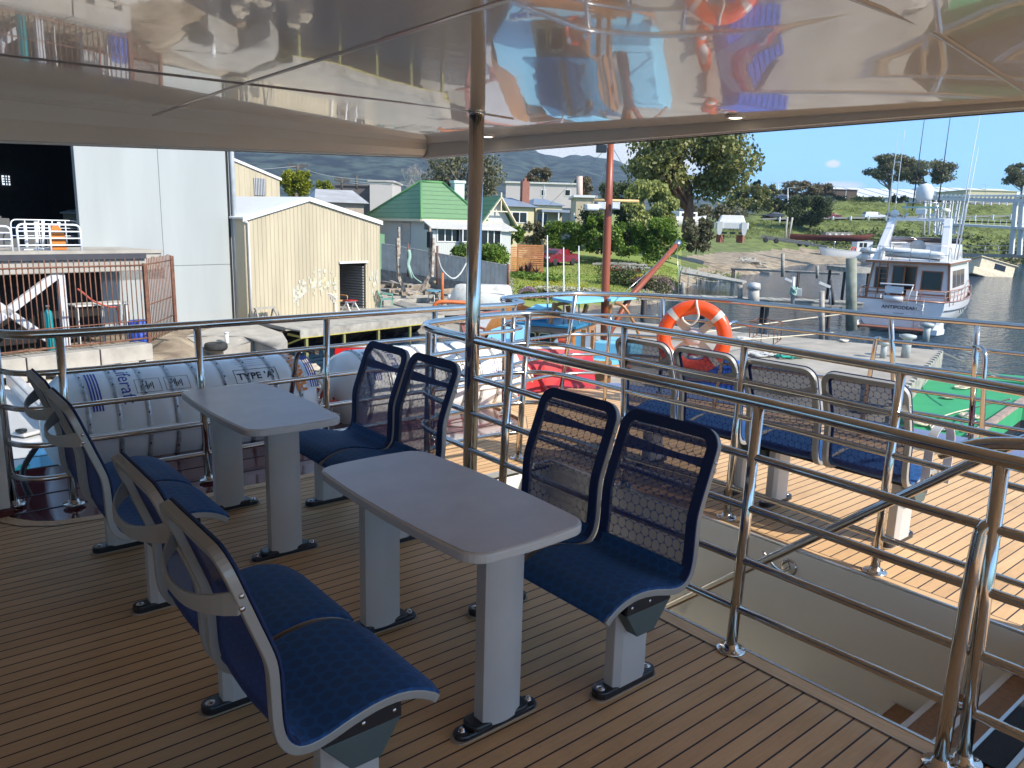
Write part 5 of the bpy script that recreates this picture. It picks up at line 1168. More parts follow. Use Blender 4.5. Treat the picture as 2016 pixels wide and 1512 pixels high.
tb = thing('stool', PZ(856, 600, -2.18), 'blue topped stool among the slipway timber', 'stool'); p = PZ(854, 598, -2.18); mb = MB(); mb.lathe(p+Vector((0, 0, .62)), [(0, 0), (.45, .0), (.42, .05), (0, .06)], 14); mb.build('seat', M('faded_blue', (.12, .30, .38), .6), tb)
for a_ in (0, 2.1, 4.2): mb = MB(); mb.tube([p+Vector((math.cos(a_)*.2, math.sin(a_)*.2, .62)), p+Vector((math.cos(a_)*.4, math.sin(a_)*.4, 0))], .025, 5); mb.build('leg', WHITED, tb)
# ================= BOATS AND JETTIES =================
# concrete jetty behind the ferry bow
JC = M('jetty_concrete', (.36, .32, .265), .9, var=.25, vscale=.8, detail=8, bump=.2, bscale=12)
jt = thing('jetty', PZ(1550, 720, -1.9), 'broad sandy coloured concrete jetty deck behind the ferry bow', 'jetty')
pts = [PZ(1140, 640, -1.9), PZ(1250, 634, -1.9), PZ(1480, 656, -1.9), PZ(1852, 690, -1.9), PZ(1745, 800, -1.9), PZ(1500, 900, -1.9), PZ(1180, 800, -1.9)]
mb = MB(); mb.prism([p-Vector((0, 0, .35)) for p in pts], (0, 0, .35)); mb.build('deck', JC, jt)
a, b = pts[3], pts[4]; d = (b-a); n = int(d.length/.24)
for k in range(n):
    p = a+d*((k+.5)/n)+Vector((.02, -.03, 0)); mb = MB(); mb.box(p+Vector((0, 0, -.62)), (.16, .10, 1.2+.1*(k % 2)), math.atan2(d.y, d.x)); mb.build('fender_plank', M('pale_fender_timber', (.46, .42, .36), .85, var=.3), jt)
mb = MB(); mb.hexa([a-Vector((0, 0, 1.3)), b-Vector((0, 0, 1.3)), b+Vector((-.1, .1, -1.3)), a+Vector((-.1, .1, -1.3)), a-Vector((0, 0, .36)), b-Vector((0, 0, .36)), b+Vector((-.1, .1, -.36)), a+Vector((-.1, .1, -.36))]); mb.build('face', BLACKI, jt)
def bollard(px, py, s_, label):
    p = PZ(px, py, -1.9); root = thing('bollard', p, label, 'bollard', 'bollards at the jetty corner'); m_ = M('galvanised_bollard', (.42, .45, .43), .6, var=.2)
    mb = MB(); mb.tube([p, p+Vector((0, 0, .62*s_))], .13*s_, 14); mb.build('stem', m_, root); mb = MB(); mb.lathe(p+Vector((0, 0, .62*s_)), [(.13*s_, -.06), (.24*s_, 0), (.24*s_, .07), (.1*s_, .10), (0, .10)], 16); mb.build('cap', m_, root)
bollard(1782, 704, 1.0, 'tall grey bollard on the jetty corner by the green deck'); bollard(1822, 672, .9, 'grey bollard farther back below the motor yacht stern'); bollard(1738, 705, .7, 'low double bollard nearest the corrugated jetty face'); bollard(1700, 795, .7, 'small pale bollard seen through the mesh seat back')
for (px, py, r_, lab, mt) in ((1660, 672, .25, 'small heap of white rope on the jetty edge', (.62, .58, .50)), (1555, 702, .75, 'turquoise rope net heap on the jetty', (.03, .42, .33)), (1500, 700, .6, 'grey tarpaulin and rope pile beside the turquoise net', (.45, .45, .44)), (1465, 668, .35, 'white rope tangle beside the wire frame', (.6, .58, .55)), (1700, 810, .3, 'pale rope coil near the jetty face', (.55, .5, .42))):
    mb = MB(); c = PZ(px, py, -1.88)
    for k in range(5): coil(mb, c+Vector((rnd.uniform(-.3, .3)*r_, rnd.uniform(-.3, .3)*r_, 0)), r_*.6, 3, .022, seed=k*7+px, flat=.16)
    o = mb.build('rope_pile', M('rope_%d' % px, mt, .9, var=.2)); tag(o, lab, 'rope')
cf = thing('fish_crate_frame', PZ(1500, 690, -1.9), 'rusty rectangular wire frame standing on the jetty', 'frame')
p0, p1, p2, p3 = PZ(1475, 668, -1.9), PZ(1490, 660, -1.9), PZ(1537, 669, -1.9), PZ(1522, 680, -1.9)
for k, (a, b) in enumerate(((p0, p1), (p1, p2), (p2, p3), (p3, p0))):
    mb = MB(); mb.tube([a, b], .018, 5); mb.tube([a+Vector((0, 0, .62)), b+Vector((0, 0, .62))], .018, 5); mb.tube([a, a+Vector((0, 0, .62))], .018, 5); m2 = (a+b)/2; mb.tube([m2, m2+Vector((0, 0, .62))], .012, 5); mb.build('side', RUST, cf)

# green decked barge
gb = thing('barge', PZ(1860, 800, -2.35), 'green carpeted barge deck with ropes, moored beside the ferry', 'barge')
GRN = M('green_deck_paint', (.030, .29, .115), .8, var=.10, vscale=1.5, bump=.4, bscale=60)
gpts = [PZ(1829, 743, -2.35), PZ(2130, 770, -2.35), PZ(2160, 800, -2.35), PZ(2016, 790, -2.35), PZ(1908, 866, -2.35), PZ(1700, 835, -2.35), PZ(1640, 800, -2.35)]
mb = MB(); mb.prism([p-Vector((0, 0, .5)) for p in gpts], (0, 0, .5)); mb.build('deck', GRN, gb)
mb = MB(); mb.prism([Vector((p.x, p.y, -3.3)) for p in gpts], (0, 0, .44)); mb.build('hull', M('black_hull', (.02, .02, .022), .5), gb)
fp = [PZ(1815, 724, -2.45), PZ(2160, 752, -2.45), PZ(2140, 764, -2.45), PZ(1832, 738, -2.45)]; mb = MB(); mb.prism([p-Vector((0, 0, .3)) for p in fp], (0, 0, .3)); mb.build('far_deck', GRN, gb)
mb = MB(); a, b = gpts[4], gpts[3]; mb.beam(a+Vector((0, 0, .05)), b+Vector((0, 0, .05)), .14, .10); mb.beam(gpts[0]+Vector((0, 0, .04)), gpts[6]+Vector((0, 0, .04)), .12, .07); mb.build('edge_timber', M('pink_grey_timber', (.34, .25, .20), .85, var=.3), gb)
mb = MB(); c = PZ(1900, 850, -2.3); mb.tube([c+Vector((-.1, .05, 0)), c+Vector((-.1, .05, .22)), c+Vector((.12, -.08, .22)), c+Vector((.12, -.08, 0))], .035, 8); mb.build('cleat', STEELD, gb)
for k, (px, py, r_, lab) in enumerate(((1893, 764, .42, 'loose cream rope loops on the green deck, farthest'), (1870, 783, .30, 'small cream rope knot in the middle of the green deck'), (1815, 832, .55, 'big cream rope coil at the near left of the green deck'), (1862, 845, .50, 'cream rope coil beside the cleat on the green deck'), (1900, 822, .45, 'thin grey rope coil near the right edge of the green deck'))):
    mb = MB(); c = PZ(px, py, -2.33)
    for j in range(3): coil(mb, c+Vector((rnd.uniform(-.5, .5)*r_, rnd.uniform(-.2, .2)*r_, 0)), r_*.6, 2.4, .020, seed=j+px, flat=.1)
    o = mb.build('rope_coil', M('cream_rope', (.60, .52, .38), .9, var=.2)); tag(o, lab, 'rope', 'ropes on the green deck')
def rope(P, r_, mt, lab, sag=.0):
    mb = MB(); mb.tube(spline(P, 8), r_, 5); o = mb.build('mooring_rope', mt); tag(o, lab, 'rope'); return o
RP = M('cream_rope', (.6, .52, .38))
rope([PZ(1850, 822, -2.3), PZ(1880, 812, -2.3), PZ(1930, 800, -2.2), PV(1990, 785, 15)], .018, RP, 'cream rope stretched across the green deck to the right')
rope([PV(1640, 655, 26), PV(1500, 660, 24)+Vector((0, 0, -.1)), PV(1395, 672, 20)], .02, RP, 'pale mooring line running left over the water from the yacht')
rope([PV(1695, 614, 36.5), PV(1560, 628, 31)+Vector((0, 0, -.05)), PV(1380, 655, 24)], .022, RP, 'pale mooring line from the yacht quarter towards the jetty')
rope([PV(1858, 695, 24), PV(1915, 720, 20), PV(1975, 742, 18)], .02, RP, 'thin white line from the jetty corner down to the green deck')

def jetty(name, label, pxs_, z, wd, pile_dx=2.4, mat=TIMG, thick=.22):
    root = thing(name, pxs_[0], label, 'jetty'); a, b = pxs_; d = (b-a); L = d.length; F = Fr(a, math.atan2(d.y, d.x))
    mb = MB(); mb.fbox(F, 0, L, -wd/2, wd/2, -thick, -.02); mb.build('beam', mat, root)
    n = int(L/.35); mb = MB()
    for k in range(n): mb.fbox(F, k*L/n+.015, (k+1)*L/n-.015, -wd/2-.05, wd/2+.05, -.02, .04+.01*math.sin(k*3.7))
    mb.build('planking', mat, root)
    for k in range(int(L/pile_dx)+1):
        for s_ in (-1, 1): mb = MB(); x = min(L-.1, k*pile_dx+.2); mb.tube([F.p(x, s_*wd*.42, -2.5), F.p(x, s_*wd*.42, -.02)], .11, 8); mb.build('pile', M('dark_wet_pile', (.06, .05, .045), .8), root)
    return root
a = PV(1262, 569, 42); b = PV(1690, 609, 41); a.z = b.z = -1.75
jetty('timber_jetty', 'long grey timber jetty leading right towards the motor yacht', (a, b), -1.75, 1.3, 3.2)
a = PV(1262, 569, 42); a.z = -1.80; b = a+Vector((-2.0, 2.5, .0)); b.z = -1.9
a = PZ(1440, 540, W+.9); b = PZ(1710, 527, W+.9)
jetty('timber_jetty', 'low narrow plank walkway over the water in the middle distance', (PV(1440, 528, 76), PV(1655, 527, 72)), 0, .7, 6, thick=.16)
a = PV(1648, 527, 62); b = PV(1712, 523, 64)
jetty('timber_jetty', 'short pale landing stage left of the motor yacht', (PV(1655, 524, 60), PV(1712, 527, 56)), 0, 2.2, 2.2, thick=.3)
slip = thing('slip_ramp', PZ(1390, 545, -2.6), 'grey plank boat ramp sloping into the water by the lawn point', 'ramp')
mb = MB(); mb.hexa([PV(1342, 536, 62)-Vector((0, 0, .14)), PV(1462, 556, 58)-Vector((0, 0, .14)), PV(1470, 553, 63)-Vector((0, 0, .14)), PV(1345, 527, 68)-Vector((0, 0, .14)), PV(1342, 536, 62), PV(1462, 556, 58), PV(1470, 553, 63), PV(1345, 527, 68)]); mb.build('deck', TIMG, slip)
for k in range(5): mb = MB(); mb.beam(PV(1350+22*k, 538+4.2*k, 61.6-.7*k), PV(1352+22*k, 530+5*k, 67-.8*k), .12, .1); mb.build('cross_beam', TIMB, slip)
def pile(px, pyt, pyb, v, r_, lab, mat=TIMG, cap=False, grp='mooring piles in the water', lean=0):
    root = thing('mooring_pile', PV(px, pyb, v), lab, 'pile', grp); mb = MB(); mb.tube([PV(px, pyb, v), PV(px-lean, pyt, v)], [r_*1.05, r_], 12); mb.build('post', mat, root)
    if cap: mb = MB(); mb.lathe(PV(px, pyt, v), [(r_*1.3, -.05), (r_*1.1, .25), (0, .3)], 10); mb.build('cap', GREYP, root)
GP_ = M('green_grey_pile', (.24, .25, .20), .85, var=.25, vscale=2, bump=.5, bscale=12)
pile(1676, 508, 650, 36, .24, 'thick green grey square pile left of the motor yacht', GP_)
pile(1618, 573, 672, 33, .11, 'slender pale pile standing in front of the timber jetty', M('pale_pile', (.40, .35, .30), .8, var=.2))
pile(1541, 499, 545, 70, .16, 'tall thin pile rising through the far plank walkway', TIMG)
pile(1609, 523, 548, 70, .14, 'short pile in the far plank walkway', TIMG); pile(1710, 495, 520, 60, .5, 'round steel capped pile just behind the yacht upper deck', GREYP, True)
pile(1457, 562, 595, 41, .13, 'leftmost pile beside the long timber jetty', TIMG); pile(1484, 567, 600, 40.5, .28, 'short fat pile with white cap on the long timber jetty', M('white_capped', (.45, .42, .38), .8), True)
pile(1640, 551, 600, 40, .09, 'leaning dark stake on the long timber jetty', M('dark_stake', (.05, .05, .055), .7), lean=5)
pile(1345, 556, 590, 49, .13, 'pile beside the shore end of the long timber jetty', TIMG)
wn1 = thing('winch', PV(1562, 590, 40), 'grey winch wrapped in green rope on the timber jetty', 'winch')
mb = MB(); mb.tube([PV(1560, 598, 40), PV(1562, 545, 40)], .10, 7); mb.beam(PV(1545, 548, 40), PV(1563, 556, 40), .14, .12); mb.build('frame', GREYP, wn1)
mb = MB(); mb.box(PV(1570, 575, 39.9), (.45, .4, .35), .5); mb.build('motor', WHITED, wn1); mb = MB(); coil(mb, PV(1562, 583, 39.8), .22, 6, .04, seed=4, flat=2.0); mb.build('rope', M('pale_green_rope', (1, 1, 1)), wn1)
wn2 = thing('winch', PV(1625, 585, 40), 'small pale davit arm on the timber jetty', 'winch'); mb = MB(); mb.beam(PV(1612, 556, 40), PV(1634, 565, 40), .16, .14); mb.tube([PV(1634, 600, 40), PV(1636, 560, 40)], .07, 6); mb.build('arm', GREYP, wn2)

# ---- the motor yacht ----
FY = Fr(PZ(1764, 652, W), AZF-math.atan2(.58, .81)); FY.o.z = W
yt = thing('motor_yacht', FY.p(0, 0, 0), 'white motor yacht seen from its stern, lettered ANTIPODEAN, with inflatable on top', 'boat')
BM = 2.38; H0 = 1.50
mb = MB(); rw = hull(mb, FY, 15.5, BM, H0, -.35, n=26, transom=.86, nn=8, sheer=.22, fullness=.62, pw=1.5, rake=.10)
tr = rw[0]; mb.add(tr, [tuple(reversed(range(len(tr))))], 0); mb.build('hull', M('yacht_white', (.70, .70, .71), .25, coat=.4, var=.02), yt)
sheer = [r[-1] for r in rw]; sheerL = [r[0] for r in rw]
TEAK = M('reddish_teak', (.26, .095, .05), .5, var=.15, vscale=4)
VARN = M('varnished_trim', (.30, .10, .03), .3, coat=.5, var=.15)
mb = MB(); mb.grid([[p+Vector((0, 0, -.16)) for p in sheerL], [p+Vector((0, 0, -.16)) for p in sheer]], 0, False, flip=True); mb.build('deck', TEAK, yt)
mb = MB(); mb.tube([p+Vector((0, 0, .02)) for p in sheer], .04, 6); mb.tube([p+Vector((0, 0, .02)) for p in sheerL], .04, 6); mb.tube([sheerL[0], sheer[0]], .04, 6); mb.build('rubbing_strake', VARN, yt)
mb = MB(); mb.tube([p*1.0+Vector((0, 0, -.42))+FY.d2*.03 for p in sheer], .025, 5); mb.tube([p+Vector((0, 0, -.42))-FY.d2*.03 for p in sheerL], .025, 5); mb.build('dark_line', BLACKP, yt)
# transom lettering and swim platform
zt = 1.16
mb = MB(); text(mb, 'ANTIPODEAN', .235, lambda x, y: FY.p(-.025, -x, zt+y), 0, align='CENTER', bold=.004, sx=1.12); text(mb, 'HOBART', .13, lambda x, y: FY.p(-.025, -x, zt-.30+y), 0, align='CENTER', bold=.004); mb.build('name', M('dark_brown_lettering', (.05, .025, .02), .4, var=0), yt)
mb = MB(); mb.prism([FY.p(-.95, -1.75, .18), FY.p(-.95, 1.75, .18), FY.p(-.02, 2.0, .18), FY.p(-.02, -2.0, .18)], (0, 0, .07)); mb.build('swim_platform', TEAK, yt, bevel=.01)
for s_ in (-1, 1): mb = MB(); mb.prism([FY.p(-.95, s_*1.70, .05), FY.p(-.95, s_*2.0, .05), FY.p(0, s_*2.2, .05), FY.p(0, s_*1.75, .05)], (0, 0, .28)); mb.hexa([FY.p(-.9, s_*1.75, .3), FY.p(-.9, s_*1.98, .3), FY.p(0, s_*2.15, .3), FY.p(0, s_*1.8, .3), FY.p(-.25, s_*1.78, .5), FY.p(-.25, s_*1.98, .5), FY.p(0, s_*2.1, .9), FY.p(0, s_*1.8, .9)]); mb.build('transom_wing', MATS['yacht_white'], yt, bevel=.02)
lad = MB()
for s_ in (-1, 1): lad.tube([FY.p(-.12, -.95+s_*.17, -.1), FY.p(-.10, -.95+s_*.17, 1.75)], .018, 6)
for k in range(6): lad.tube([FY.p(-.12, -1.12, .1+.27*k), FY.p(-.12, -.78, .1+.27*k)], .016, 5)
lad.build('boarding_ladder', STEELD, yt)
# cabin (saloon)
CB = 1.50; c0, c1_ = 1.35, 3.50; ca = 1.7; hw0, hw1 = 2.02, 1.80
YW = MATS['yacht_white']
mb = MB(); mb.hexa([FY.p(ca, -hw0, c0), FY.p(11, -hw0, c0), FY.p(11, hw0, c0), FY.p(ca, hw0, c0), FY.p(ca+.1, -hw1, c1_), FY.p(10.2, -hw1, c1_), FY.p(10.2, hw1, c1_), FY.p(ca+.1, hw1, c1_)]); mb.build('cabin', YW, yt, bevel=.03)
def ab(a_, f): return a_
def apane(y0, y1, z0, z1, name='window', parent=yt, fr=True):
    t0 = (z0-c0)/(c1_-c0)*.1; t1 = (z1-c0)/(c1_-c0)*.1
    q_ = MB(); q_.hexa([FY.p(ca+t0-.03, y0, z0), FY.p(ca+t0, y0, z0), FY.p(ca+t0, y1, z0), FY.p(ca+t0-.03, y1, z0), FY.p(ca+t1-.03, y0, z1), FY.p(ca+t1, y0, z1), FY.p(ca+t1, y1, z1), FY.p(ca+t1-.03, y1, z1)])
    o = q_.build(name, BLACKG, parent)
    if fr:
        q_ = MB()
        for (ya, yb, za, zb) in ((y0-.05, y0, z0-.05, z1+.05), (y1, y1+.05, z0-.05, z1+.05), (y0, y1, z0-.05, z0), (y0, y1, z1, z1+.05)): q_.fbox(FY, ca-.045+t0, ca+.02+t1, ya, yb, za, zb)
        q_.build('frame', VARN, o)
    return o
apane(-1.55, -.65, 2.15, 3.05); apane(-.32, .18, 1.75, 3.25, 'door_pane'); apane(.26, .76, 1.75, 3.25, 'door_pane'); apane(1.08, 1.62, 2.1, 3.15)
mb = MB(); mb.fbox(FY, ca-.05, ca+.02, -hw0, hw0, 1.85, 1.90); mb.build('waist_trim', VARN, yt)
for s_ in (-1, 1): mb = MB(); mb.hexa([FY.p(ca-.05, s_*hw0-.05, c0), FY.p(ca+.1, s_*hw0-.05, c0), FY.p(ca+.1, s_*hw0+.05, c0), FY.p(ca-.05, s_*hw0+.05, c0), FY.p(ca+.05, s_*hw1-.05, c1_), FY.p(ca+.2, s_*hw1-.05, c1_), FY.p(ca+.2, s_*hw1+.05, c1_), FY.p(ca+.05, s_*hw1+.05, c1_)]); mb.build('corner_trim', VARN, yt)
mb = MB()   # side windows
for (a0, a1) in ((3.2, 4.6), (4.8, 6.4), (6.6, 8.2)):
    for s_ in (-1, 1):
        f0 = (2.2-c0)/(c1_-c0); f1 = (3.1-c0)/(c1_-c0); y0 = hw0+(hw1-hw0)*f0+.012; y1 = hw0+(hw1-hw0)*f1+.012
        mb = MB(); mb.hexa([FY.p(a0, s_*(y0-.02), 2.2), FY.p(a1, s_*(y0-.02), 2.2), FY.p(a1, s_*y0, 2.2), FY.p(a0, s_*y0, 2.2), FY.p(a0, s_*(y1-.02), 3.1), FY.p(a1, s_*(y1-.02), 3.1), FY.p(a1, s_*y1, 3.1), FY.p(a0, s_*y1, 3.1)]); mb.build('side_window', BLACKG, yt)
mb = MB(); mb.prism([FY.p(.6, -1.95, c1_), FY.p(.6, 1.95, c1_), FY.p(9.5, 2.0, c1_+.05), FY.p(11, .8, c1_+.05), FY.p(11, -.8, c1_+.05), FY.p(9.5, -2.0, c1_+.05)], (0, 0, .10)); mb.build('boat_deck', YW, yt, bevel=.02)
mb = MB(); mb.fbox(FY, .55, .62, -1.97, 1.97, c1_-.05, c1_+.07); mb.beam(FY.p(.6, -1.97, c1_+.01), FY.p(9.5, -2.02, c1_+.06), .05, .09); mb.beam(FY.p(.6, 1.97, c1_+.01), FY.p(9.5, 2.02, c1_+.06), .05, .09); mb.build('boat_deck_edge', VARN, yt)
ld2 = MB()
for s_ in (-1, 1): ld2.beam(FY.p(1.75, 1.22+s_*.20, 1.35), FY.p(1.35, 1.22+s_*.20, 3.5), .05, .04)
for k in range(8): ld2.beam(FY.p(1.75-.05*k, 1.02, 1.6+.25*k), FY.p(1.75-.05*k, 1.42, 1.6+.25*k), .09, .03)
ld2.build('deck_ladder', VARN, yt)
# flybridge, arch
mb = MB(); rows = []
for (z, k) in ((3.6, 1.0), (4.45, .94), (4.5, .90), (4.46, .86)):
    rows.append([FY.p(a_, y*k, z) for a_, y in [(2.7, -1.75), (4, -1.9), (6.5, -1.85), (8.2, -1.5), (9, -.8), (9.2, 0), (9, .8), (8.2, 1.5), (6.5, 1.85), (4, 1.9), (2.7, 1.75)]])
mb.grid(rows, 0, True, flip=False); mb.fbox(FY, 2.7, 2.8, -1.7, -1.0, 3.6, 4.3); mb.fbox(FY, 6.4, 7.6, -1.3, 1.3, 3.6, 4.4); mb.build('flybridge', YW, yt, solid=.04)
mb = MB(); rows = [[FY.p(a_, y, z) for a_, y in [(4.6, -1.78), (6.5, -1.72), (8.0, -1.38), (8.8, -.7), (9.0, 0), (8.8, .7), (8.0, 1.38), (6.5, 1.72), (4.6, 1.78)]] for z in (4.5, 4.78)]; mb.grid(rows, 0, True); mb.build('windscreen', M('smoked_screen', (.06, .04, .035), .1, spec=.6), yt, solid=.015)
mb = MB(); mb.tube([p+Vector((0, 0, .02)) for p in rows[1]], .02, 6); mb.build('screen_rail', STEEL, yt)
for s_ in (-1, 1):
    mb = MB(); mb.prism([FY.p(1.0, s_*1.78, 3.6), FY.p(2.3, s_*1.78, 3.6), FY.p(3.3, s_*1.50, 5.75), FY.p(2.75, s_*1.50, 5.80)], FY.d2*(.36*-s_)); mb.build('arch_leg', YW, yt, bevel=.03)
mb = MB(); mb.fbox(FY, 2.75, 3.3, -1.52, 1.52, 5.66, 5.82); mb.build('arch_top', YW, yt, bevel=.04)
mb = MB(); mb.fbox(FY, 2.9, 3.0, -.95, .95, 6.32, 6.42); mb.build('radar_bar', M('pale_green_radar', (.35, .52, .47), .5), yt)
mb = MB(); mb.tube([FY.p(2.95, 0, 5.8), FY.p(2.95, 0, 6.12)], .10, 10); mb.box(FY.p(2.95, 0, 6.16), (.45, .5, .28), FY.az); mb.build('radar_mount', WHITE, yt, bevel=.03)
mb = MB(); mb.lathe(FY.p(3.0, -.05, 6.7), [(.34, 0), (.42, .15), (.44, .45), (.40, .68), (.26, .86), (0, .93)], 20); mb.build('satellite_dome', WHITE, yt)
mb = MB(); mb.lathe(FY.p(3.0, 1.3, 5.82), [(.10, 0), (.20, .12), (.22, .26), (.16, .38), (0, .43)], 16); mb.build('small_dome', WHITE, yt)
mb = MB(); mb.lathe(FY.p(2.9, -1.15, 6.15), [(.26, 0), (.24, .08), (.14, .17), (0, .20)], 16); mb.tube([FY.p(2.9, -1.15, 5.8), FY.p(2.9, -1.15, 6.15)], .03, 6); mb.build('gps_dome', M('cream_dome', (.70, .66, .52), .5), yt)
mb = MB()
for y in (-.75, .75): mb.tube([FY.p(2.9, y, 5.8), FY.p(2.9, y, 6.65)], .03, 6)
mb.tube([FY.p(2.9, -.75, 6.62), FY.p(2.9, .95, 6.62)], .025, 6)
for y in (-.6, .62): mb.lathe(FY.p(2.7, y, 5.98), [(.07, 0), (.09, .1), (.09, .16)], 10, axis=tuple(-FY.d1))
mb.build('light_bar', STEELD, yt)
ANT = [(1.62, 2.9, 10.2, WHITE), (1.30, 2.9, 10.4, WHITE), (.45, 3.0, 11.4, BLACKP), (-.75, 3.0, 11.6, BLACKP), (-1.90, 2.4, 10.9, WHITE), (-1.98, 2.9, 9.4, WHITE)]
for y, a_, z1, m_ in ANT:
    z0 = 3.7 if abs(y) > 1.1 else 6.2
    mb = MB(); mb.tube([FY.p(a_, y, z0), FY.p(a_+.15, y-(.25 if y < -1 else 0), z1)], [.035, .012], 6); mb.build('whip_aerial', m_, yt)
mb = MB(); mb.lathe(FY.p(2.65, -.1, 4.28), [(.0, 0), (.40, .02), (.40, .07), (0, .09)], 18, axis=tuple(-FY.d1)); mb.build('cover', M('dull_cloth', (.52, .48, .44), .9), yt)
# inflatable on the boat deck
inf = thing('inflatable_dinghy', FY.p(1.7, -.2, 3.75), 'white inflatable dinghy lying across the boat deck of the motor yacht', 'dinghy'); FI = Fr(FY.p(1.35, 1.35, 3.98), FY.az-R(90)+R(0))
mb = MB(); tubeP = [FI.p(0, -.02, .22), FI.p(.5, -.32, .08), FI.p(1.4, -.42, 0), FI.p(2.6, -.42, -.05), FI.p(3.0, -.38, -.08)]; mb.tube(spline(tubeP, 5), [.07+.12*min(1, i/8) if i < 17 else .19-.035*(i-16) for i in range(21)], 12)
tubeP = [FI.p(0, .02, .22), FI.p(.5, .32, .12), FI.p(1.4, .42, .04), FI.p(2.6, .42, 0), FI.p(3.0, .38, -.04)]; mb.tube(spline(tubeP, 5), [.07+.12*min(1, i/8) if i < 17 else .19-.035*(i-16) for i in range(21)], 12); mb.build('tube', M('inflatable_white', (.70, .70, .68), .5), inf)
mb = MB(); mb.grid([[FI.p(.15+x*.55, y*.4*(min(1, .3+x*.3)), -.20+.25*abs(y)-.02*x) for y in (-1, -.5, 0, .5, 1)] for x in range(6)], 0, True); mb.build('floor', GREYP, inf, solid=.03)
mb = MB(); mb.tube([FI.p(.1+.3*i, -.44-.16*min(1, i/3)*0-.15, .06+.02*math.sin(i*2)-.01*i) for i in range(10)], .015, 5); mb.build('grab_line', BLACKP, inf)
# boat deck rail, stern rail with barbecue frame
mb = MB()
for z in (3.95, 4.3):
    mb.tube([FY.p(.75, 1.85, z), FY.p(.75, .9, z)], .018, 6); mb.tube([FY.p(.75, .75, z+(.1 if z > 4 else 0)), FY.p(.75, -1.85, z+(.1 if z > 4 else 0))], .018, 6); mb.tube([FY.p(.75, 1.85, z), FY.p(2.3, 1.85, z)], .018, 6)
for y in (1.85, 1.4, .9, .75, -.1, -1.0, -1.85): mb.tube([FY.p(.75, y, 3.58), FY.p(.75, y, 4.35)], .02, 6)
mb.build('boat_deck_rail', STEELD, yt)
mb = MB(); st_ = [(8, 2.25), (4, 2.25), (.15, 2.0), (.1, -2.0), (4, -2.25), (8, -2.25), (12, -1.7), (14.6, -.5)]
for z, r_ in ((2.15, .028), (1.85, .016)): mb.tube([FY.p(a_, y, z+max(0, a_-8)*.09) for a_, y in st_], r_, 6)
for a_, y in [(x_, s_*2.2) for x_ in (.5, 2, 3.5, 5, 6.5, 8, 9.5) for s_ in (-1, 1)] + [(.1, -2), (.1, -.9), (.1, .2), (.1, 1.2), (.1, 2.0)]: mb.tube([FY.p(a_, y, 1.4), FY.p(a_, y, 2.15)], .018, 6)
mb.build('stern_rail', M('teak_capped_rail', (.33, .16, .10), .4), yt)
mb = MB(); mb.fbox(FY, -.25, .15, -.55, 1.0, 2.38, 2.44); mb.fbox(FY, -.18, .1, -.1, .75, 1.95, 2.30); mb.build('bait_table', YW, yt, bevel=.02)
mb = MB(); mb.tube([FY.p(-.15, .75, 1.68), FY.p(-.15, -.15, 1.68)], .15, 14); mb.tube([FY.p(-.15, -.35, 1.4), FY.p(-.2, -.42, 1.9), FY.p(-.2, -.55, 2.35)], .03, 6); mb.build('fender_roll', GELW, yt)
mb = MB(); mb.box(FY.p(.35, -.45, 1.75), (.3, .5, .75), FY.az); mb.box(FY.p(.35, 1.15, 1.6), (.3, .35, .5), FY.az); mb.build('locker', YW, yt, bevel=.02)
mb = MB()
for a_ in (4, 5.0, 6.0): mb.lathe(FY.p(a_, -2.32, .95), [(.10, 0), (.10, .02), (0, .02)], 12, axis=tuple(-FY.d2))
mb.build('porthole', BLACKG, yt)

# ---- the wooden police boat ----
FPB = Fr(Vector((0, 0, 0)), AZF-R(78)); v0 = 15.5
o = PV(1085, 700, v0); FPB = Fr(Vector((o.x, o.y, 0)), AZF-R(114))
WOOD = M('varnished_teak_boat', (.40, .155, .035), .28, coat=.6, var=.3, vscale=5, stretch=(1, 1, 5)); BLU = M('pale_blue_paint', (.22, .56, .74), .4, var=.05); BLUD = M('mid_blue_paint', (.025, .17, .30), .45)
pb = thing('police_launch', FPB.p(0, 0, W), 'old varnished timber launch with pale blue decks and POLICE board', 'boat')
def at2(px, py, b=0): return FPB.hit(px, py, b)
mb = MB(); oH = PV(1118, 700, 14.3); Fh = Fr(Vector((oH.x, oH.y, -3.5)), AZF+R(8)); rwl = hull(mb, Fh, 7.0, 1.22, 2.60, 0, n=22, transom=.7, sheer=.15, fullness=.6); mb.add(rwl[0], [tuple(reversed(range(len(rwl[0]))))]); mb.build('hull', M('launch_hull_timber', (.34, .15, .05), .35, coat=.4, var=.25), pb)
zdk = -.90
mb = MB(); mb.prism([Fh.p(.02, -1.15, 3.5+zdk), Fh.p(3.0, -1.24, 3.5+zdk), Fh.p(5.0, -.9, 3.5+zdk), Fh.p(6.8, 0, 3.5+zdk), Fh.p(5.0, .9, 3.5+zdk), Fh.p(3.0, 1.24, 3.5+zdk), Fh.p(.02, 1.15, 3.5+zdk)], (0, 0, .06)); mb.build('deck', BLU, pb)
mb = MB(); mb.tube(spline([Fh.p(-.02, 1.2, 3.56+zdk), Fh.p(0, -1.2, 3.56+zdk), Fh.p(3.0, -1.27, 3.57+zdk), Fh.p(5.0, -.93, 3.6+zdk), Fh.p(6.9, 0, 3.7+zdk)], 6), .06, 6); mb.build('gunwale', WOOD, pb)
a0, _ = at2(1024, 690, -.3); a1, _ = at2(1128, 690, -.3); _, zt_ = at2(1060, 650, -.3)
zt_ = -.22
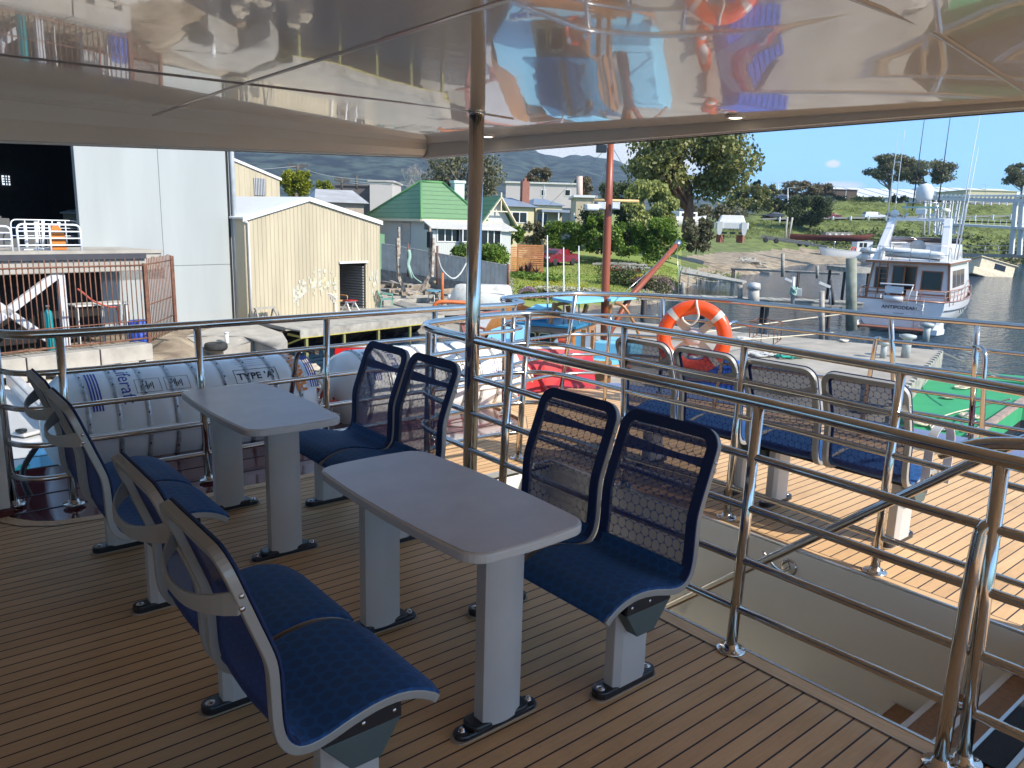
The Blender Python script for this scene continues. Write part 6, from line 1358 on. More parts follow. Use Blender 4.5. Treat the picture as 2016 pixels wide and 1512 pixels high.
mb = MB(); mb.hexa([FPB.p(a0, -.35, zdk), FPB.p(a1, -.35, zdk), FPB.p(a1, 1.2, zdk), FPB.p(a0, 1.2, zdk), FPB.p(a0+.1, -.25, zt_), FPB.p(a1, -.25, zt_), FPB.p(a1, 1.1, zt_), FPB.p(a0+.1, 1.1, zt_)]); mb.build('cabin', WOOD, pb, bevel=.04)
mb = MB(); mb.prism([FPB.p(a0-.1, -.45, zt_), FPB.p(a1+.1, -.45, zt_), FPB.p(a1+.1, 1.3, zt_), FPB.p(a0-.1, 1.3, zt_)], (0, 0, .05)); mb.build('cabin_roof', BLUD, pb, bevel=.01)
for (p0, p1) in ((1036, 1056), (1062, 1086)):
    x0, z0 = at2(p0, 692, -.33); x1, z1 = at2(p1, 664, -.33)
    z0, z1 = -.72, -.36; mb = MB(); mb.fbox(FPB, x0, x1, -.375, -.30, z0, z1); w_ = mb.build('window', BLACKG, pb, bevel=.03)
    mb = MB(); mb.tube(fillet([FPB.p(x0, -.375, z0), FPB.p(x1, -.375, z0), FPB.p(x1, -.375, z1), FPB.p(x0, -.375, z1), FPB.p(x0, -.375, z0)], .06), .016, 5); mb.build('frame', M('brass_frame', (.55, .42, .22), .3, .8), w_)
x0, _ = at2(1012, 700, -.4); x1, _ = at2(1090, 700, -.4); zb_ = at2(1050, 712, -.4)[1]
bd = MB(); zb_ = -.98; bd.fbox(FPB, x0-.1, x1, -.86, -.83, zb_-.02, zb_+.24); bdo = bd.build('name_board', WHITE, pb)
bd = MB(); text(bd, 'POLICE', .25, lambda x, y: FPB.p(x0-.05+x, -.865, zb_+.035+y), 0, bold=.012, sx=(x1-x0)/1.05*.98); bd.build('lettering', INKB, bdo)
# aft wheelhouse posts with white door panel
x0, z0 = at2(1125, 700, -.2); 
for (p0, p1, m_) in ((1133, 1143, BLU), (1143, 1152, WOOD), (1150, 1162, WHITE), (1162, 1168, WOOD)):
    xa, _ = at2(p0, 680, -.5); xb, _ = at2(p1, 680, -.5); mb = MB(); mb.fbox(FPB, xa, xb, -.50, -.44, -.80, -.20 if m_ is WOOD else -.26); mb.build('door_panel', m_, pb)
xa, _ = at2(1135, 700, -.5); xb, _ = at2(1178, 700, -.5); mb = MB(); mb.fbox(FPB, xa, xb, -.51, -.43, -.88, -.78); mb.build('sill', WOOD, pb)
mb = MB(); xa, _ = at2(1166, 690, 0); xb, _ = at2(1240, 690, 0); mb.fbox(FPB, xa, xb, .1, 1.0, -.88, -.50); mb.build('engine_box', BLU, pb, bevel=.03)
lg = thing('life_ring', FPB.p(0, 0, -1), 'small red and white life ring on the timber launch cabin side', 'life ring')
c = FPB.p(at2(1107, 688, -.42)[0], -.42, at2(1107, 690, -.42)[1]); mb = MB(); RG = [[c+(FPB.d1*math.cos(a)+Vector((0, 0, 1))*math.sin(a))*(.19+.05*math.cos(b))-FPB.d2*(.05*math.sin(b)) for b in [2*math.pi*j/10 for j in range(11)]] for a in [2*math.pi*i/32 for i in range(33)]]
mb.grid(RG, 0, True, flip=True); mb.build('ring', M('faded_red', (.62, .08, .03), .5), lg)
for k in range(4): mb = MB(); mb.grid([[c+(p-c)*1.05 for p in r] for r in RG[k*8+2:k*8+5]], 0, True, flip=True); mb.build('band', WHITE, lg)
# awning roofs on curved timber posts
for k, P in enumerate((((1087, 591), (1131, 599), (1189, 594), (1185, 581), (1120, 582)), ((1188, 590), (1203, 594), (1253, 589), (1236, 582), (1190, 581)))):
    vz = [15.0, 14.2, 14.9, 16.6, 16.6] if k == 0 else [15.5, 15.2, 15.9, 17.2, 16.9]
    zc_ = -.02; pts = [PZ(px, py, zc_) for (px, py) in P]; pts = [PV(px, py, v_) for (px, py), v_ in zip(P, vz)]; za = sum(p.z for p in pts)/len(pts)
    pts = [PZ(px, py, za) if abs((PZ(px, py, za)).dot(FW)-16) < 5 else p for (px, py), p in zip(P, pts)]
    mb = MB(); mb.prism(pts, (0, 0, .05)); mb.build('awning_panel', BLU, pb, bevel=.005)
for (px0, py0, px1, py1) in ((1092, 596, 1084, 640), (1155, 600, 1148, 625), (1203, 600, 1196, 640), (1118, 602, 1130, 680)):
    mb = MB(); mb.beam(PV(px0, py0, 15.3), PV(px1, py1, 15.2), .06, .08); mb.build('awning_post', WOOD, pb)
for P in (((1090, 602), (1105, 598), (1122, 597)), ((1092, 604), (1104, 612), (1108, 622)), ((1210, 597), (1228, 604), (1250, 640), (1260, 668)), ((1120, 640), (1130, 665), (1133, 700))):
    mb = MB(); mb.tube(spline([PV(a_, b_, 15.2) for a_, b_ in P], 4), .035, 6); mb.build('curved_brace', WOOD, pb)
mb = MB(); a_, _ = at2(1045, 620, .6); mb.prism([PV(1030, 623, 16), PV(1055, 607, 16.6), PV(1092, 607, 17), PV(1105, 620, 16.4), PV(1080, 628, 15.8)], (0, 0, .10)); mb.build('foredeck_hatch', BLU, pb, bevel=.02)
mb = MB(); mb.fbox(FPB, at2(1042, 640, .2)[0], at2(1076, 640, .2)[0], .0, .6, -.17, .06); mb.build('cabin_top_box', BLUD, pb, bevel=.01)
mast = [PV(1203, 255, 15.8), PV(1198, 395, 15.7), PV(1192, 560, 15.6), PV(1189, 760, 15.5)]
RM_ = M('red_brown_spar', (.27, .060, .020), .4, coat=.15, var=.2, vscale=3, stretch=(1, 1, .2))
mb = MB(); mb.tube(mast, [.062, .078, .085, .09], 14); mb.build('mast', RM_, pb)
mb = MB(); mb.tube([PV(1181, 690, 15.3), PV(1240, 585, 16.2), PV(1333, 481, 17.4)], [.055, .065, .055], 10); mb.build('boom', RM_, pb); mb = MB(); mb.tube([PV(1331, 484, 17.38), PV(1337, 476, 17.45)], .07, 10); mb.build('boom_end', STEELD, pb)
mb = MB(); mb.tube([PV(1169, 394, 15.6), PV(1257, 396, 16.0)], .028, 8); mb.build('crosstree', M('pale_spar', (.60, .40, .18), .5), pb)
for px in (1184, 1212):
    mb = MB(); mb.box(PV(px, 405, 15.55), (.16, .10, .14), AZF-R(90)); l_ = mb.build('floodlight', GREYP, pb, bevel=.01); mb = MB(); mb.box(PV(px, 405, 15.49), (.12, .006, .10), AZF-R(90)); mb.build('lens', M('lamp_glass', (.65, .66, .64), .1), l_)
mb = MB(); mb.box(PV(1165, 408, 15.5), (.26, .20, .12), AZF-R(80)); mb.build('radar_unit', WHITE, pb, bevel=.03)
mb = MB(); mb.box(PV(1184, 293, 15.7), (.20, .16, .14), AZF-R(90)); mb.build('mast_lamp_box', BLACKP, pb, bevel=.01)
for (x0, y0, v_, x1, y1, v2) in ((1196, 290, 15.7, 1075, 410, 22), (1206, 290, 15.8, 1252, 370, 19), (1200, 300, 15.8, 1172, 392, 15.7), (1330, 486, 17.4, 1203, 600, 15.2), (1333, 486, 17.4, 1337, 600, 17.4)):
    mb = MB(); mb.tube([PV(x0, y0, v_), PV(x1, y1, v2)], .008, 4); mb.build('stay', STEELD, pb)
for k, px in enumerate((1078, 1110, 1140)):
    e = thing('fishing_rod', PV(px, 640, 15.5), ['left', 'middle', 'right'][k]+' one of three thin pale rods upright on the timber launch', 'rod', 'upright rods on the launch'); mb = MB(); mb.tube([PV(px, 640, 15.5), PV(px-.5, [463, 487, 484][k], 15.5)], [.022, .012], 6); mb.build('pole', WHITE, e)
# pale deck vessel in front of the launch bow
fv = thing('work_punt', PZ(960, 660, -1.7), 'flat grey decked punt with red timber gunwales beside the launch', 'boat')
pts = [PZ(905, 625, -1.75), PZ(1015, 612, -1.75), PZ(1075, 640, -1.75), PZ(1030, 715, -1.75), PZ(925, 690, -1.75)]
mb = MB(); mb.prism([p-Vector((0, 0, .8)) for p in pts], (0, 0, .8)); mb.build('deck', M('punt_deck', (.45, .44, .43), .7, var=.12), fv)
for k in range(5): mb = MB(); mb.beam(pts[k]+Vector((0, 0, .05)), pts[(k+1) % 5]+Vector((0, 0, .05)), .12, .10); mb.build('gunwale', M('red_timber', (.33, .10, .06), .6, var=.2), fv)
for (a_, b_, c_, d_) in ((890, 590, 1000, 690), (950, 620, 1040, 650), (985, 640, 1030, 700)): mb = MB(); mb.beam(PZ(a_, b_+40, -1.6), PZ(c_, d_-30, -1.6), .09, .06); mb.build('spar', MATS['red_timber'], fv)
mb = MB(); mb.box(PZ(975, 655, -1.65), (.7, .5, .25), .4); mb.build('hatch', M('red_timber', (1, 1, 1)), fv)
mb = MB(); mb.lathe(PZ(1020, 650, -1.6), [(.0, 0), (.42, 0), (.45, .1), (.3, .3), (0, .35)], 12); mb.build('blue_cover', M('dull_blue_cloth', (.10, .14, .28), .8), fv)
# white service boat seen at the far left beyond the side rail
wbt = thing('white_punt', PZ(60, 850, -1.4), 'white painted boat with hatch lying below the side rail at the left edge', 'boat')
pts = [PZ(-40, 760, -1.25), PZ(28, 768, -1.25), PZ(118, 850, -1.25), PZ(215, 960, -1.25), PZ(110, 1000, -1.25), PZ(-60, 1010, -1.25)]
mb = MB(); mb.prism([p-Vector((0, 0, 1.9)) for p in pts], (0, 0, 1.9)); mb.build('deck', GELW, wbt)
mb = MB(); mb.beam(PZ(22, 758, -1.20)+Vector((0, 0, .12)), PZ(205, 950, -1.20)+Vector((0, 0, .12)), .14, .26); mb.build('bulwark', GELW, wbt, bevel=.03)
mb = MB(); mb.box(PZ(45, 850, -1.2), (.28, .42, .05), .5); mb.build('hatch', GREYP, wbt, bevel=.03)
mb = MB(); mb.lathe(PZ(42, 850, -1.16), [(.07, 0), (.07, .03), (0, .03)], 12); mb.build('vent', BLACKG, wbt)
mb = MB(); mb.box(PZ(95, 930, -1.0), (.25, .25, .5), .3); mb.build('blue_post', BLU, wbt, bevel=.02)
mb = MB(); coil(mb, PZ(78, 930, -1.2), .28, 5, .02, seed=3, flat=.3); o = mb.build('rope_pile', M('rope_1555', (1, 1, 1))); tag(o, 'turquoise rope heap on the white boat at the left edge', 'rope')
hs = MB(); hs.tube(spline([(.72, 5.55, .25), (.62, 5.5, .1), (.66, 5.35, -.05), (.85, 5.25, -.03)], 6), .018, 8); o = hs.build('hose', BLACKP); tag(o, 'black hose curving down from the left end of the life raft', 'hose')

# ---- far boats ----
def small_boat(px, py, v, L, heading, label, hullc, wheel=None, h=.9, cab=True, name='boat', keel=0.0, zb=W):
    p = PV(px, py, v); p.z = zb; F = Fr(p, heading); root = thing(name, p, label, 'boat'); mb = MB(); rw = hull(mb, F, L, L*.16, h, -.3-keel, n=16, sheer=.3, transom=.75, fullness=.6); tr = rw[0]; mb.add(tr, [tuple(reversed(range(len(tr))))]); mb.grid([[r[0]-Vector((0, 0, .1)) for r in rw], [r[-1]-Vector((0, 0, .1)) for r in rw]], 0, False, flip=True); mb.build('hull', hullc, root)
    mb = MB(); mb.tube([r[0] for r in rw], .05, 5); mb.tube([r[-1] for r in rw], .05, 5); mb.build('gunwale', hullc, root)
    return root, F, rw
sb, F, rw = small_boat(1722, 506, 150, 11, AZF+R(92), 'white fishing boat with blue edged wheelhouse moored behind the yacht', WHITE, name='fishing_boat', h=1.9)
mb = MB(); mb.fbox(F, 1.2, 4.2, -1.1, 1.1, 1.4, 4.0); mb.build('wheelhouse', WHITE, sb, bevel=.05); mb = MB(); mb.fbox(F, 1.0, 4.5, -1.3, 1.3, 4.0, 4.12); mb.build('wheelhouse_roof', M('dark_red_roof', (.12, .05, .06), .6), sb)
for k in range(2): mb = MB(); mb.fbox(F, 2.3+k*.8, 2.9+k*.8, -1.13, 1.13, 2.7, 3.5); mb.build('window', BLACKG, sb)
mb = MB(); mb.tube([F.p(4.75, 1.16, 2.2)+(F.d1*math.cos(a)+Vector((0, 0, 1))*math.sin(a))*.42 for a in [2*math.pi*i/16 for i in range(17)]], .13, 6); mb.build('life_ring', M('faded_red', (1, 1, 1)), sb)
mb = MB(); mb.tube([F.p(8, 0, 1.5), F.p(8, 0, 4.2)], .05, 5)
for k in range(6): mb.tube([F.p(5+k, -1.2+.2*k*.5, 1.8), F.p(5+k, -1.2+.2*k*.5, 2.7)], .03, 4)
mb.build('rail', STEELD, sb)
# half sunken boat
sk = thing('sunken_boat', PZ(1955, 536, W), 'half sunken cream cabin boat tilted in the water right of the yacht', 'boat'); c = PV(1952, 536, 105)
Fq = Matrix.Rotation(R(14), 4, 'Y') @ Matrix.Rotation(R(-12), 4, 'X'); 
def tb_(mb, x0, x1, y0, y1, z0, z1, m_=0):
    P = []
    for z in (z0, z1):
        for (x, y) in ((x0, y0), (x1, y0), (x1, y1), (x0, y1)):
            q_ = Fq @ Vector((x, y, z)); P.append(Vector((c.x, c.y, W+.6))+RT*q_.x+FW*q_.y+Vector((0, 0, q_.z)))
    mb.hexa(P, m_)
CRW = M('cream_wreck', (.62, .52, .36), .6, var=.2)
mb = MB(); tb_(mb, -2.6, 2.2, -1.3, 1.4, -.9, 1.1); mb.build('cabin', CRW, sk, bevel=.06); mb = MB(); tb_(mb, -2.8, 2.4, -1.5, 1.5, 1.1, 1.2); mb.build('roof', CRW, sk)
mb = MB(); tb_(mb, -.6, .9, -1.34, -1.2, .0, .75); mb.build('window', BLACKG, sk); mb = MB(); tb_(mb, -3.6, 3.6, -1.8, 1.8, -1.5, -.5); mb.build('hull', CRW, sk, bevel=.1)
mb = MB(); mb.tube([PV(1975, 528, 104), PV(1997, 536, 104)], .05, 5); mb.tube([PV(1932, 518, 104.5), PV(1925, 533, 104)], .05, 5); mb.build('rail', WHITED, sk)
# catamaran on the hard
ct = thing('catamaran', PV(1438, 455, 92), 'white catamaran on trestles on the boatyard bank', 'boat'); CW = WHITE; F = Fr(PV(1438, 463, 92), AZF-R(12)); 
za = lambda py: PV(1438, py, 92).z-F.o.z
for y in (-1.35, 1.35):
    mb = MB(); Fk = Fr(F.p(-2.2, y, 0), F.az); hull(mb, Fk, 6.6, .42, za(438)-za(462), za(463), n=12, sheer=.1, fullness=.5) and mb.add([v_ for v_ in mb.v[:17]], [tuple(reversed(range(17)))]); mb.build('hull', CW, ct)
# (hull loft starts from its own zero; deck and cabin sit above)
mb = MB(); mb.fbox(F, -2.1, 3.2, -1.80, 1.80, za(451), za(438)); mb.build('bridge_deck', CW, ct, bevel=.08)
mb = MB(); mb.hexa([F.p(-1.4, -1.5, za(438)), F.p(2.4, -1.5, za(438)), F.p(2.4, 1.5, za(438)), F.p(-1.4, 1.5, za(438)), F.p(-1.1, -1.2, za(424)), F.p(1.7, -1.2, za(424)), F.p(1.7, 1.2, za(424)), F.p(-1.1, 1.2, za(424))]); mb.build('cabin', CW, ct, bevel=.08)
for k in range(5): mb = MB(); x = -1.0+k*.62; mb.hexa([F.p(x, -1.47, za(435)), F.p(x+.42, -1.47, za(435)), F.p(x+.42, -1.2, za(435)), F.p(x, -1.2, za(435)), F.p(x+.05, -1.35, za(427)), F.p(x+.40, -1.35, za(427)), F.p(x+.4, -1.1, za(427)), F.p(x+.05, -1.1, za(427))]); mb.build('window', BLACKG, ct)
for k in range(4): e = MB(); e.box(F.p(-1.5+k*1.3, (-1) ** k*1.2, za(470)), (.7, .6, abs(za(463)-za(478))), .3*k); o = e.build('support_block', M('rusty_block', (.26, .10, .07), .8, var=.3)); tag(o, 'rusty red support blocks under the catamaran', 'block', 'blocks under the catamaran')
Fct, zct = F, za
cr = thing('motor_cruiser', PV(1345, 430, 105), 'white motor cruiser on the hard, half hidden behind the big gum tree', 'boat'); F = Fr(PV(1345, 445, 105), AZF-R(60)); zz = lambda py: PV(1345, py, 105).z-F.o.z
mb = MB(); hull(mb, Fr(F.p(-2, 0, 0), F.az), 6, 1.1, zz(428), zz(447), n=12); mb.build('hull', CW, cr); mb = MB(); mb.fbox(F, -1.6, 1.6, -.9, .9, zz(430), zz(417)); mb.build('cabin', CW, cr, bevel=.1); mb = MB(); mb.fbox(F, -1.2, 1.2, -.93, .93, zz(426), zz(420)); mb.build('window', BLACKG, cr)
mb = MB()
for k in range(4): x = -1.2+k*.62; mb = MB(); mb.fbox(Fct, -1.47, -1.30, x, x+.46, zct(435), zct(427)); mb.build('window', BLACKG, ct)
for k in range(3): x = -1.35+k*.95; mb = MB(); mb.fbox(Fct, -2.16, -2.08, x, x+.60, zct(444), zct(440)); mb.build('window', BLACKG, ct)
# goods on the jetty behind the bow seats
bn = thing('fish_bin', PZ(1400, 770, -1.9), 'bright blue plastic bin on the jetty behind the sunny seats', 'bin')
F5 = Fr(PZ(1405, 775, -1.9), AZF-R(80)); BP = M('bright_blue_plastic', (.01, .10, .50), .5)
mb = MB(); mb.fbox(F5, -.55, .55, -.4, .4, .08, .72); mb.build('bin', BP, bn, bevel=.03)
for k in range(9): mb = MB(); mb.fbox(F5, -.52+k*.125, -.48+k*.125, -.42, -.40, .12, .62); mb.build('rib', BP, bn)
mb = MB(); mb.fbox(F5, -.6, .6, -.45, .45, .66, .74); mb.build('rim', BP, bn, bevel=.01)
q = random.Random(12); fm_ = [M('orange_float', (.75, .10, .02), .4), M('red_float', (.45, .02, .02), .45), M('white_float', (.6, .6, .58), .5)]
for k in range(16):
    c = PZ(q.uniform(1325, 1425), q.uniform(705, 742), -1.75)+Vector((0, 0, q.uniform(0, .25))); mb = MB(); mb.ball(c, q.uniform(.10, .17), (1, 1, .9), 12); o = mb.build('net_float', fm_[min(2, k % 4)] if k % 4 < 3 else fm_[0]); tag(o, 'red, orange and white net floats heaped on the jetty behind the sunny seats', 'float', 'net floats on the jetty')
# rusty long barge hull, container boat cabin and trailer in the boatyard
hb_ = thing('old_hull', PV(1620, 470, 128), 'long rusty red barge hull lying in the boatyard', 'boat'); mb = MB(); F = Fr(PV(1552, 472, 126), AZF-R(97)); hull(mb, F, 13, 1.3, .9, 0, n=14, sheer=.3); mb.build('hull', M('rust_red', (.17, .05, .035), .8, var=.3), hb_)
mb = MB(); F2 = Fr(PV(1622, 468, 126), AZF-R(95)); zt1 = PV(1622, 456, 126).z-F2.o.z; mb.fbox(F2, 0, 4.1, -.8, .8, 0, zt1); mb.build('deckhouse', TIMG, hb_)
for k in range(4): mb = MB(); mb.lathe(F2.p(.6+k*.95, -.82 if F2.d2.dot(FW) > 0 else .82, zt1*.5), [(.24, 0), (.24, .03), (.14, .03)], 12, axis=tuple(-FW)); mb.build('porthole', WHITED, hb_)
tl = thing('boat_trailer', PV(1550, 478, 118), 'long low boat trailer with rusty wheels on the boatyard slope', 'trailer')
mb = MB(); mb.beam(PV(1498, 468, 118), PV(1630, 486, 112), .25, .3); mb.beam(PV(1500, 464, 119.5), PV(1600, 479, 114), .2, .25); mb.build('frame', M('pale_trailer', (.42, .36, .28), .7, var=.3), tl)
for px, py in ((1507, 472), (1528, 474), (1574, 480), (1588, 481)):
    c_ = PV(px, py, 115.5); mb = MB(); mb.lathe(c_, [(.2, 0), (.36, .0), (.40, .1), (.36, .25), (.2, .25)], 16, axis=tuple(-FW)); mb.build('wheel', MATS['tyre_rubber'], tl)
for k, (a_, b_, c_, d_, lab) in enumerate(((1545, 474, 1550, 427, 'left of two pale poles leaning in the boatyard'), (1552, 470, 1560, 428, 'right of two pale poles leaning in the boatyard'))):
    e = thing('leaning_pole', PV(a_, b_, 120), lab, 'pole', 'leaning poles'); mb = MB(); mb.tube([PV(a_, b_, 120), PV(c_, d_, 120)], .16, 7); mb.build('pole', M('bleached_plank', (1, 1, 1)), e)
q = random.Random(31)
for k in range(26):
    px = q.uniform(1466, 1512); py = 488+q.uniform(-8, 8); v = q.uniform(97, 108); p = gp(px, v, .3); mb = MB(); mb.box(p, (q.uniform(.8, 2.4), .22, .16), q.uniform(0, 3)); o = mb.build('timber_offcut', M('bleached_plank', (1, 1, 1))); tag(o, 'bleached timber offcuts heaped beside the catamaran', 'timber', 'timber offcuts by the catamaran')
for k in range(9):
    px = q.uniform(1205, 1262); v = q.uniform(64, 69); p = gp(px, v, .25+.2*(k % 3)); mb = MB(); mb.box(p, (q.uniform(1.6, 3.4), .2, .14), AZF-R(90)+q.gauss(0, .12)); o = mb.build('timber_plank', TIMG); tag(o, 'grey planks stacked at the back of the lawn under the willow', 'plank', 'planks under the willow')
# ================= HOUSES, FENCES, GARDEN =================
def tile_mat(name, col, pitch=.17):
    m = bpy.data.materials.new(name); t, b = nodes(m); s = t.nodes.new('ShaderNodeSeparateXYZ'); link(t, objc(t), s.inputs[0])
    fr = mth(t, 'FRACT', mth(t, 'DIVIDE', s.outputs[2], pitch)); k = mth(t, 'LESS_THAN', fr, .16); n = noise_n(t, objc(t), 2.5, 4)
    c = mixc(t, n, tuple(x*.8 for x in col), tuple(x*1.15 for x in col)); c = mixc(t, mth(t, 'MULTIPLY', k, .55), c, tuple(x*.25 for x in col)); link(t, c, b.inputs['Base Color']); b.inputs['Roughness'].default_value = .75
    link(t, bumpn(t, fr, .6, .05), b.inputs['Normal']); return m
GRTILE = tile_mat('green_roof_tiles', (.15, .27, .13), .34)
def board_mat(name, col, pitch=.14):
    m = bpy.data.materials.new(name); t, b = nodes(m); s = t.nodes.new('ShaderNodeSeparateXYZ'); link(t, objc(t), s.inputs[0])
    fr = mth(t, 'FRACT', mth(t, 'DIVIDE', mth(t, 'ADD', s.outputs[0], mth(t, 'MULTIPLY', s.outputs[1], .35)), pitch)); k = mth(t, 'LESS_THAN', fr, .14)
    c = mixc(t, mth(t, 'MULTIPLY', k, .35), col, tuple(x*.5 for x in col)); link(t, c, b.inputs['Base Color']); b.inputs['Roughness'].default_value = .7; return m
WBOARD = board_mat('white_weatherboard', (.46, .475, .45)); CBOARD = M('cream_render', (.52, .465, .29), .8, var=.05); TRIMC = M('cream_trim', (.66, .57, .40), .6, var=.04)
# green roofed house: main hip block, left wall and long right wall meeting at px 835
FH = Fr(PV(835, 500, 56), AZF-R(62)); zH = lambda py, v=56: PV(835, py, v).z-FH.o.z   # d1 runs right/away
gh = thing('green_roof_house', FH.o, 'white weatherboard house with bright green hipped tile roof', 'house')
FH.o.z = -2.0; gh.location = FH.o; OFF[gh] = FH.o.copy()
aR_, _ = FH.hit(946, 470); aEnd, _ = FH.hit(1003, 470); bL = 0.0
# left face runs back-left (+b)
lf = None
r = ray(722, 428); e = Vector((0, 0, EYE)); tt = ((FH.o-e).dot(FH.d1))/r.dot(FH.d1); q_ = e+r*tt; bL = min(20, max(4, (q_-FH.o).dot(FH.d2)))
ev = PV(835, 432, 56).z-FH.o.z; rg_ = PV(830, 358, 60).z-FH.o.z
D = bL; Wd = aR_*1.0
mb = MB(); mb.fbox(FH, 0, Wd, 0, D, 0, ev); mb.build('wall', WBOARD, gh)
rp0 = FH.hit(828, 358, D*.45); rp1 = FH.hit(872, 359, D*.45)
ra0 = max(1.2, rp0[0]); ra1 = max(ra0+1.2, rp1[0]); rz = rp0[1]
mb = MB(); ov = .35
A_, B_, C_, D_ = FH.p(-ov, -ov, ev), FH.p(Wd+ov, -ov, ev), FH.p(Wd+ov, D+ov, ev), FH.p(-ov, D+ov, ev); R0 = FH.p(ra0, D*.45, rz); R1 = FH.p(ra1, D*.45, rz)
mb.add([A_, B_, C_, D_, R0, R1], [(0, 1, 5, 4), (1, 2, 5), (2, 3, 4, 5), (3, 0, 4), (3, 2, 1, 0)]); mb.build('roof', GRTILE, gh)
mb = MB()
for a_, b_ in ((A_, R0), (B_, R1), (D_, R0), (R0, R1)): mb.tube([a_+Vector((0, 0, .04)), b_+Vector((0, 0, .04))], .10, 6)
mb.build('ridge_tiles', M('green_ridge', (.10, .26, .09), .6), gh)
mb = MB(); mb.beam(A_+Vector((0, 0, -.06)), B_+Vector((0, 0, -.06)), .12, .16); mb.beam(A_+Vector((0, 0, -.06)), D_+Vector((0, 0, -.06)), .12, .16); mb.build('gutter', TRIMC, gh)
def fwin(F, px0, py0, px1, py1, par, b=0.0, n=1, fmat=WHITE, gl=BLACKG, fw_=.07, dz=.05, hm=False):
    a0, c1x = F.hit(px0, py0, b); a1, c0x = F.hit(px1, py1, b)
    if a0 > a1: a0, a1 = a1, a0
    if c0x > c1x: c0x, c1x = c1x, c0x
    mb = MB(); mb.fbox(F, a0, a1, b-dz*.6, b+.02, c0x, c1x); g = mb.build('window', gl, par); mb = MB()
    for (x0, x1, z0, z1) in ((a0-fw_, a0, c0x-fw_, c1x+fw_), (a1, a1+fw_, c0x-fw_, c1x+fw_), (a0, a1, c0x-fw_, c0x), (a0, a1, c1x, c1x+fw_)): mb.fbox(F, x0, x1, b-dz, b+.02, z0, z1)
    for k in range(1, n): x = a0+(a1-a0)*k/n; mb.fbox(F, x-fw_/2, x+fw_/2, b-dz, b, c0x, c1x)
    if hm: mb.fbox(F, a0, a1, b-dz, b, (c0x+c1x)/2-fw_/3, (c0x+c1x)/2+fw_/3)
    mb.build('frame', fmat, g); return g
FL = Fr(FH.p(0, 0, 0), FH.az+R(90)-R(180)); FL = Fr(FH.p(0, D, 0), FH.az-R(90))    # left face: a runs from back to corner
fwin(FL, 792, 440, 808, 478, gh, hm=True, fmat=GREYW, gl=M('pale_window', (.20, .24, .24), .15))
# chimney
cz, _ = FH.hit(905, 400, D*.8); a_c, z_c1 = FH.hit(905, 358, D*.35); _, z_c0 = FH.hit(905, 392, D*.35)
mb = MB(); mb.fbox(FH, a_c-.42, a_c+.42, D*.35, D*.35+.8, z_c0-.4, z_c1-.1); mb.fbox(FH, a_c-.5, a_c+.5, D*.35-.08, D*.35+.88, z_c1-.1, z_c1+.1); mb.build('chimney', M('pale_chimney', (.55, .62, .58), .8), gh)
# sun room lean-to
bS = -1.6; s0_, zt_s = FH.hit(850, 441, bS); s1_, _ = FH.hit(1000, 452, bS); zs0 = FH.hit(920, 452, bS)[1]; zE = FH.hit(940, 452, bS)[1]
aK, _ = FH.hit(908, 460, bS)
mb = MB(); mb.fbox(FH, s0_, aK, bS, 0, 0, zE-.1); mb.fbox(FH, aK+.02, s1_, bS-.5, 0, 0, zE-.1); mb.build('sunroom_wall', WBOARD, gh)
mb = MB(); mb.hexa([FH.p(s0_-.2, bS-.4, zE), FH.p(s1_+.3, bS-.9, zE-.05), FH.p(s1_+.3, 0, zE+.55), FH.p(s0_-.2, 0, zE+.6), FH.p(s0_-.2, bS-.4, zE+.08), FH.p(s1_+.3, bS-.9, zE+.03), FH.p(s1_+.3, 0, zE+.63), FH.p(s0_-.2, 0, zE+.68)]); mb.build('sunroom_roof', M('grey_roof_sheet', (.50, .48, .45), .6), gh)
fwin(FH, 862, 450, 903, 475, gh, b=bS, n=3); fwin(FH, 912, 451, 928, 475, gh, b=bS-.5, n=2); fwin(FH, 948, 450, 984, 486, gh, b=bS-.5, n=3)
# front gable at the right
FGb = Fr(FH.p(FH.hit(958, 460, -.2)[0], -.2, 0), FH.az); g0 = 0; g1, zg0 = FGb.hit(1003, 448); gp_, zgr = FGb.hit(981, 393); g0, _ = FGb.hit(952, 436)
mb = MB(); mb.prism([FGb.p(g0, 0, 0), FGb.p(g1, 0, 0), FGb.p(g1, 0, ev), FGb.p(gp_, 0, zgr), FGb.p(g0, 0, ev)], FGb.d2*3.0); mb.build('gable_wall', WBOARD, gh)
mb = MB(); mb.hexa([FGb.p(g0-.4, -.4, ev-.3), FGb.p(gp_, -.4, zgr+.1), FGb.p(gp_, 5, zgr+.1), FGb.p(g0-.4, 5, ev-.3), FGb.p(g0-.4, -.4, ev-.15), FGb.p(gp_, -.4, zgr+.25), FGb.p(gp_, 5, zgr+.25), FGb.p(g0-.4, 5, ev-.15)])
mb.hexa([FGb.p(gp_, -.4, zgr+.1), FGb.p(g1+.4, -.4, ev-.3), FGb.p(g1+.4, 5, ev-.3), FGb.p(gp_, 5, zgr+.1), FGb.p(gp_, -.4, zgr+.25), FGb.p(g1+.4, -.4, ev-.15), FGb.p(g1+.4, 5, ev-.15), FGb.p(gp_, 5, zgr+.25)]); mb.build('gable_roof', GRTILE, gh)
mb = MB(); mb.beam(FGb.p(g0-.42, -.44, ev-.28), FGb.p(gp_, -.44, zgr+.16), .07, .30, up=tuple(-FGb.d2)); mb.beam(FGb.p(g1+.42, -.44, ev-.28), FGb.p(gp_, -.44, zgr+.16), .07, .30, up=tuple(-FGb.d2)); mb.beam(FGb.p(gp_, -.45, zgr-.9), FGb.p(gp_, -.45, zgr+.5), .12, .08); mb.beam(FGb.p(gp_-.9, -.45, zgr-.85), FGb.p(gp_+.9, -.45, zgr-.85), .10, .08)
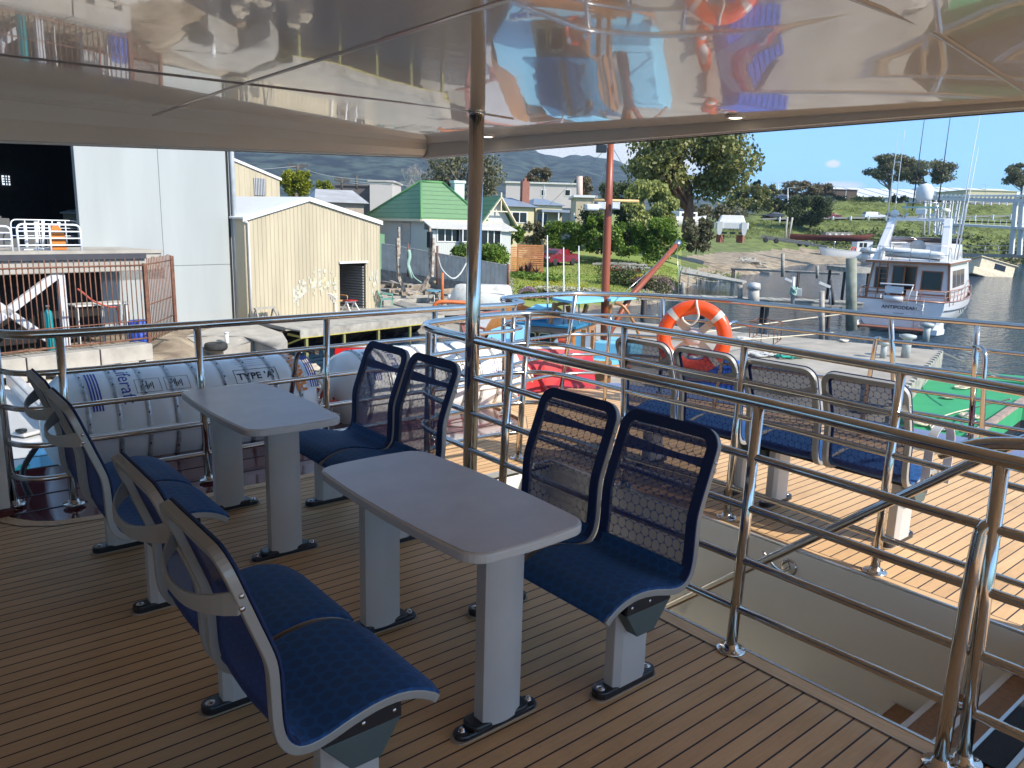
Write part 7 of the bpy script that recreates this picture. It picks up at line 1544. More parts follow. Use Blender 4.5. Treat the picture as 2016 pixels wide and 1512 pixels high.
mb.build('bargeboard', TRIMC, gh)
# cream house
def plain_house(name, label, px0, px1, pyb, pye, v, az, dep, wallm, roofm, roofpy=None, over=.4, cat='house', hip=.3, roofh=None):
    F = Fr(PV(px0, pyb, v), az); a1, _ = F.hit(px1, pye); ev_ = F.hit((px0+px1)/2, pye)[1]; F.o.z -= 1.5; ev_ += 1.5
    root = thing(name, F.o, label, cat); mb = MB(); mb.fbox(F, 0, a1, 0, dep, 0, ev_); mb.build('wall', wallm, root)
    rz_ = (F.hit((px0+px1)/2, roofpy, dep*.5)[1] if roofpy else ev_+.6)
    mb = MB(); A = [F.p(-over, -over, ev_), F.p(a1+over, -over, ev_), F.p(a1+over, dep+over, ev_), F.p(-over, dep+over, ev_), F.p(a1*hip, dep/2, rz_), F.p(a1*(1-hip), dep/2, rz_)]
    mb.add(A, [(0, 1, 5, 4), (1, 2, 5), (2, 3, 4, 5), (3, 0, 4), (3, 2, 1, 0)]); mb.build('roof', roofm, root); return root, F, a1, ev_
BLR = M('blue_grey_roof', (.20, .24, .30), .5, var=.1); GYR = M('grey_iron_roof', (.42, .42, .42), .5, col2=(.34, .32, .30), vscale=.8)
ch, F, a1, ev_ = plain_house('cream_house', 'cream rendered house with grey blue roof and brick chimney', 985, 1052, 480, 407, 72, AZF-R(72), 8, CBOARD, BLR, 390)
fwin(F, 1009, 418, 1036, 438, ch, n=2); 
mb = MB(); a_, z0 = F.hit(1033, 397, 2.5); _, z1 = F.hit(1033, 357, 2.5); mb.fbox(F, a_-.35, a_+.35, 2.2, 2.9, z0-.5, z1); mb.fbox(F, a_-.12, a_+.12, 2.4, 2.7, z1, z1+.3); mb.build('chimney', M('red_brick', (.30, .13, .09), .85, col2=(.22, .09, .065), vscale=9), ch)
ch2, F, a1, ev_ = plain_house('cream_house', 'right wing of the cream house with dark door and blue awning', 1052, 1107, 480, 404, 74, AZF-R(76), 7, CBOARD, BLR, 392, over=.3)
fwin(F, 1058, 420, 1076, 446, ch2, n=2, gl=M('blue_glass', (.04, .07, .12), .1)); mb = MB(); mb.fbox(F, .2, a1+.3, -1.5, 0, F.hit(1080, 418)[1], F.hit(1080, 413)[1]); mb.build('awning', BLR, ch2)
mb = MB()
for k in range(3): mb.fbox(F, .3+k*1.5, .4+k*1.5, -1.45, -1.35, 1.0, F.hit(1080, 418)[1])
mb.build('awning_post', WHITE, ch2)
FACW = M('pinkish_white_panel', (.46, .415, .40), .7, var=.05, vscale=.2)
def block(name, label, px0, px1, pyt, pyb, v, dep, mat, az=None, roof=None, cat='building', feats=()):
    az = AZF-R(90) if az is None else az; F = Fr(PV(px0, pyb, v), az); a1, _ = F.hit(px1, pyt); zt = F.hit((px0+px1)/2, pyt)[1]; F.o.z -= 3; zt += 3
    root = thing(name, F.o, label, cat); mb = MB(); mb.fbox(F, 0, a1, 0, dep, 0, zt); mb.build('wall', mat, root); mb = MB(); mb.fbox(F, -.3, a1+.3, -.3, dep+.3, zt, zt+.25); mb.build('roof_edge', roof or mat, root)
    for k in range(1, int(a1/6)+1): mb = MB(); mb.fbox(F, k*6-.1, k*6+.1, -.08, 0, 0, zt); mb.build('panel_joint', GREYP, root)
    for (x0, y0, x1, y1, n_) in feats: fwin(F, x0, y0, x1, y1, root, n=n_, fw_=.1)
    return root, F, a1, zt
block('factory', 'long pinkish white factory wall behind the cream house', 995, 1137, 362, 410, 125, 25, FACW, roof=WHITED, feats=((1066, 374, 1073, 385, 1), (1113, 374, 1122, 385, 1)))
block('factory', 'flat roofed pink and brown building beyond the grey iron roof', 728, 772, 358, 385, 130, 10, FACW)
block('brown_building', 'long low dark brown roofed building left of the pink one', 660, 727, 366, 384, 135, 10, M('brown_sheet', (.12, .10, .10), .8))
kh, F, a1, ev_ = plain_house('iron_roof_shed', 'grey corrugated iron roofed shed between the cream shed and the green roof', 628, 716, 402, 399, 62, AZF-R(70), 9, M('pale_timber_wall', (.36, .30, .24), .8), GYR, 374, hip=.06, cat='shed')
block('shed', 'small cream gable shed behind the red mast', 1133, 1170, 389, 425, 85, 8, CREAM, roof=WROOF, cat='shed')
block('flat_roof', 'low grey roofed outhouse below the factory wall', 1105, 1142, 414, 430, 95, 6, GYR, cat='shed')
pl = thing('round_chimney', PV(1141, 400, 110), 'tall pale round factory chimney left of the red mast', 'chimney'); mb = MB(); mb.tube([PV(1141, 420, 110), PV(1141, 347, 110)], .45, 10); mb.build('stack', M('pink_stack', (.55, .42, .36), .7), pl)

# white roofed halls beyond the bank
WHALL = M('bright_white_roof', (.62, .63, .64), .5, var=.03)
def hall(label, px0, px1, pyt0, pyt1, pye, v, dep, wall=M('hall_wall', (.50, .55, .62), .7), pitch=3):
    F = Fr(PV(px0, pye, v), AZF-R(90)); a1, _ = F.hit(px1, pye); zr = F.hit((px0+px1)/2, pyt0, dep*.5)[1]; F.o.z -= 4; zr += 4
    root = thing('white_hall', F.o, label, 'building'); mb = MB(); mb.fbox(F, 0, a1, 0, dep, 0, 4); mb.build('wall', wall, root)
    mb = MB(); mb.hexa([F.p(-1, -1, 4), F.p(a1+1, -1, 4), F.p(a1+1, dep, 4), F.p(-1, dep, 4), F.p(a1*.08, dep*.5, zr), F.p(a1, dep*.5, zr), F.p(a1, dep*.5+1, zr), F.p(a1*.08, dep*.5+1, zr)]); mb.build('roof', WHALL, root)
    for k in range(1, int(a1/7)): mb = MB(); mb.beam(F.p(k*7, -1, 4.06), F.p(k*7+.4, dep*.5, zr+.06), .30, .2); mb.build('roof_rib', M('rib_grey', (.45, .46, .5), .6), root)
    return root
hall('huge white ribbed roof hall beyond the road, left part behind the gums', 1646, 1868, 372, 368, 386, 300, 60)
hall('huge white ribbed roof hall beyond the road, right part', 1868, 2060, 372, 374, 384, 320, 60)
block('brown_building', 'dark brown flat building beyond the road at the left of the white hall', 1632, 1688, 374, 388, 290, 20, M('dark_brown_wall', (.09, .06, .05), .8))
block('cream_building', 'cream flat topped building on the right horizon', 1905, 2003, 376, 383, 270, 20, M('cream_block', (.55, .50, .33), .8))
wr = thing('white_roof_house', PV(1610, 395, 225), 'low white roofed pavilion behind the guard rail, left of the halls', 'building')
mb = MB(); mb.hexa([PV(1568, 399, 226), PV(1660, 401, 226), PV(1660, 401, 240), PV(1568, 399, 240), PV(1574, 384, 232), PV(1625, 384, 232), PV(1628, 384, 234), PV(1574, 384, 234)]); mb.prism([PV(1600, 402, 224), PV(1659, 402, 224), PV(1630, 383, 224)], FW*3); mb.build('roof', WHALL, wr); mb = MB(); mb.fbox(Fr(PV(1572, 404, 227), AZF-R(90)), 0, 12, 0, 8, -1, 1.6); mb.build('wall', M('dull_blue_wall', (.30, .34, .45), .8), wr)

# ---- gantry / white steel walkway at the right ----
gt = thing('steel_gantry', PV(1900, 480, 128), 'long white steel walkway gantry on tall legs at the right shore', 'walkway')
GW = M('gantry_white', (.58, .59, .58), .5, var=.06)
mb = MB(); mb.beam(PV(1842, 391, 150), PV(2080, 397, 105), 1.0, .55); mb.build('top_beam', GW, gt)
mb = MB(); mb.beam(PV(1842, 386, 152), PV(2080, 385, 107), .4, .25); mb.build('top_rail', GW, gt)
for k in range(26): mb = MB(); px = 1845+k*8.5; mb.beam(PV(px, 388, 151-k*1.7), PV(px+2, 385.5, 149-k*1.7), .2, .5); mb.build('sleeper', GW, gt)
mb = MB(); mb.beam(PV(1868, 441, 146), PV(2080, 453, 105), 2.2, .35); mb.build('walkway', GW, gt)
for k in range(16): mb = MB(); px = 1872+k*12; vv = 144-k*2.5; p = PV(px, 441+k*.8, vv); mb.beam(p, p+Vector((0, 0, 1.1)), .06, .06); mb.build('stanchion', GW, gt)
mb = MB(); mb.beam(PV(1868, 441, 146)+Vector((0, 0, 1.1)), PV(2080, 453, 105)+Vector((0, 0, 1.1)), .07, .07); mb.build('handrail', GW, gt)
for px, p2, v_ in ((1842, 1846, 156), (1857, 1853, 150), (1871, 1868, 146), (1885, 1880, 142), (1898, 1893, 138)):
    for (ya, yb) in ((392, 462),): mb = MB(); mb.beam(PV(px, ya, v_), PV(p2-6, yb, v_), .30, .30); mb.beam(PV(px+5, ya+3, v_-2), PV(p2-1, yb, v_-2), .26, .26); [mb.beam(PV(px-(i+.5)*1.1, ya+(yb-ya)*(i+.5)/5, v_), PV(px+5-(i+.5)*1.1, ya+(yb-ya)*(i+.9)/5, v_-2), .15, .15) for i in range(5)]; mb.build('leg', GW, gt)
for px, yb, v_ in ((1832, 463, 160), (1822, 463, 162)): mb = MB(); mb.tube([PV(px, 392, v_), PV(px-4, yb, v_)], .22, 6); mb.build('leg', GW, gt)
for px, p2, yb, v_ in ((2000, 1991, 500, 116), (2012, 2007, 502, 114), (2034, 2030, 502, 110)): mb = MB(); mb.beam(PV(px, 396, v_), PV(p2, yb, v_), .55, .6); mb.build('leg', GW, gt)
pn_ = thing('pontoon', PV(1960, 504, 120), 'low floating pontoon walkway with handrail along the right shore', 'pontoon')
mb = MB(); mb.beam(PV(1880, 503, 128)+Vector((0, 0, .1)), PV(2090, 507, 112)+Vector((0, 0, .1)), 2.2, .5); mb.build('deck', CONC, pn_)
mb = MB()
for z in (.9, 1.6): mb.tube([PV(1880, 503, 127)+Vector((0, 0, z)), PV(2090, 507, 111)+Vector((0, 0, z))], .04, 4)
for k in range(8): p = PV(1885+k*26, 503+.5*k, 127-2*k); mb.tube([p, p+Vector((0, 0, 1.6))], .05, 4)
mb.build('handrail', STEELD, pn_)

# ---- guard posts and rails along the roads, lamp poles ----
GP3 = M('guard_post_white', (.72, .72, .70), .6)
for k in range(27):
    px = 1592+k*15.6; v_ = 216+(px-1592)*.008; p = PV(px, 405-.0165*(px-1592), v_); mb = MB(); mb.beam(p-Vector((0, 0, .9)), p+Vector((0, 0, .85)), .32, .30); o = mb.build('guard_post', GP3); tag(o, 'white topped guard posts in a line along the top of the grass bank', 'post', 'guard posts along the upper road')
gr_ = thing('guard_rail', PV(1700, 404, 217), 'long grey guard rail on the upper grass bank', 'guard rail'); mb = MB(); mb.beam(PV(1588, 404, 216.5), PV(2080, 397, 221), .15, .55); mb.build('rail', M('guard_rail_grey', (.22, .22, .23), .6), gr_)
gr_ = thing('guard_rail', PV(1700, 432, 185), 'long grey guard rail along the lower road in front of the cars', 'guard rail'); mb = MB(); mb.beam(PV(1500, 431, 184), PV(2080, 424, 190), .12, .35); mb.build('rail', M('guard_rail_grey', (.2, .2, .2)), gr_)
for k in range(14):
    px = 1535+k*35; p = PV(px, 431-.011*(px-1500), 183.6+(px-1500)*.01); mb = MB(); mb.beam(p-Vector((0, 0, .9)), p+Vector((0, 0, .45)), .28, .25); o = mb.build('guard_post', GP3); tag(o, 'white guard posts in a line along the lower road', 'post', 'guard posts along the lower road')
def lamp(px, pyt, pyb, v, label, arms=1, dark=False, r_=.09):
    root = thing('street_lamp', PV(px, pyb, v), label, 'street lamp', 'street lamps on the horizon'); m_ = GREYP if not dark else STEELD; mb = MB(); t_ = PV(px, pyt, v); mb.tube([PV(px+.5, pyb, v), t_], [r_*1.5, r_], 6); mb.build('pole', m_, root)
    mb = MB()
    for s_ in ((-1, 1) if arms > 1 else (1,)): mb.beam(t_, t_+RT*s_*1.3+Vector((0, 0, .1)), .08, .08); mb.box(t_+RT*s_*1.5+Vector((0, 0, .1)), (.6, .3, .12), AZF-R(90))
    mb.build('lamp_head', m_, root)
lamp(1532, 357, 402, 215, 'double armed street lamp left of the dark round bush', 2); lamp(1551, 370, 431, 186, 'tall single pole at the left edge of the dark round bush', 1, False, .12)
lamp(1526, 360, 385, 240, 'grey power pole with a crossarm by the double street lamp', 2, True); lamp(1752, 344, 398, 220, 'street lamp in front of the tall gums, left of the satellite dome', 1)
lamp(1818, 340, 390, 220, 'thin lamp pole inside the right hand gum crown', 1, True); lamp(1540, 367, 392, 260, 'short distant pole right of the double street lamp', 1, True); lamp(1940, 364, 380, 330, 'tiny distant double lamp above the cream block', 2, True); lamp(1645, 369, 378, 300, 'small distant lamp above the brown building', 2, True)
sgn = thing('road_sign', PV(1515, 400, 200), 'small red and white road sign beside the upper road', 'sign'); mb = MB(); mb.box(PV(1517, 395, 200), (1.2, .08, .9), AZF-R(90)); mb.build('panel', WHITE, sgn); mb = MB(); mb.box(PV(1517, 394.5, 199.9), (.7, .1, .5), AZF-R(90)); mb.build('symbol', M('sign_red', (.5, .03, .03), .5), sgn); mb = MB(); mb.tube([PV(1509, 393, 200), PV(1509, 408, 200)], .1, 5); mb.tube([PV(1517, 395, 200.2), PV(1517, 408, 200.2)], .08, 5); mb.build('post', STEELD, sgn)
# power poles on the left
def ppole(px, pyt, pyb, v, label, arms):
    root = thing('power_pole', PV(px, pyb, v), label, 'power pole', 'power poles against the mountain'); DW = M('pole_timber', (.10, .085, .075), .9); mb = MB(); mb.tube([PV(px, pyb, v), PV(px, pyt, v)], .16, 6); mb.build('pole', DW, root); mb = MB()
    for i, (dy, w_) in enumerate(arms): p = PV(px, pyt+dy, v); mb.beam(p-RT*w_, p+RT*w_, .14, .14); [mb.tube([p+RT*w_*f, p+RT*w_*f+Vector((0, 0, .25))], .07, 5) for f in (-.9, -.4, .4, .9)]
    mb.build('crossarm', DW, root)
ppole(586, 324, 395, 95, 'dark power pole with two crossarms above the round green tree', ((1, 1.3), (6, .8))); ppole(673, 349, 375, 110, 'distant power pole with three crossarms above the iron roof', ((2, .9), (6, 1.1), (9, .9))); ppole(702, 347, 373, 112, 'plain distant pole right of the three armed one', ((1, .2),))
for (a_, b_, va, c_, d_, vb, e_, f_, vc) in ((460, 334, 90, 520, 331, 92, 586, 327, 95), (586, 327, 95, 650, 345, 105, 760, 357, 120), (673, 354, 110, 760, 362, 112, 860, 366, 118), (673, 357, 110, 720, 361, 112, 800, 358, 118)):
    mb = MB(); mb.tube(spline([PV(a_, b_, va), PV(c_, d_+2, vb), PV(e_, f_, vc)], 5), .035, 4); o = mb.build('power_line', M('wire', (.25, .26, .28), .6)); tag(o, 'thin power line sagging between the poles before the mountain', 'cable', 'power lines')
# boatyard fence
FN = M('galvanised_fence', (.40, .40, .38), .5); fe = thing('wire_fence', PV(1400, 520, 72), 'thin galvanised wire fence with gate on the lawn point', 'fence')
pts = [(1345, 520, 66), (1362, 517, 68), (1380, 521, 70), (1395, 505, 72), (1422, 508, 76), (1455, 495, 82)]
for (px, py, v_) in pts: p = gp(px, v_); mb = MB(); mb.tube([p, p+Vector((0, 0, 1.7))], .05, 5); mb.build('post', FN, fe)
for z in (.3, .9, 1.6): mb = MB(); mb.tube([gp(px, v_)+Vector((0, 0, z)) for (px, py, v_) in pts], .022, 4); mb.build('wire', FN, fe)

# ---- garden ----
# slatted timber screen
SL = M('orange_slat_timber', (.42, .17, .06), .6, var=.25, vscale=3)
sc = thing('slat_screen', gp(1025, 62), 'orange timber slatted screen fence beside the red car', 'screen'); c0 = PV(1018, 524, 60); c0.z = gp(1018, 60).z
F = Fr(c0, AZF-R(84)); aw, _ = F.hit(1070, 510); zt_ = F.hit(1040, 481)[1]
for k in range(13): mb = MB(); z = .1+(zt_-.1)*k/13; mb.fbox(F, 0, aw, -.03, .0, z, z+(zt_/13)*.72); mb.build('slat', SL, sc)
F2 = Fr(c0, AZF+R(128)); 
for k in range(13): mb = MB(); z = .1+(zt_*.93-.1)*k/13; mb.fbox(F2, 0.02, 3.2, -.03, 0, z, z+(zt_/13)*.60); mb.build('slat', SL, sc)
for a_ in (.03, aw-.05): mb = MB(); mb.fbox(F, a_-.05, a_+.05, 0, .1, 0, zt_+.03); mb.build('post', SL, sc)
def car(p, az, body, label, L=4.5, Wc=1.8, H=1.42, kind=0, cat='car'):
    root = thing('parked_car' if cat == 'parked car' else 'car', (0, 0, 0), label, 'car'); hw = Wc/2
    side = {0: [(-2.2, .35), (-2.25, .75), (-2.1, .98), (-1.35, 1.04), (-.75, 1.38), (.35, 1.42), (1.15, 1.02), (2.0, .88), (2.22, .66), (2.22, .32)], 1: [(-2.25, .4), (-2.3, .9), (-2.2, 1.15), (-2.0, 1.65), (-1.5, 1.72), (.4, 1.70), (1.15, 1.15), (2.1, 1.02), (2.3, .75), (2.3, .4)]}[kind]
    s_ = L/4.45; side = [(x*s_, z) for x, z in side]
    mb = MB(); rows = []
    for y, k in ((-hw*.96, 0), (-hw, .02), (-hw*.86, 1), (hw*.86, 1), (hw, .02), (hw*.96, 0)):
        r_ = []
        for (x, z) in side:
            inn = max(0, (z-.98)/.5) if kind == 0 else max(0, (z-1.12)/.6); zz = z if k == 1 else min(z, .98 if kind == 0 else 1.12) if k == .02 else min(z, .9)
            yy = y*(1-.10*inn) if k == 1 else y
            r_.append(Vector((x, yy, zz)))
        rows.append(r_)
    mb.grid(rows, 0, False); mb.add([Vector((x, -hw*.96, min(z, .9))) for x, z in side], [tuple(range(len(side)))]); mb.add([Vector((x, hw*.96, min(z, .9))) for x, z in side], [tuple(reversed(range(len(side))))]); mb.build('body', body, root, bevel=.04)
    zb, ztp = (.98, 1.34) if kind == 0 else (1.14, 1.62); xs = [(-1.25, -.75, -.05), (.0, .0, .0)]
    for sy in (-1, 1):
        for (x0, x1, t0, t1) in (((-1.25, -.25, -.78, -.25), (-.20, 1.02, -.20, .38)) if kind == 0 else ((-2.05, -1.2, -1.95, -1.2), (-1.15, -.15, -1.15, -.15), (-.1, 1.05, -.1, .42))):
            y0 = sy*(hw*.985); y1 = sy*hw*.80
            mb = MB(); mb.add([Vector((x0*s_, y0, zb)), Vector((x1*s_, y0, zb)), Vector((t1*s_, y1, ztp)), Vector((t0*s_, y1, ztp)), Vector((x0*s_, y0-sy*.05, zb)), Vector((x1*s_, y0-sy*.05, zb)), Vector((t1*s_, y1-sy*.05, ztp)), Vector((t0*s_, y1-sy*.05, ztp))], [(0, 1, 2, 3), (7, 6, 5, 4), (0, 4, 5, 1), (1, 5, 6, 2), (2, 6, 7, 3), (3, 7, 4, 0)]); mb.build('window', BLACKG, root)
    xf0, xf1 = (1.13, .42) if kind == 0 else (1.18, .5); mb = MB(); mb.add([Vector((xf0*s_+.03, -hw*.78, zb+.05)), Vector((xf0*s_+.03, hw*.78, zb+.05)), Vector((xf1*s_+.02, hw*.72, ztp+.02)), Vector((xf1*s_+.02, -hw*.72, ztp+.02))], [(0, 1, 2, 3)]); mb.build('windscreen', BLACKG, root, solid=.02)
    xr0, xr1 = (-1.38, -.82) if kind == 0 else (-2.24, -2.06); mb = MB(); mb.add([Vector((xr0*s_-.02, -hw*.74, zb+.06)), Vector((xr0*s_-.02, hw*.74, zb+.06)), Vector((xr1*s_-.02, hw*.7, ztp)), Vector((xr1*s_-.02, -hw*.7, ztp))], [(3, 2, 1, 0)]); mb.build('rear_window', BLACKG, root, solid=.02)
    for x in (-1.35*s_, 1.4*s_):
        for sy in (-1, 1):
            mb = MB(); mb.lathe((x, sy*(hw-.18), .32), [(.2, 0), (.31, .01), (.325, .05), (.325, .17), (.30, .2), (.2, .2)], 20, axis=(0, sy, 0)); w_ = mb.build('wheel', M('car_tyre', (.02, .02, .02), .8), root); mb = MB(); mb.lathe((x, sy*(hw-.01), .32), [(.21, 0), (.21, .015), (.05, .025), (0, .025)], 14, axis=(0, sy, 0)); mb.build('rim', BOLT, w_)
    for sy in (-1, 1):
        mb = MB(); mb.box((2.16*s_, sy*hw*.72, .70), (.12, .38, .15)); mb.build('headlight', M('headlamp_glass', (.75, .76, .78), .1), root, bevel=.02); mb = MB(); mb.box((-2.22*s_, sy*hw*.75, .80), (.08, .30, .14)); mb.build('tail_light', M('tail_red', (.4, .01, .01), .3), root)
    mb = MB(); mb.box((2.23*s_, 0, .45), (.04, 1.1, .16)); mb.build('grille', BLACKP, root)
    root.location = p; root.rotation_euler = (0, 0, az); return root
car(gp(1097, 68, .02), AZF+R(143), M('deep_red_car_paint', (.17, .006, .014), .25, coat=1, var=0), 'dark red hatchback parked on the lawn beside the slatted screen')
rdp = lambda px, v_: Vector((PV(px, hor(px), v_).x, PV(px, hor(px), v_).y, ground(px, 192+(px-1500)*.012)+.36))
car(rdp(1716, 192), AZF-R(90), M('car_white', (.75, .76, .78), .3, coat=.8, var=0), 'white station wagon driving on the lower road', 5.0, 1.85, kind=1)
car(rdp(1521, 192), AZF+R(90), M('car_dark_grey', (.05, .055, .07), .3, coat=.8, var=0), 'dark grey car on the road left of the dark round bush', 4.5)
car(rdp(1632, 192), AZF+R(90), M('car_dark_red', (.16, .02, .02), .3, coat=.8, var=0), 'dark red car half hidden behind the round bush', 4.4)
car(rdp(1758, 196), AZF-R(90), M('car_black', (.02, .02, .025), .3, coat=.8, var=0), 'dark car on the road just left of the yacht arch', 4.5, kind=1)
car(rdp(1534, 196)+Vector((0, 0, 4.6)), AZF+R(90), M('car_navy', (.02, .03, .06), .3, coat=.8, var=0), 'small dark car on the upper road beneath the double lamp', 4.2)

# ================= TREES AND SHRUBS =================
def leaf_mat(name, c1_, c2_, rough=.6, sc=.6):
    m = bpy.data.materials.new(name); t, b = nodes(m); n = noise_n(t, objc(t), sc, 3); n2 = noise_n(t, objc(t), sc*9, 2); f = mth(t, 'ADD', mth(t, 'MULTIPLY', n, .6), mth(t, 'MULTIPLY', n2, .4))
    r = t.nodes.new('ShaderNodeValToRGB'); link(t, f, r.inputs[0]); r.color_ramp.elements[0].position = .38; r.color_ramp.elements[0].color = (*c1_, 1); r.color_ramp.elements[1].position = .62; r.color_ramp.elements[1].color = (*c2_, 1)
    link(t, r.outputs[0], b.inputs['Base Color']); b.inputs['Roughness'].default_value = rough
    tr_ = t.nodes.new('ShaderNodeBsdfTranslucent'); link(t, r.outputs[0], tr_.inputs[0]); mx = t.nodes.new('ShaderNodeMixShader'); mx.inputs[0].default_value = .28; out = t.nodes['Material Output']; link(t, b.outputs[0], mx.inputs[1]); link(t, tr_.outputs[0], mx.inputs[2]); link(t, mx.outputs[0], out.inputs[0]); return m
LG = {'gum': leaf_mat('gum_leaves', (.060, .080, .016), (.28, .27, .075), .5, .5), 'gum2': leaf_mat('pale_gum_leaves', (.085, .10, .04), (.24, .22, .11), .5, .4), 'green': leaf_mat('bright_leaves', (.060, .12, .010), (.19, .28, .030)), 'willow': leaf_mat('willow_leaves', (.15, .18, .035), (.36, .37, .11), .6, .9),
      'dark': leaf_mat('dark_leaves', (.030, .048, .014), (.11, .13, .04)), 'olive': leaf_mat('olive_scrub', (.08, .08, .038), (.20, .185, .10)), 'yellow': leaf_mat('yellow_green_leaves', (.10, .13, .006), (.30, .30, .02), .6, .9), 'brown': leaf_mat('brownish_gum_leaves', (.10, .085, .04), (.24, .19, .11)), 'lawn': leaf_mat('lawn_blades', (.15, .21, .025), (.26, .28, .055), .8, .3), 'meadow': leaf_mat('meadow_leaves', (.085, .115, .022), (.21, .23, .05), .8, .25), 'purple': leaf_mat('flax_leaves', (.04, .012, .015), (.12, .05, .05)), 'conifer': leaf_mat('conifer_leaves', (.010, .028, .010), (.03, .06, .02))}
BARK = M('gum_bark', (.20, .105, .06), .9, col2=(.10, .05, .03), vscale=2, bump=.6, bscale=8); BARKG = M('grey_bark', (.22, .19, .15), .9, var=.3)
def leafball(mb, q, c, rx, ry, rz, n, sz, droop=0.0, hollow=.35):
    for _ in range(n):
        a = q.uniform(0, 2*math.pi); ct = q.uniform(-1, 1); st = math.sqrt(1-ct*ct); r_ = q.uniform(hollow, 1.12) ** .6 * (1+.22*math.sin(a*3+c.x)*st); p = c+Vector((math.cos(a)*st*rx, math.sin(a)*st*ry, ct*rz))*r_
        u = Vector((q.gauss(0, 1), q.gauss(0, 1), q.gauss(0, .6))); u.normalize(); v_ = Vector((q.gauss(0, 1), q.gauss(0, 1), q.gauss(0, 1)-droop)); v_ = (v_-u*u.dot(v_)*.8).normalized(); s_ = sz*q.uniform(.55, 1.35)
        u *= s_*.42; v_ *= s_; mb.add([p-u*.4, p+v_*.45-u, p+v_, p+v_*.45+u], [(0, 1, 2, 3)])
def tree(px, pyt, pyb, wpx, v, kind, label, seed, name='tree', lobes=16, per=200, leaf=.35, trunk=True, tr=.25, droop=.3, lo=.25, cat='tree', group=None, base_py=None, flat=1.0, bark=None, lean=0):
    q = random.Random(seed); top = PV(px, pyt, v); bot = PV(px, pyb, v); Hh = top.z-bot.z; rw_ = wpx/2/FPX*v; base = PV(px-lean, base_py or pyb, v)
    root = thing(name, base, label, cat, group); cen = []
    for k in range(lobes):
        a = q.uniform(0, 2*math.pi); h_ = lo+(1-lo)*((k+.5)/lobes); env = math.sin(min(1, max(.12, (h_-lo*.6)/(1-lo*.6)))*math.pi*.93)**.6; rr = q.uniform(.25, .80)*env
        side = (1 if k % 2 else -1)*q.uniform(.2, .85)*env
        c = Vector((bot.x, bot.y, bot.z+Hh*h_))+RT*side*rw_+FW*math.sin(a)*rr*rw_*.8; s_ = rw_*q.uniform(.17, .40); c.z = min(c.z, top.z-s_*.55*flat); cen.append((c, s_))
    if trunk:
        mb = MB(); t0 = base-Vector((0, 0, .3)); mid = base.lerp(Vector((bot.x, bot.y, bot.z+Hh*(lo+.2))), .8); mb.tube([t0, t0.lerp(mid, .5)+RT*q.uniform(-.1, .1)*rw_*.3, mid], [tr*1.2, tr, tr*.7], 8)
        for c, s_ in cen[::2 if lobes > 12 else 1]:
            st_ = t0.lerp(mid, q.uniform(.45, 1)); m2 = st_.lerp(c, .5)+Vector((0, 0, -.08*Hh*q.random())); mb.tube([st_, m2, c], [tr*.55, tr*.35, tr*.12], 6)
        mb.build('trunk', bark or (BARK if 'gum' in kind else BARKG), root)
    mb = MB()
    for c, s_ in cen: leafball(mb, q, c, s_, s_, s_*.72*flat, per, leaf, droop)
    mb.build('crown', LG[kind], root); return root
tree(1352, 245, 412, 226, 86, 'gum', 'big tall dark gum tree with reddish trunk towering over the lawn', 1, lobes=58, per=330, leaf=.38, tr=.50, droop=1.8, lo=.24, base_py=452)
tree(1272, 355, 500, 105, 74, 'willow', 'pale drooping willow like tree behind the red mast', 2, lobes=26, per=560, leaf=.30, tr=.18, droop=3.0, lo=.12, bark=BARKG)
tree(1200, 404, 496, 128, 74, 'dark', 'dense dark shrubby tree left of the willow', 3, lobes=18, per=420, leaf=.26, tr=.15, lo=.1)
tree(1176, 425, 494, 66, 71, 'green', 'ivy green bush directly behind the red mast', 33, lobes=18, per=300, leaf=.24, tr=.1, lo=.05)
tree(1110, 438, 492, 84, 72, 'green', 'bright green rounded bush behind the red car', 4, lobes=24, per=320, leaf=.20, trunk=False, lo=.1, cat='bush', name='bush')
tree(1296, 430, 512, 92, 70, 'green', 'bright ivy covered bush at the foot of the willow', 5, lobes=22, per=320, leaf=.22, trunk=False, lo=.08, cat='bush', name='bush')
tree(1236, 440, 502, 84, 70, 'green', 'green creeper bush left of the willow foot', 55, lobes=18, per=300, leaf=.22, trunk=False, lo=.08, cat='bush', name='bush')
tree(1045, 440, 478, 60, 73, 'olive', 'scruffy hedge in front of the cream house', 6, lobes=10, per=220, leaf=.28, trunk=False, lo=.1, cat='bush', name='hedge')
tree(1010, 445, 482, 46, 66, 'green', 'low green shrub right of the white gable', 61, lobes=6, per=200, leaf=.26, trunk=False, lo=.1, cat='bush', name='bush')
tree(948, 484, 524, 118, 48, 'green', 'clipped round green shrub behind the grey corrugated fence', 7, lobes=18, per=420, leaf=.16, trunk=False, lo=.1, cat='bush', name='bush')
tree(583, 338, 385, 66, 80, 'yellow', 'yellow green round clipped tree left of the power pole', 8, lobes=20, per=340, leaf=.24, tr=.2, lo=.1, droop=0)
tree(640, 358, 388, 40, 100, 'yellow', 'small yellow green tree right of the round one', 9, lobes=8, per=180, leaf=.28, tr=.1)
tree(915, 305, 400, 150, 82, 'olive', 'open leafy grey green tree behind the green roofed house', 10, lobes=44, per=120, leaf=.28, tr=.20, droop=.4, lo=.12)
tree(1058, 332, 368, 52, 160, 'brown', 'brownish domed gum tree behind the factory', 11, lobes=14, per=380, leaf=.38, tr=.2)
tree(1146, 349, 400, 42, 140, 'brown', 'olive brown gum tree right of the factory chimney', 12, lobes=12, per=380, leaf=.36, tr=.2)
tree(1215, 360, 412, 86, 130, 'dark', 'dark group of trees behind the red mast on the skyline', 13, lobes=18, per=400, leaf=.36, tr=.2)
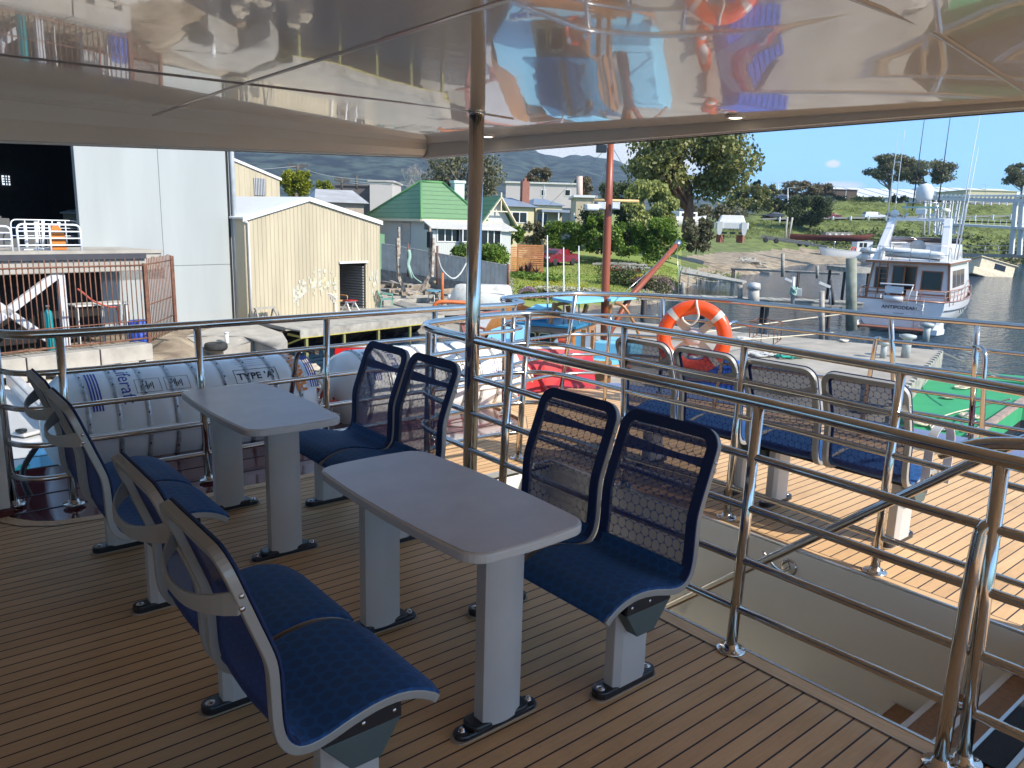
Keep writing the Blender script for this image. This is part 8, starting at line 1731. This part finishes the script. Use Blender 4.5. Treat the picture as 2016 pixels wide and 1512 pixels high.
tree(1400, 406, 440, 120, 118, 'olive', 'low scrubby trees behind the catamaran', 14, lobes=14, per=200, leaf=.42, tr=.1, cat='bush', name='scrub', trunk=False)
tree(1370, 432, 495, 66, 82, 'olive', 'grey leafless looking casuarina bush on the lawn point', 15, lobes=16, per=240, leaf=.34, tr=.08, lo=.1)
tree(1475, 366, 414, 74, 200, 'gum', 'dark rounded trees right of the big gum on the skyline', 16, lobes=18, per=420, leaf=.45, tr=.3)
tree(1486, 357, 410, 18, 205, 'conifer', 'narrow dark conifer on the skyline right of the big gum', 17, lobes=12, per=120, leaf=.7, tr=.2, lo=.05)
tree(1510, 366, 402, 40, 215, 'gum2', 'pale gum tree just right of the narrow conifer', 18, lobes=10, per=150, leaf=.8, tr=.2)
tree(1572, 357, 402, 70, 222, 'brown', 'brownish umbrella shaped gum behind the round bush', 19, lobes=16, per=380, leaf=.45, tr=.3, flat=.7)
tree(1610, 363, 402, 66, 224, 'brown', 'dark olive gum right of the umbrella shaped gum', 20, lobes=14, per=380, leaf=.45, tr=.3, flat=.7)
tree(1590, 388, 441, 82, 172, 'dark', 'dark dense round bush standing on the bank beside the road', 21, lobes=26, per=650, leaf=.36, tr=.3, lo=.05, droop=0, cat='bush')
tree(1752, 306, 372, 84, 216, 'gum2', 'left of the two tall pale gums on the right skyline', 22, lobes=26, per=420, leaf=.48, tr=.35, lo=.30, base_py=402, flat=.6, bark=BARKG)
tree(1820, 317, 376, 98, 216, 'gum2', 'right of the two tall pale gums, wider and lower', 23, lobes=26, per=420, leaf=.48, tr=.35, lo=.30, base_py=402, flat=.6, bark=BARKG)
tree(2010, 322, 374, 70, 230, 'gum2', 'gum tree cut by the right edge of the photo', 24, lobes=18, per=420, leaf=.48, tr=.3, lo=.25, base_py=400, flat=.7, bark=BARKG)
for k, (px, w_) in enumerate(((1500, 70), (1540, 60), (1455, 60), (1640, 50), (1705, 60), (1770, 40), (1850, 50))):
    tree(px, 388 if k > 2 else 392, 412 if k < 3 else 402, w_, 226 if k > 2 else 196, 'dark' if k % 2 else 'gum', 'low dark roadside scrub, '+['left of the street lamp', 'beneath the double street lamp', 'right of the big gum', 'left of the white hall', 'under the left tall gum', 'between the two tall gums', 'beneath the satellite dome'][k], 70+k, lobes=8, per=150, leaf=.7, trunk=False, lo=.05, cat='bush', name='scrub')
# bare tree
bt = thing('bare_tree', PV(822, 400, 85), 'bare leafless grey tree behind the ridge of the green roof', 'tree'); mb = MB(); q = random.Random(5)
def branch(p, d, L, r_, dep):
    e_ = p+d*L; mb.tube([p, p.lerp(e_, .5)+Vector((q.gauss(0, .05), q.gauss(0, .05), 0))*L, e_], [r_, r_*.8, r_*.6], 4)
    if dep:
        for _ in range(3): branch(p.lerp(e_, q.uniform(.6, 1)), (d+Vector((q.gauss(0, .45), q.gauss(0, .45), q.gauss(0.05, .25)))).normalized(), L*q.uniform(.6, .8), r_*.6, dep-1)
for k in range(5): branch(PV(815+5*k, 400, 85), (Vector((0, 0, 1))+RT*(k-2)*.22).normalized(), 1.7, .07, 4)
mb.build('branches', M('silver_bark', (.34, .32, .30), .9), bt)
# flax by the screen
fx = thing('flax', gp(1040, 59), 'dark purple spiky flax plant in front of the slatted screen', 'plant'); mb = MB(); q = random.Random(9)
for c_ in (gp(1041, 58.5), gp(1028, 59), gp(1058, 59.5)):
    big = 1.0 if c_ is not None and abs((c_-gp(1041, 58.5)).length) < .1 else .6
    for k in range(34): a = q.uniform(0, 6.28); t_ = q.uniform(.25, 1.1); L = q.uniform(.8, 1.5)*big; d_ = Vector((math.cos(a)*math.sin(t_), math.sin(a)*math.sin(t_), math.cos(t_))); s_ = Vector((-math.sin(a), math.cos(a), 0))*.05; mb.add([c_-s_, c_+s_, c_+d_*L*.6+s_, c_+d_*L, c_+d_*L*.6-s_], [(0, 1, 2, 3, 4)])
mb.build('leaves', LG['purple'], fx)
# low shrubs and flowers at the lawn edge
def low(px, v_, w_, h_, kind, label, seed, per=700, leaf=.14, fl=None, nf=0, name='bush'):
    q = random.Random(seed); p = gp(px, v_); root = thing(name, p, label, 'bush' if fl is None or name == 'bush' else 'flowers'); mb = MB()
    for k in range(6): leafball(mb, q, p+RT*(k-2.5)/3*w_*.5+Vector((0, 0, h_*.35)), w_*.30, w_*.3, h_*.62, per//6, leaf, 0, .1)
    mb.build('foliage', LG[kind], root)
    if fl:
        mb = MB()
        for _ in range(nf):
            a = q.uniform(-1, 1); c = p+RT*a*w_*.55+FW*q.uniform(-1, .6)*w_*.25+Vector((0, 0, h_*(.35+.6*math.sqrt(max(0, 1-a*a))*q.uniform(.5, 1.05)))); s_ = q.uniform(.04, .09); mb.add([c+Vector((s_, 0, 0)), c+Vector((0, s_, s_*.5)), c-Vector((s_, 0, 0)), c+Vector((0, -s_, s_))], [(0, 1, 2, 3)])
        mb.build('blossom', fl, root)
PINK = M('pink_petals', (.45, .27, .40), .7, col2=(.58, .45, .54), vscale=30); WPET = M('white_petals', (.70, .68, .52), .7); YPET = M('yellow_petals', (.62, .50, .03), .7); CRIM = M('crimson_petals', (.40, .04, .05), .7); MAG = M('magenta_petals', (.30, .12, .20), .7)
low(1044, 46.5, 1.0, .8, 'green', 'pink flowering cushion shrub at the foot of the lawn', 41, fl=PINK, nf=420, name='flower_bush')
low(1232, 57, 3.0, 1.5, 'dark', 'large dark green shrub with red blossom at the lawn edge', 42, per=2600, fl=CRIM, nf=60, name='flower_bush')
low(1268, 56, 1.4, 1.0, 'green', 'yellow flowering shrub right of the dark green shrub', 43, fl=YPET, nf=260, name='flower_bush')
low(1290, 55.5, 2.6, 1.1, 'olive', 'magenta flowering ground shrub on the rocky lawn edge', 44, per=1400, fl=MAG, nf=170, name='flower_bush')
low(1310, 57, 1.6, 1.2, 'olive', 'pale pink daisy bush at the end of the rocky lawn edge', 45, fl=PINK, nf=420, name='flower_bush')
low(1040, 57, 4.6, .5, 'green', 'low grassy border below the slatted screen', 47, per=1500, leaf=.2, name='border')
low(1395, 78, 2.4, 1.1, 'olive', 'scrubby grey bush beside the wire fence', 48, per=900); low(1420, 84, 4, .9, 'green', 'green reedy clump near the slipway', 49, per=900)
for k, (px, v_) in enumerate(((1075, 47.5), (1100, 48), (1125, 48), (1150, 48.5), (1172, 49))): low(px, v_, 1.7, .8, 'olive', 'white daisy bush in the hedge at the foot of the lawn, '+['leftmost', 'second from the left', 'middle one', 'second from the right', 'rightmost by the mast'][k], 50+k, per=900, leaf=.12, fl=WPET, nf=260, name='flower_bush')
mb = MB(); q = random.Random(77)
for _ in range(900):
    px = q.gauss(1110, 42); v_ = q.gauss(52.5, 1.7); p = gp(px, v_, .07); s_ = q.uniform(.03, .07); mb.add([p+Vector((s_, 0, 0)), p+Vector((0, s_, s_*.5)), p-Vector((s_, 0, 0)), p+Vector((0, -s_, s_))], [(0, 1, 2, 3)])
tag(mb.build('lawn_flowers', YPET), 'scattered yellow flowers in the lower lawn', 'flowers', kind='stuff')
mb = MB(); q = random.Random(78)
for _ in range(16000):
    px = q.uniform(1005, 1340); v_ = q.uniform(46, 78); h = ground(px, v_)
    if h < -2.85: continue
    p = gp(px, v_, .0); a = q.uniform(0, 3.14); s_ = Vector((math.cos(a), math.sin(a), 0))*.05; L = q.uniform(.04, .10); mb.add([p-s_, p+s_, p+Vector((q.gauss(0, .04), q.gauss(0, .04), L))], [(0, 1, 2)])
tag(mb.build('lawn_grass', LG['lawn']), 'rough green grass blades covering the lawn', 'grass', kind='stuff')
mb = MB(); q = random.Random(79)
for _ in range(1500):
    px = q.uniform(1420, 2080); v_ = q.uniform(156, 217)
    if 183 < v_ < 203: continue
    p = gp(px, v_, .2); leafball(mb, q, p, q.uniform(.6, 1.8), 1.2, q.uniform(.2, .6), 26, .26, 0, .1)
tag(mb.build('bank_scrub', LG['meadow']), 'bushy green ground cover on the road bank', 'ground cover', kind='stuff')
mb = MB(); q = random.Random(80)
for _ in range(260):
    px = q.uniform(1590, 2060); v_ = 160+q.uniform(0, 14); p = gp(px, v_, .2); leafball(mb, q, p, q.uniform(.8, 2.0), 1.2, q.uniform(.5, 1.3), 22, .6, 0, .1)
tag(mb.build('shore_scrub', LG['dark']), 'dark scrub along the foot of the bank by the water', 'ground cover', kind='stuff')
mb = MB(); q = random.Random(81)
for _ in range(420):
    px = q.uniform(1262, 1345); v_ = q.uniform(50.5, 62); h = ground(px, v_)
    if h > -2.3: continue
    p = gp(px, v_, 0); s_ = q.uniform(.07, .2); mb.box(p, (s_*1.4, s_, s_*.8), q.uniform(0, 3))
tag(mb.build('shore_stones', M('shore_stone', (.30, .27, .23), .9, var=.3)), 'small stones along the lawn point shore', 'stones', kind='stuff')

# ---- the air ----
HAZE = bpy.data.materials.new('haze_air'); HAZE.use_nodes = True; t = HAZE.node_tree; t.nodes.remove(t.nodes['Principled BSDF']); pvn = t.nodes.new('ShaderNodeVolumePrincipled'); pvn.inputs['Color'].default_value = (.52, .72, 1, 1); pvn.inputs['Density'].default_value = HAZE_D; pvn.inputs['Anisotropy'].default_value = .2; t.links.new(pvn.outputs[0], t.nodes['Material Output'].inputs['Volume'])
if HAZE_D > 0:
    mb = MB(); mb.hexa([UV(-2600, -200, -6), UV(2600, -200, -6), UV(2600, 5300, -6), UV(-2600, 5300, -6), UV(-2600, -200, 330), UV(2600, -200, 330), UV(2600, 5300, 330), UV(-2600, 5300, 330)]); tag(mb.build('haze', HAZE), 'thin blue air haze in front of the mountain', 'haze', kind='stuff')
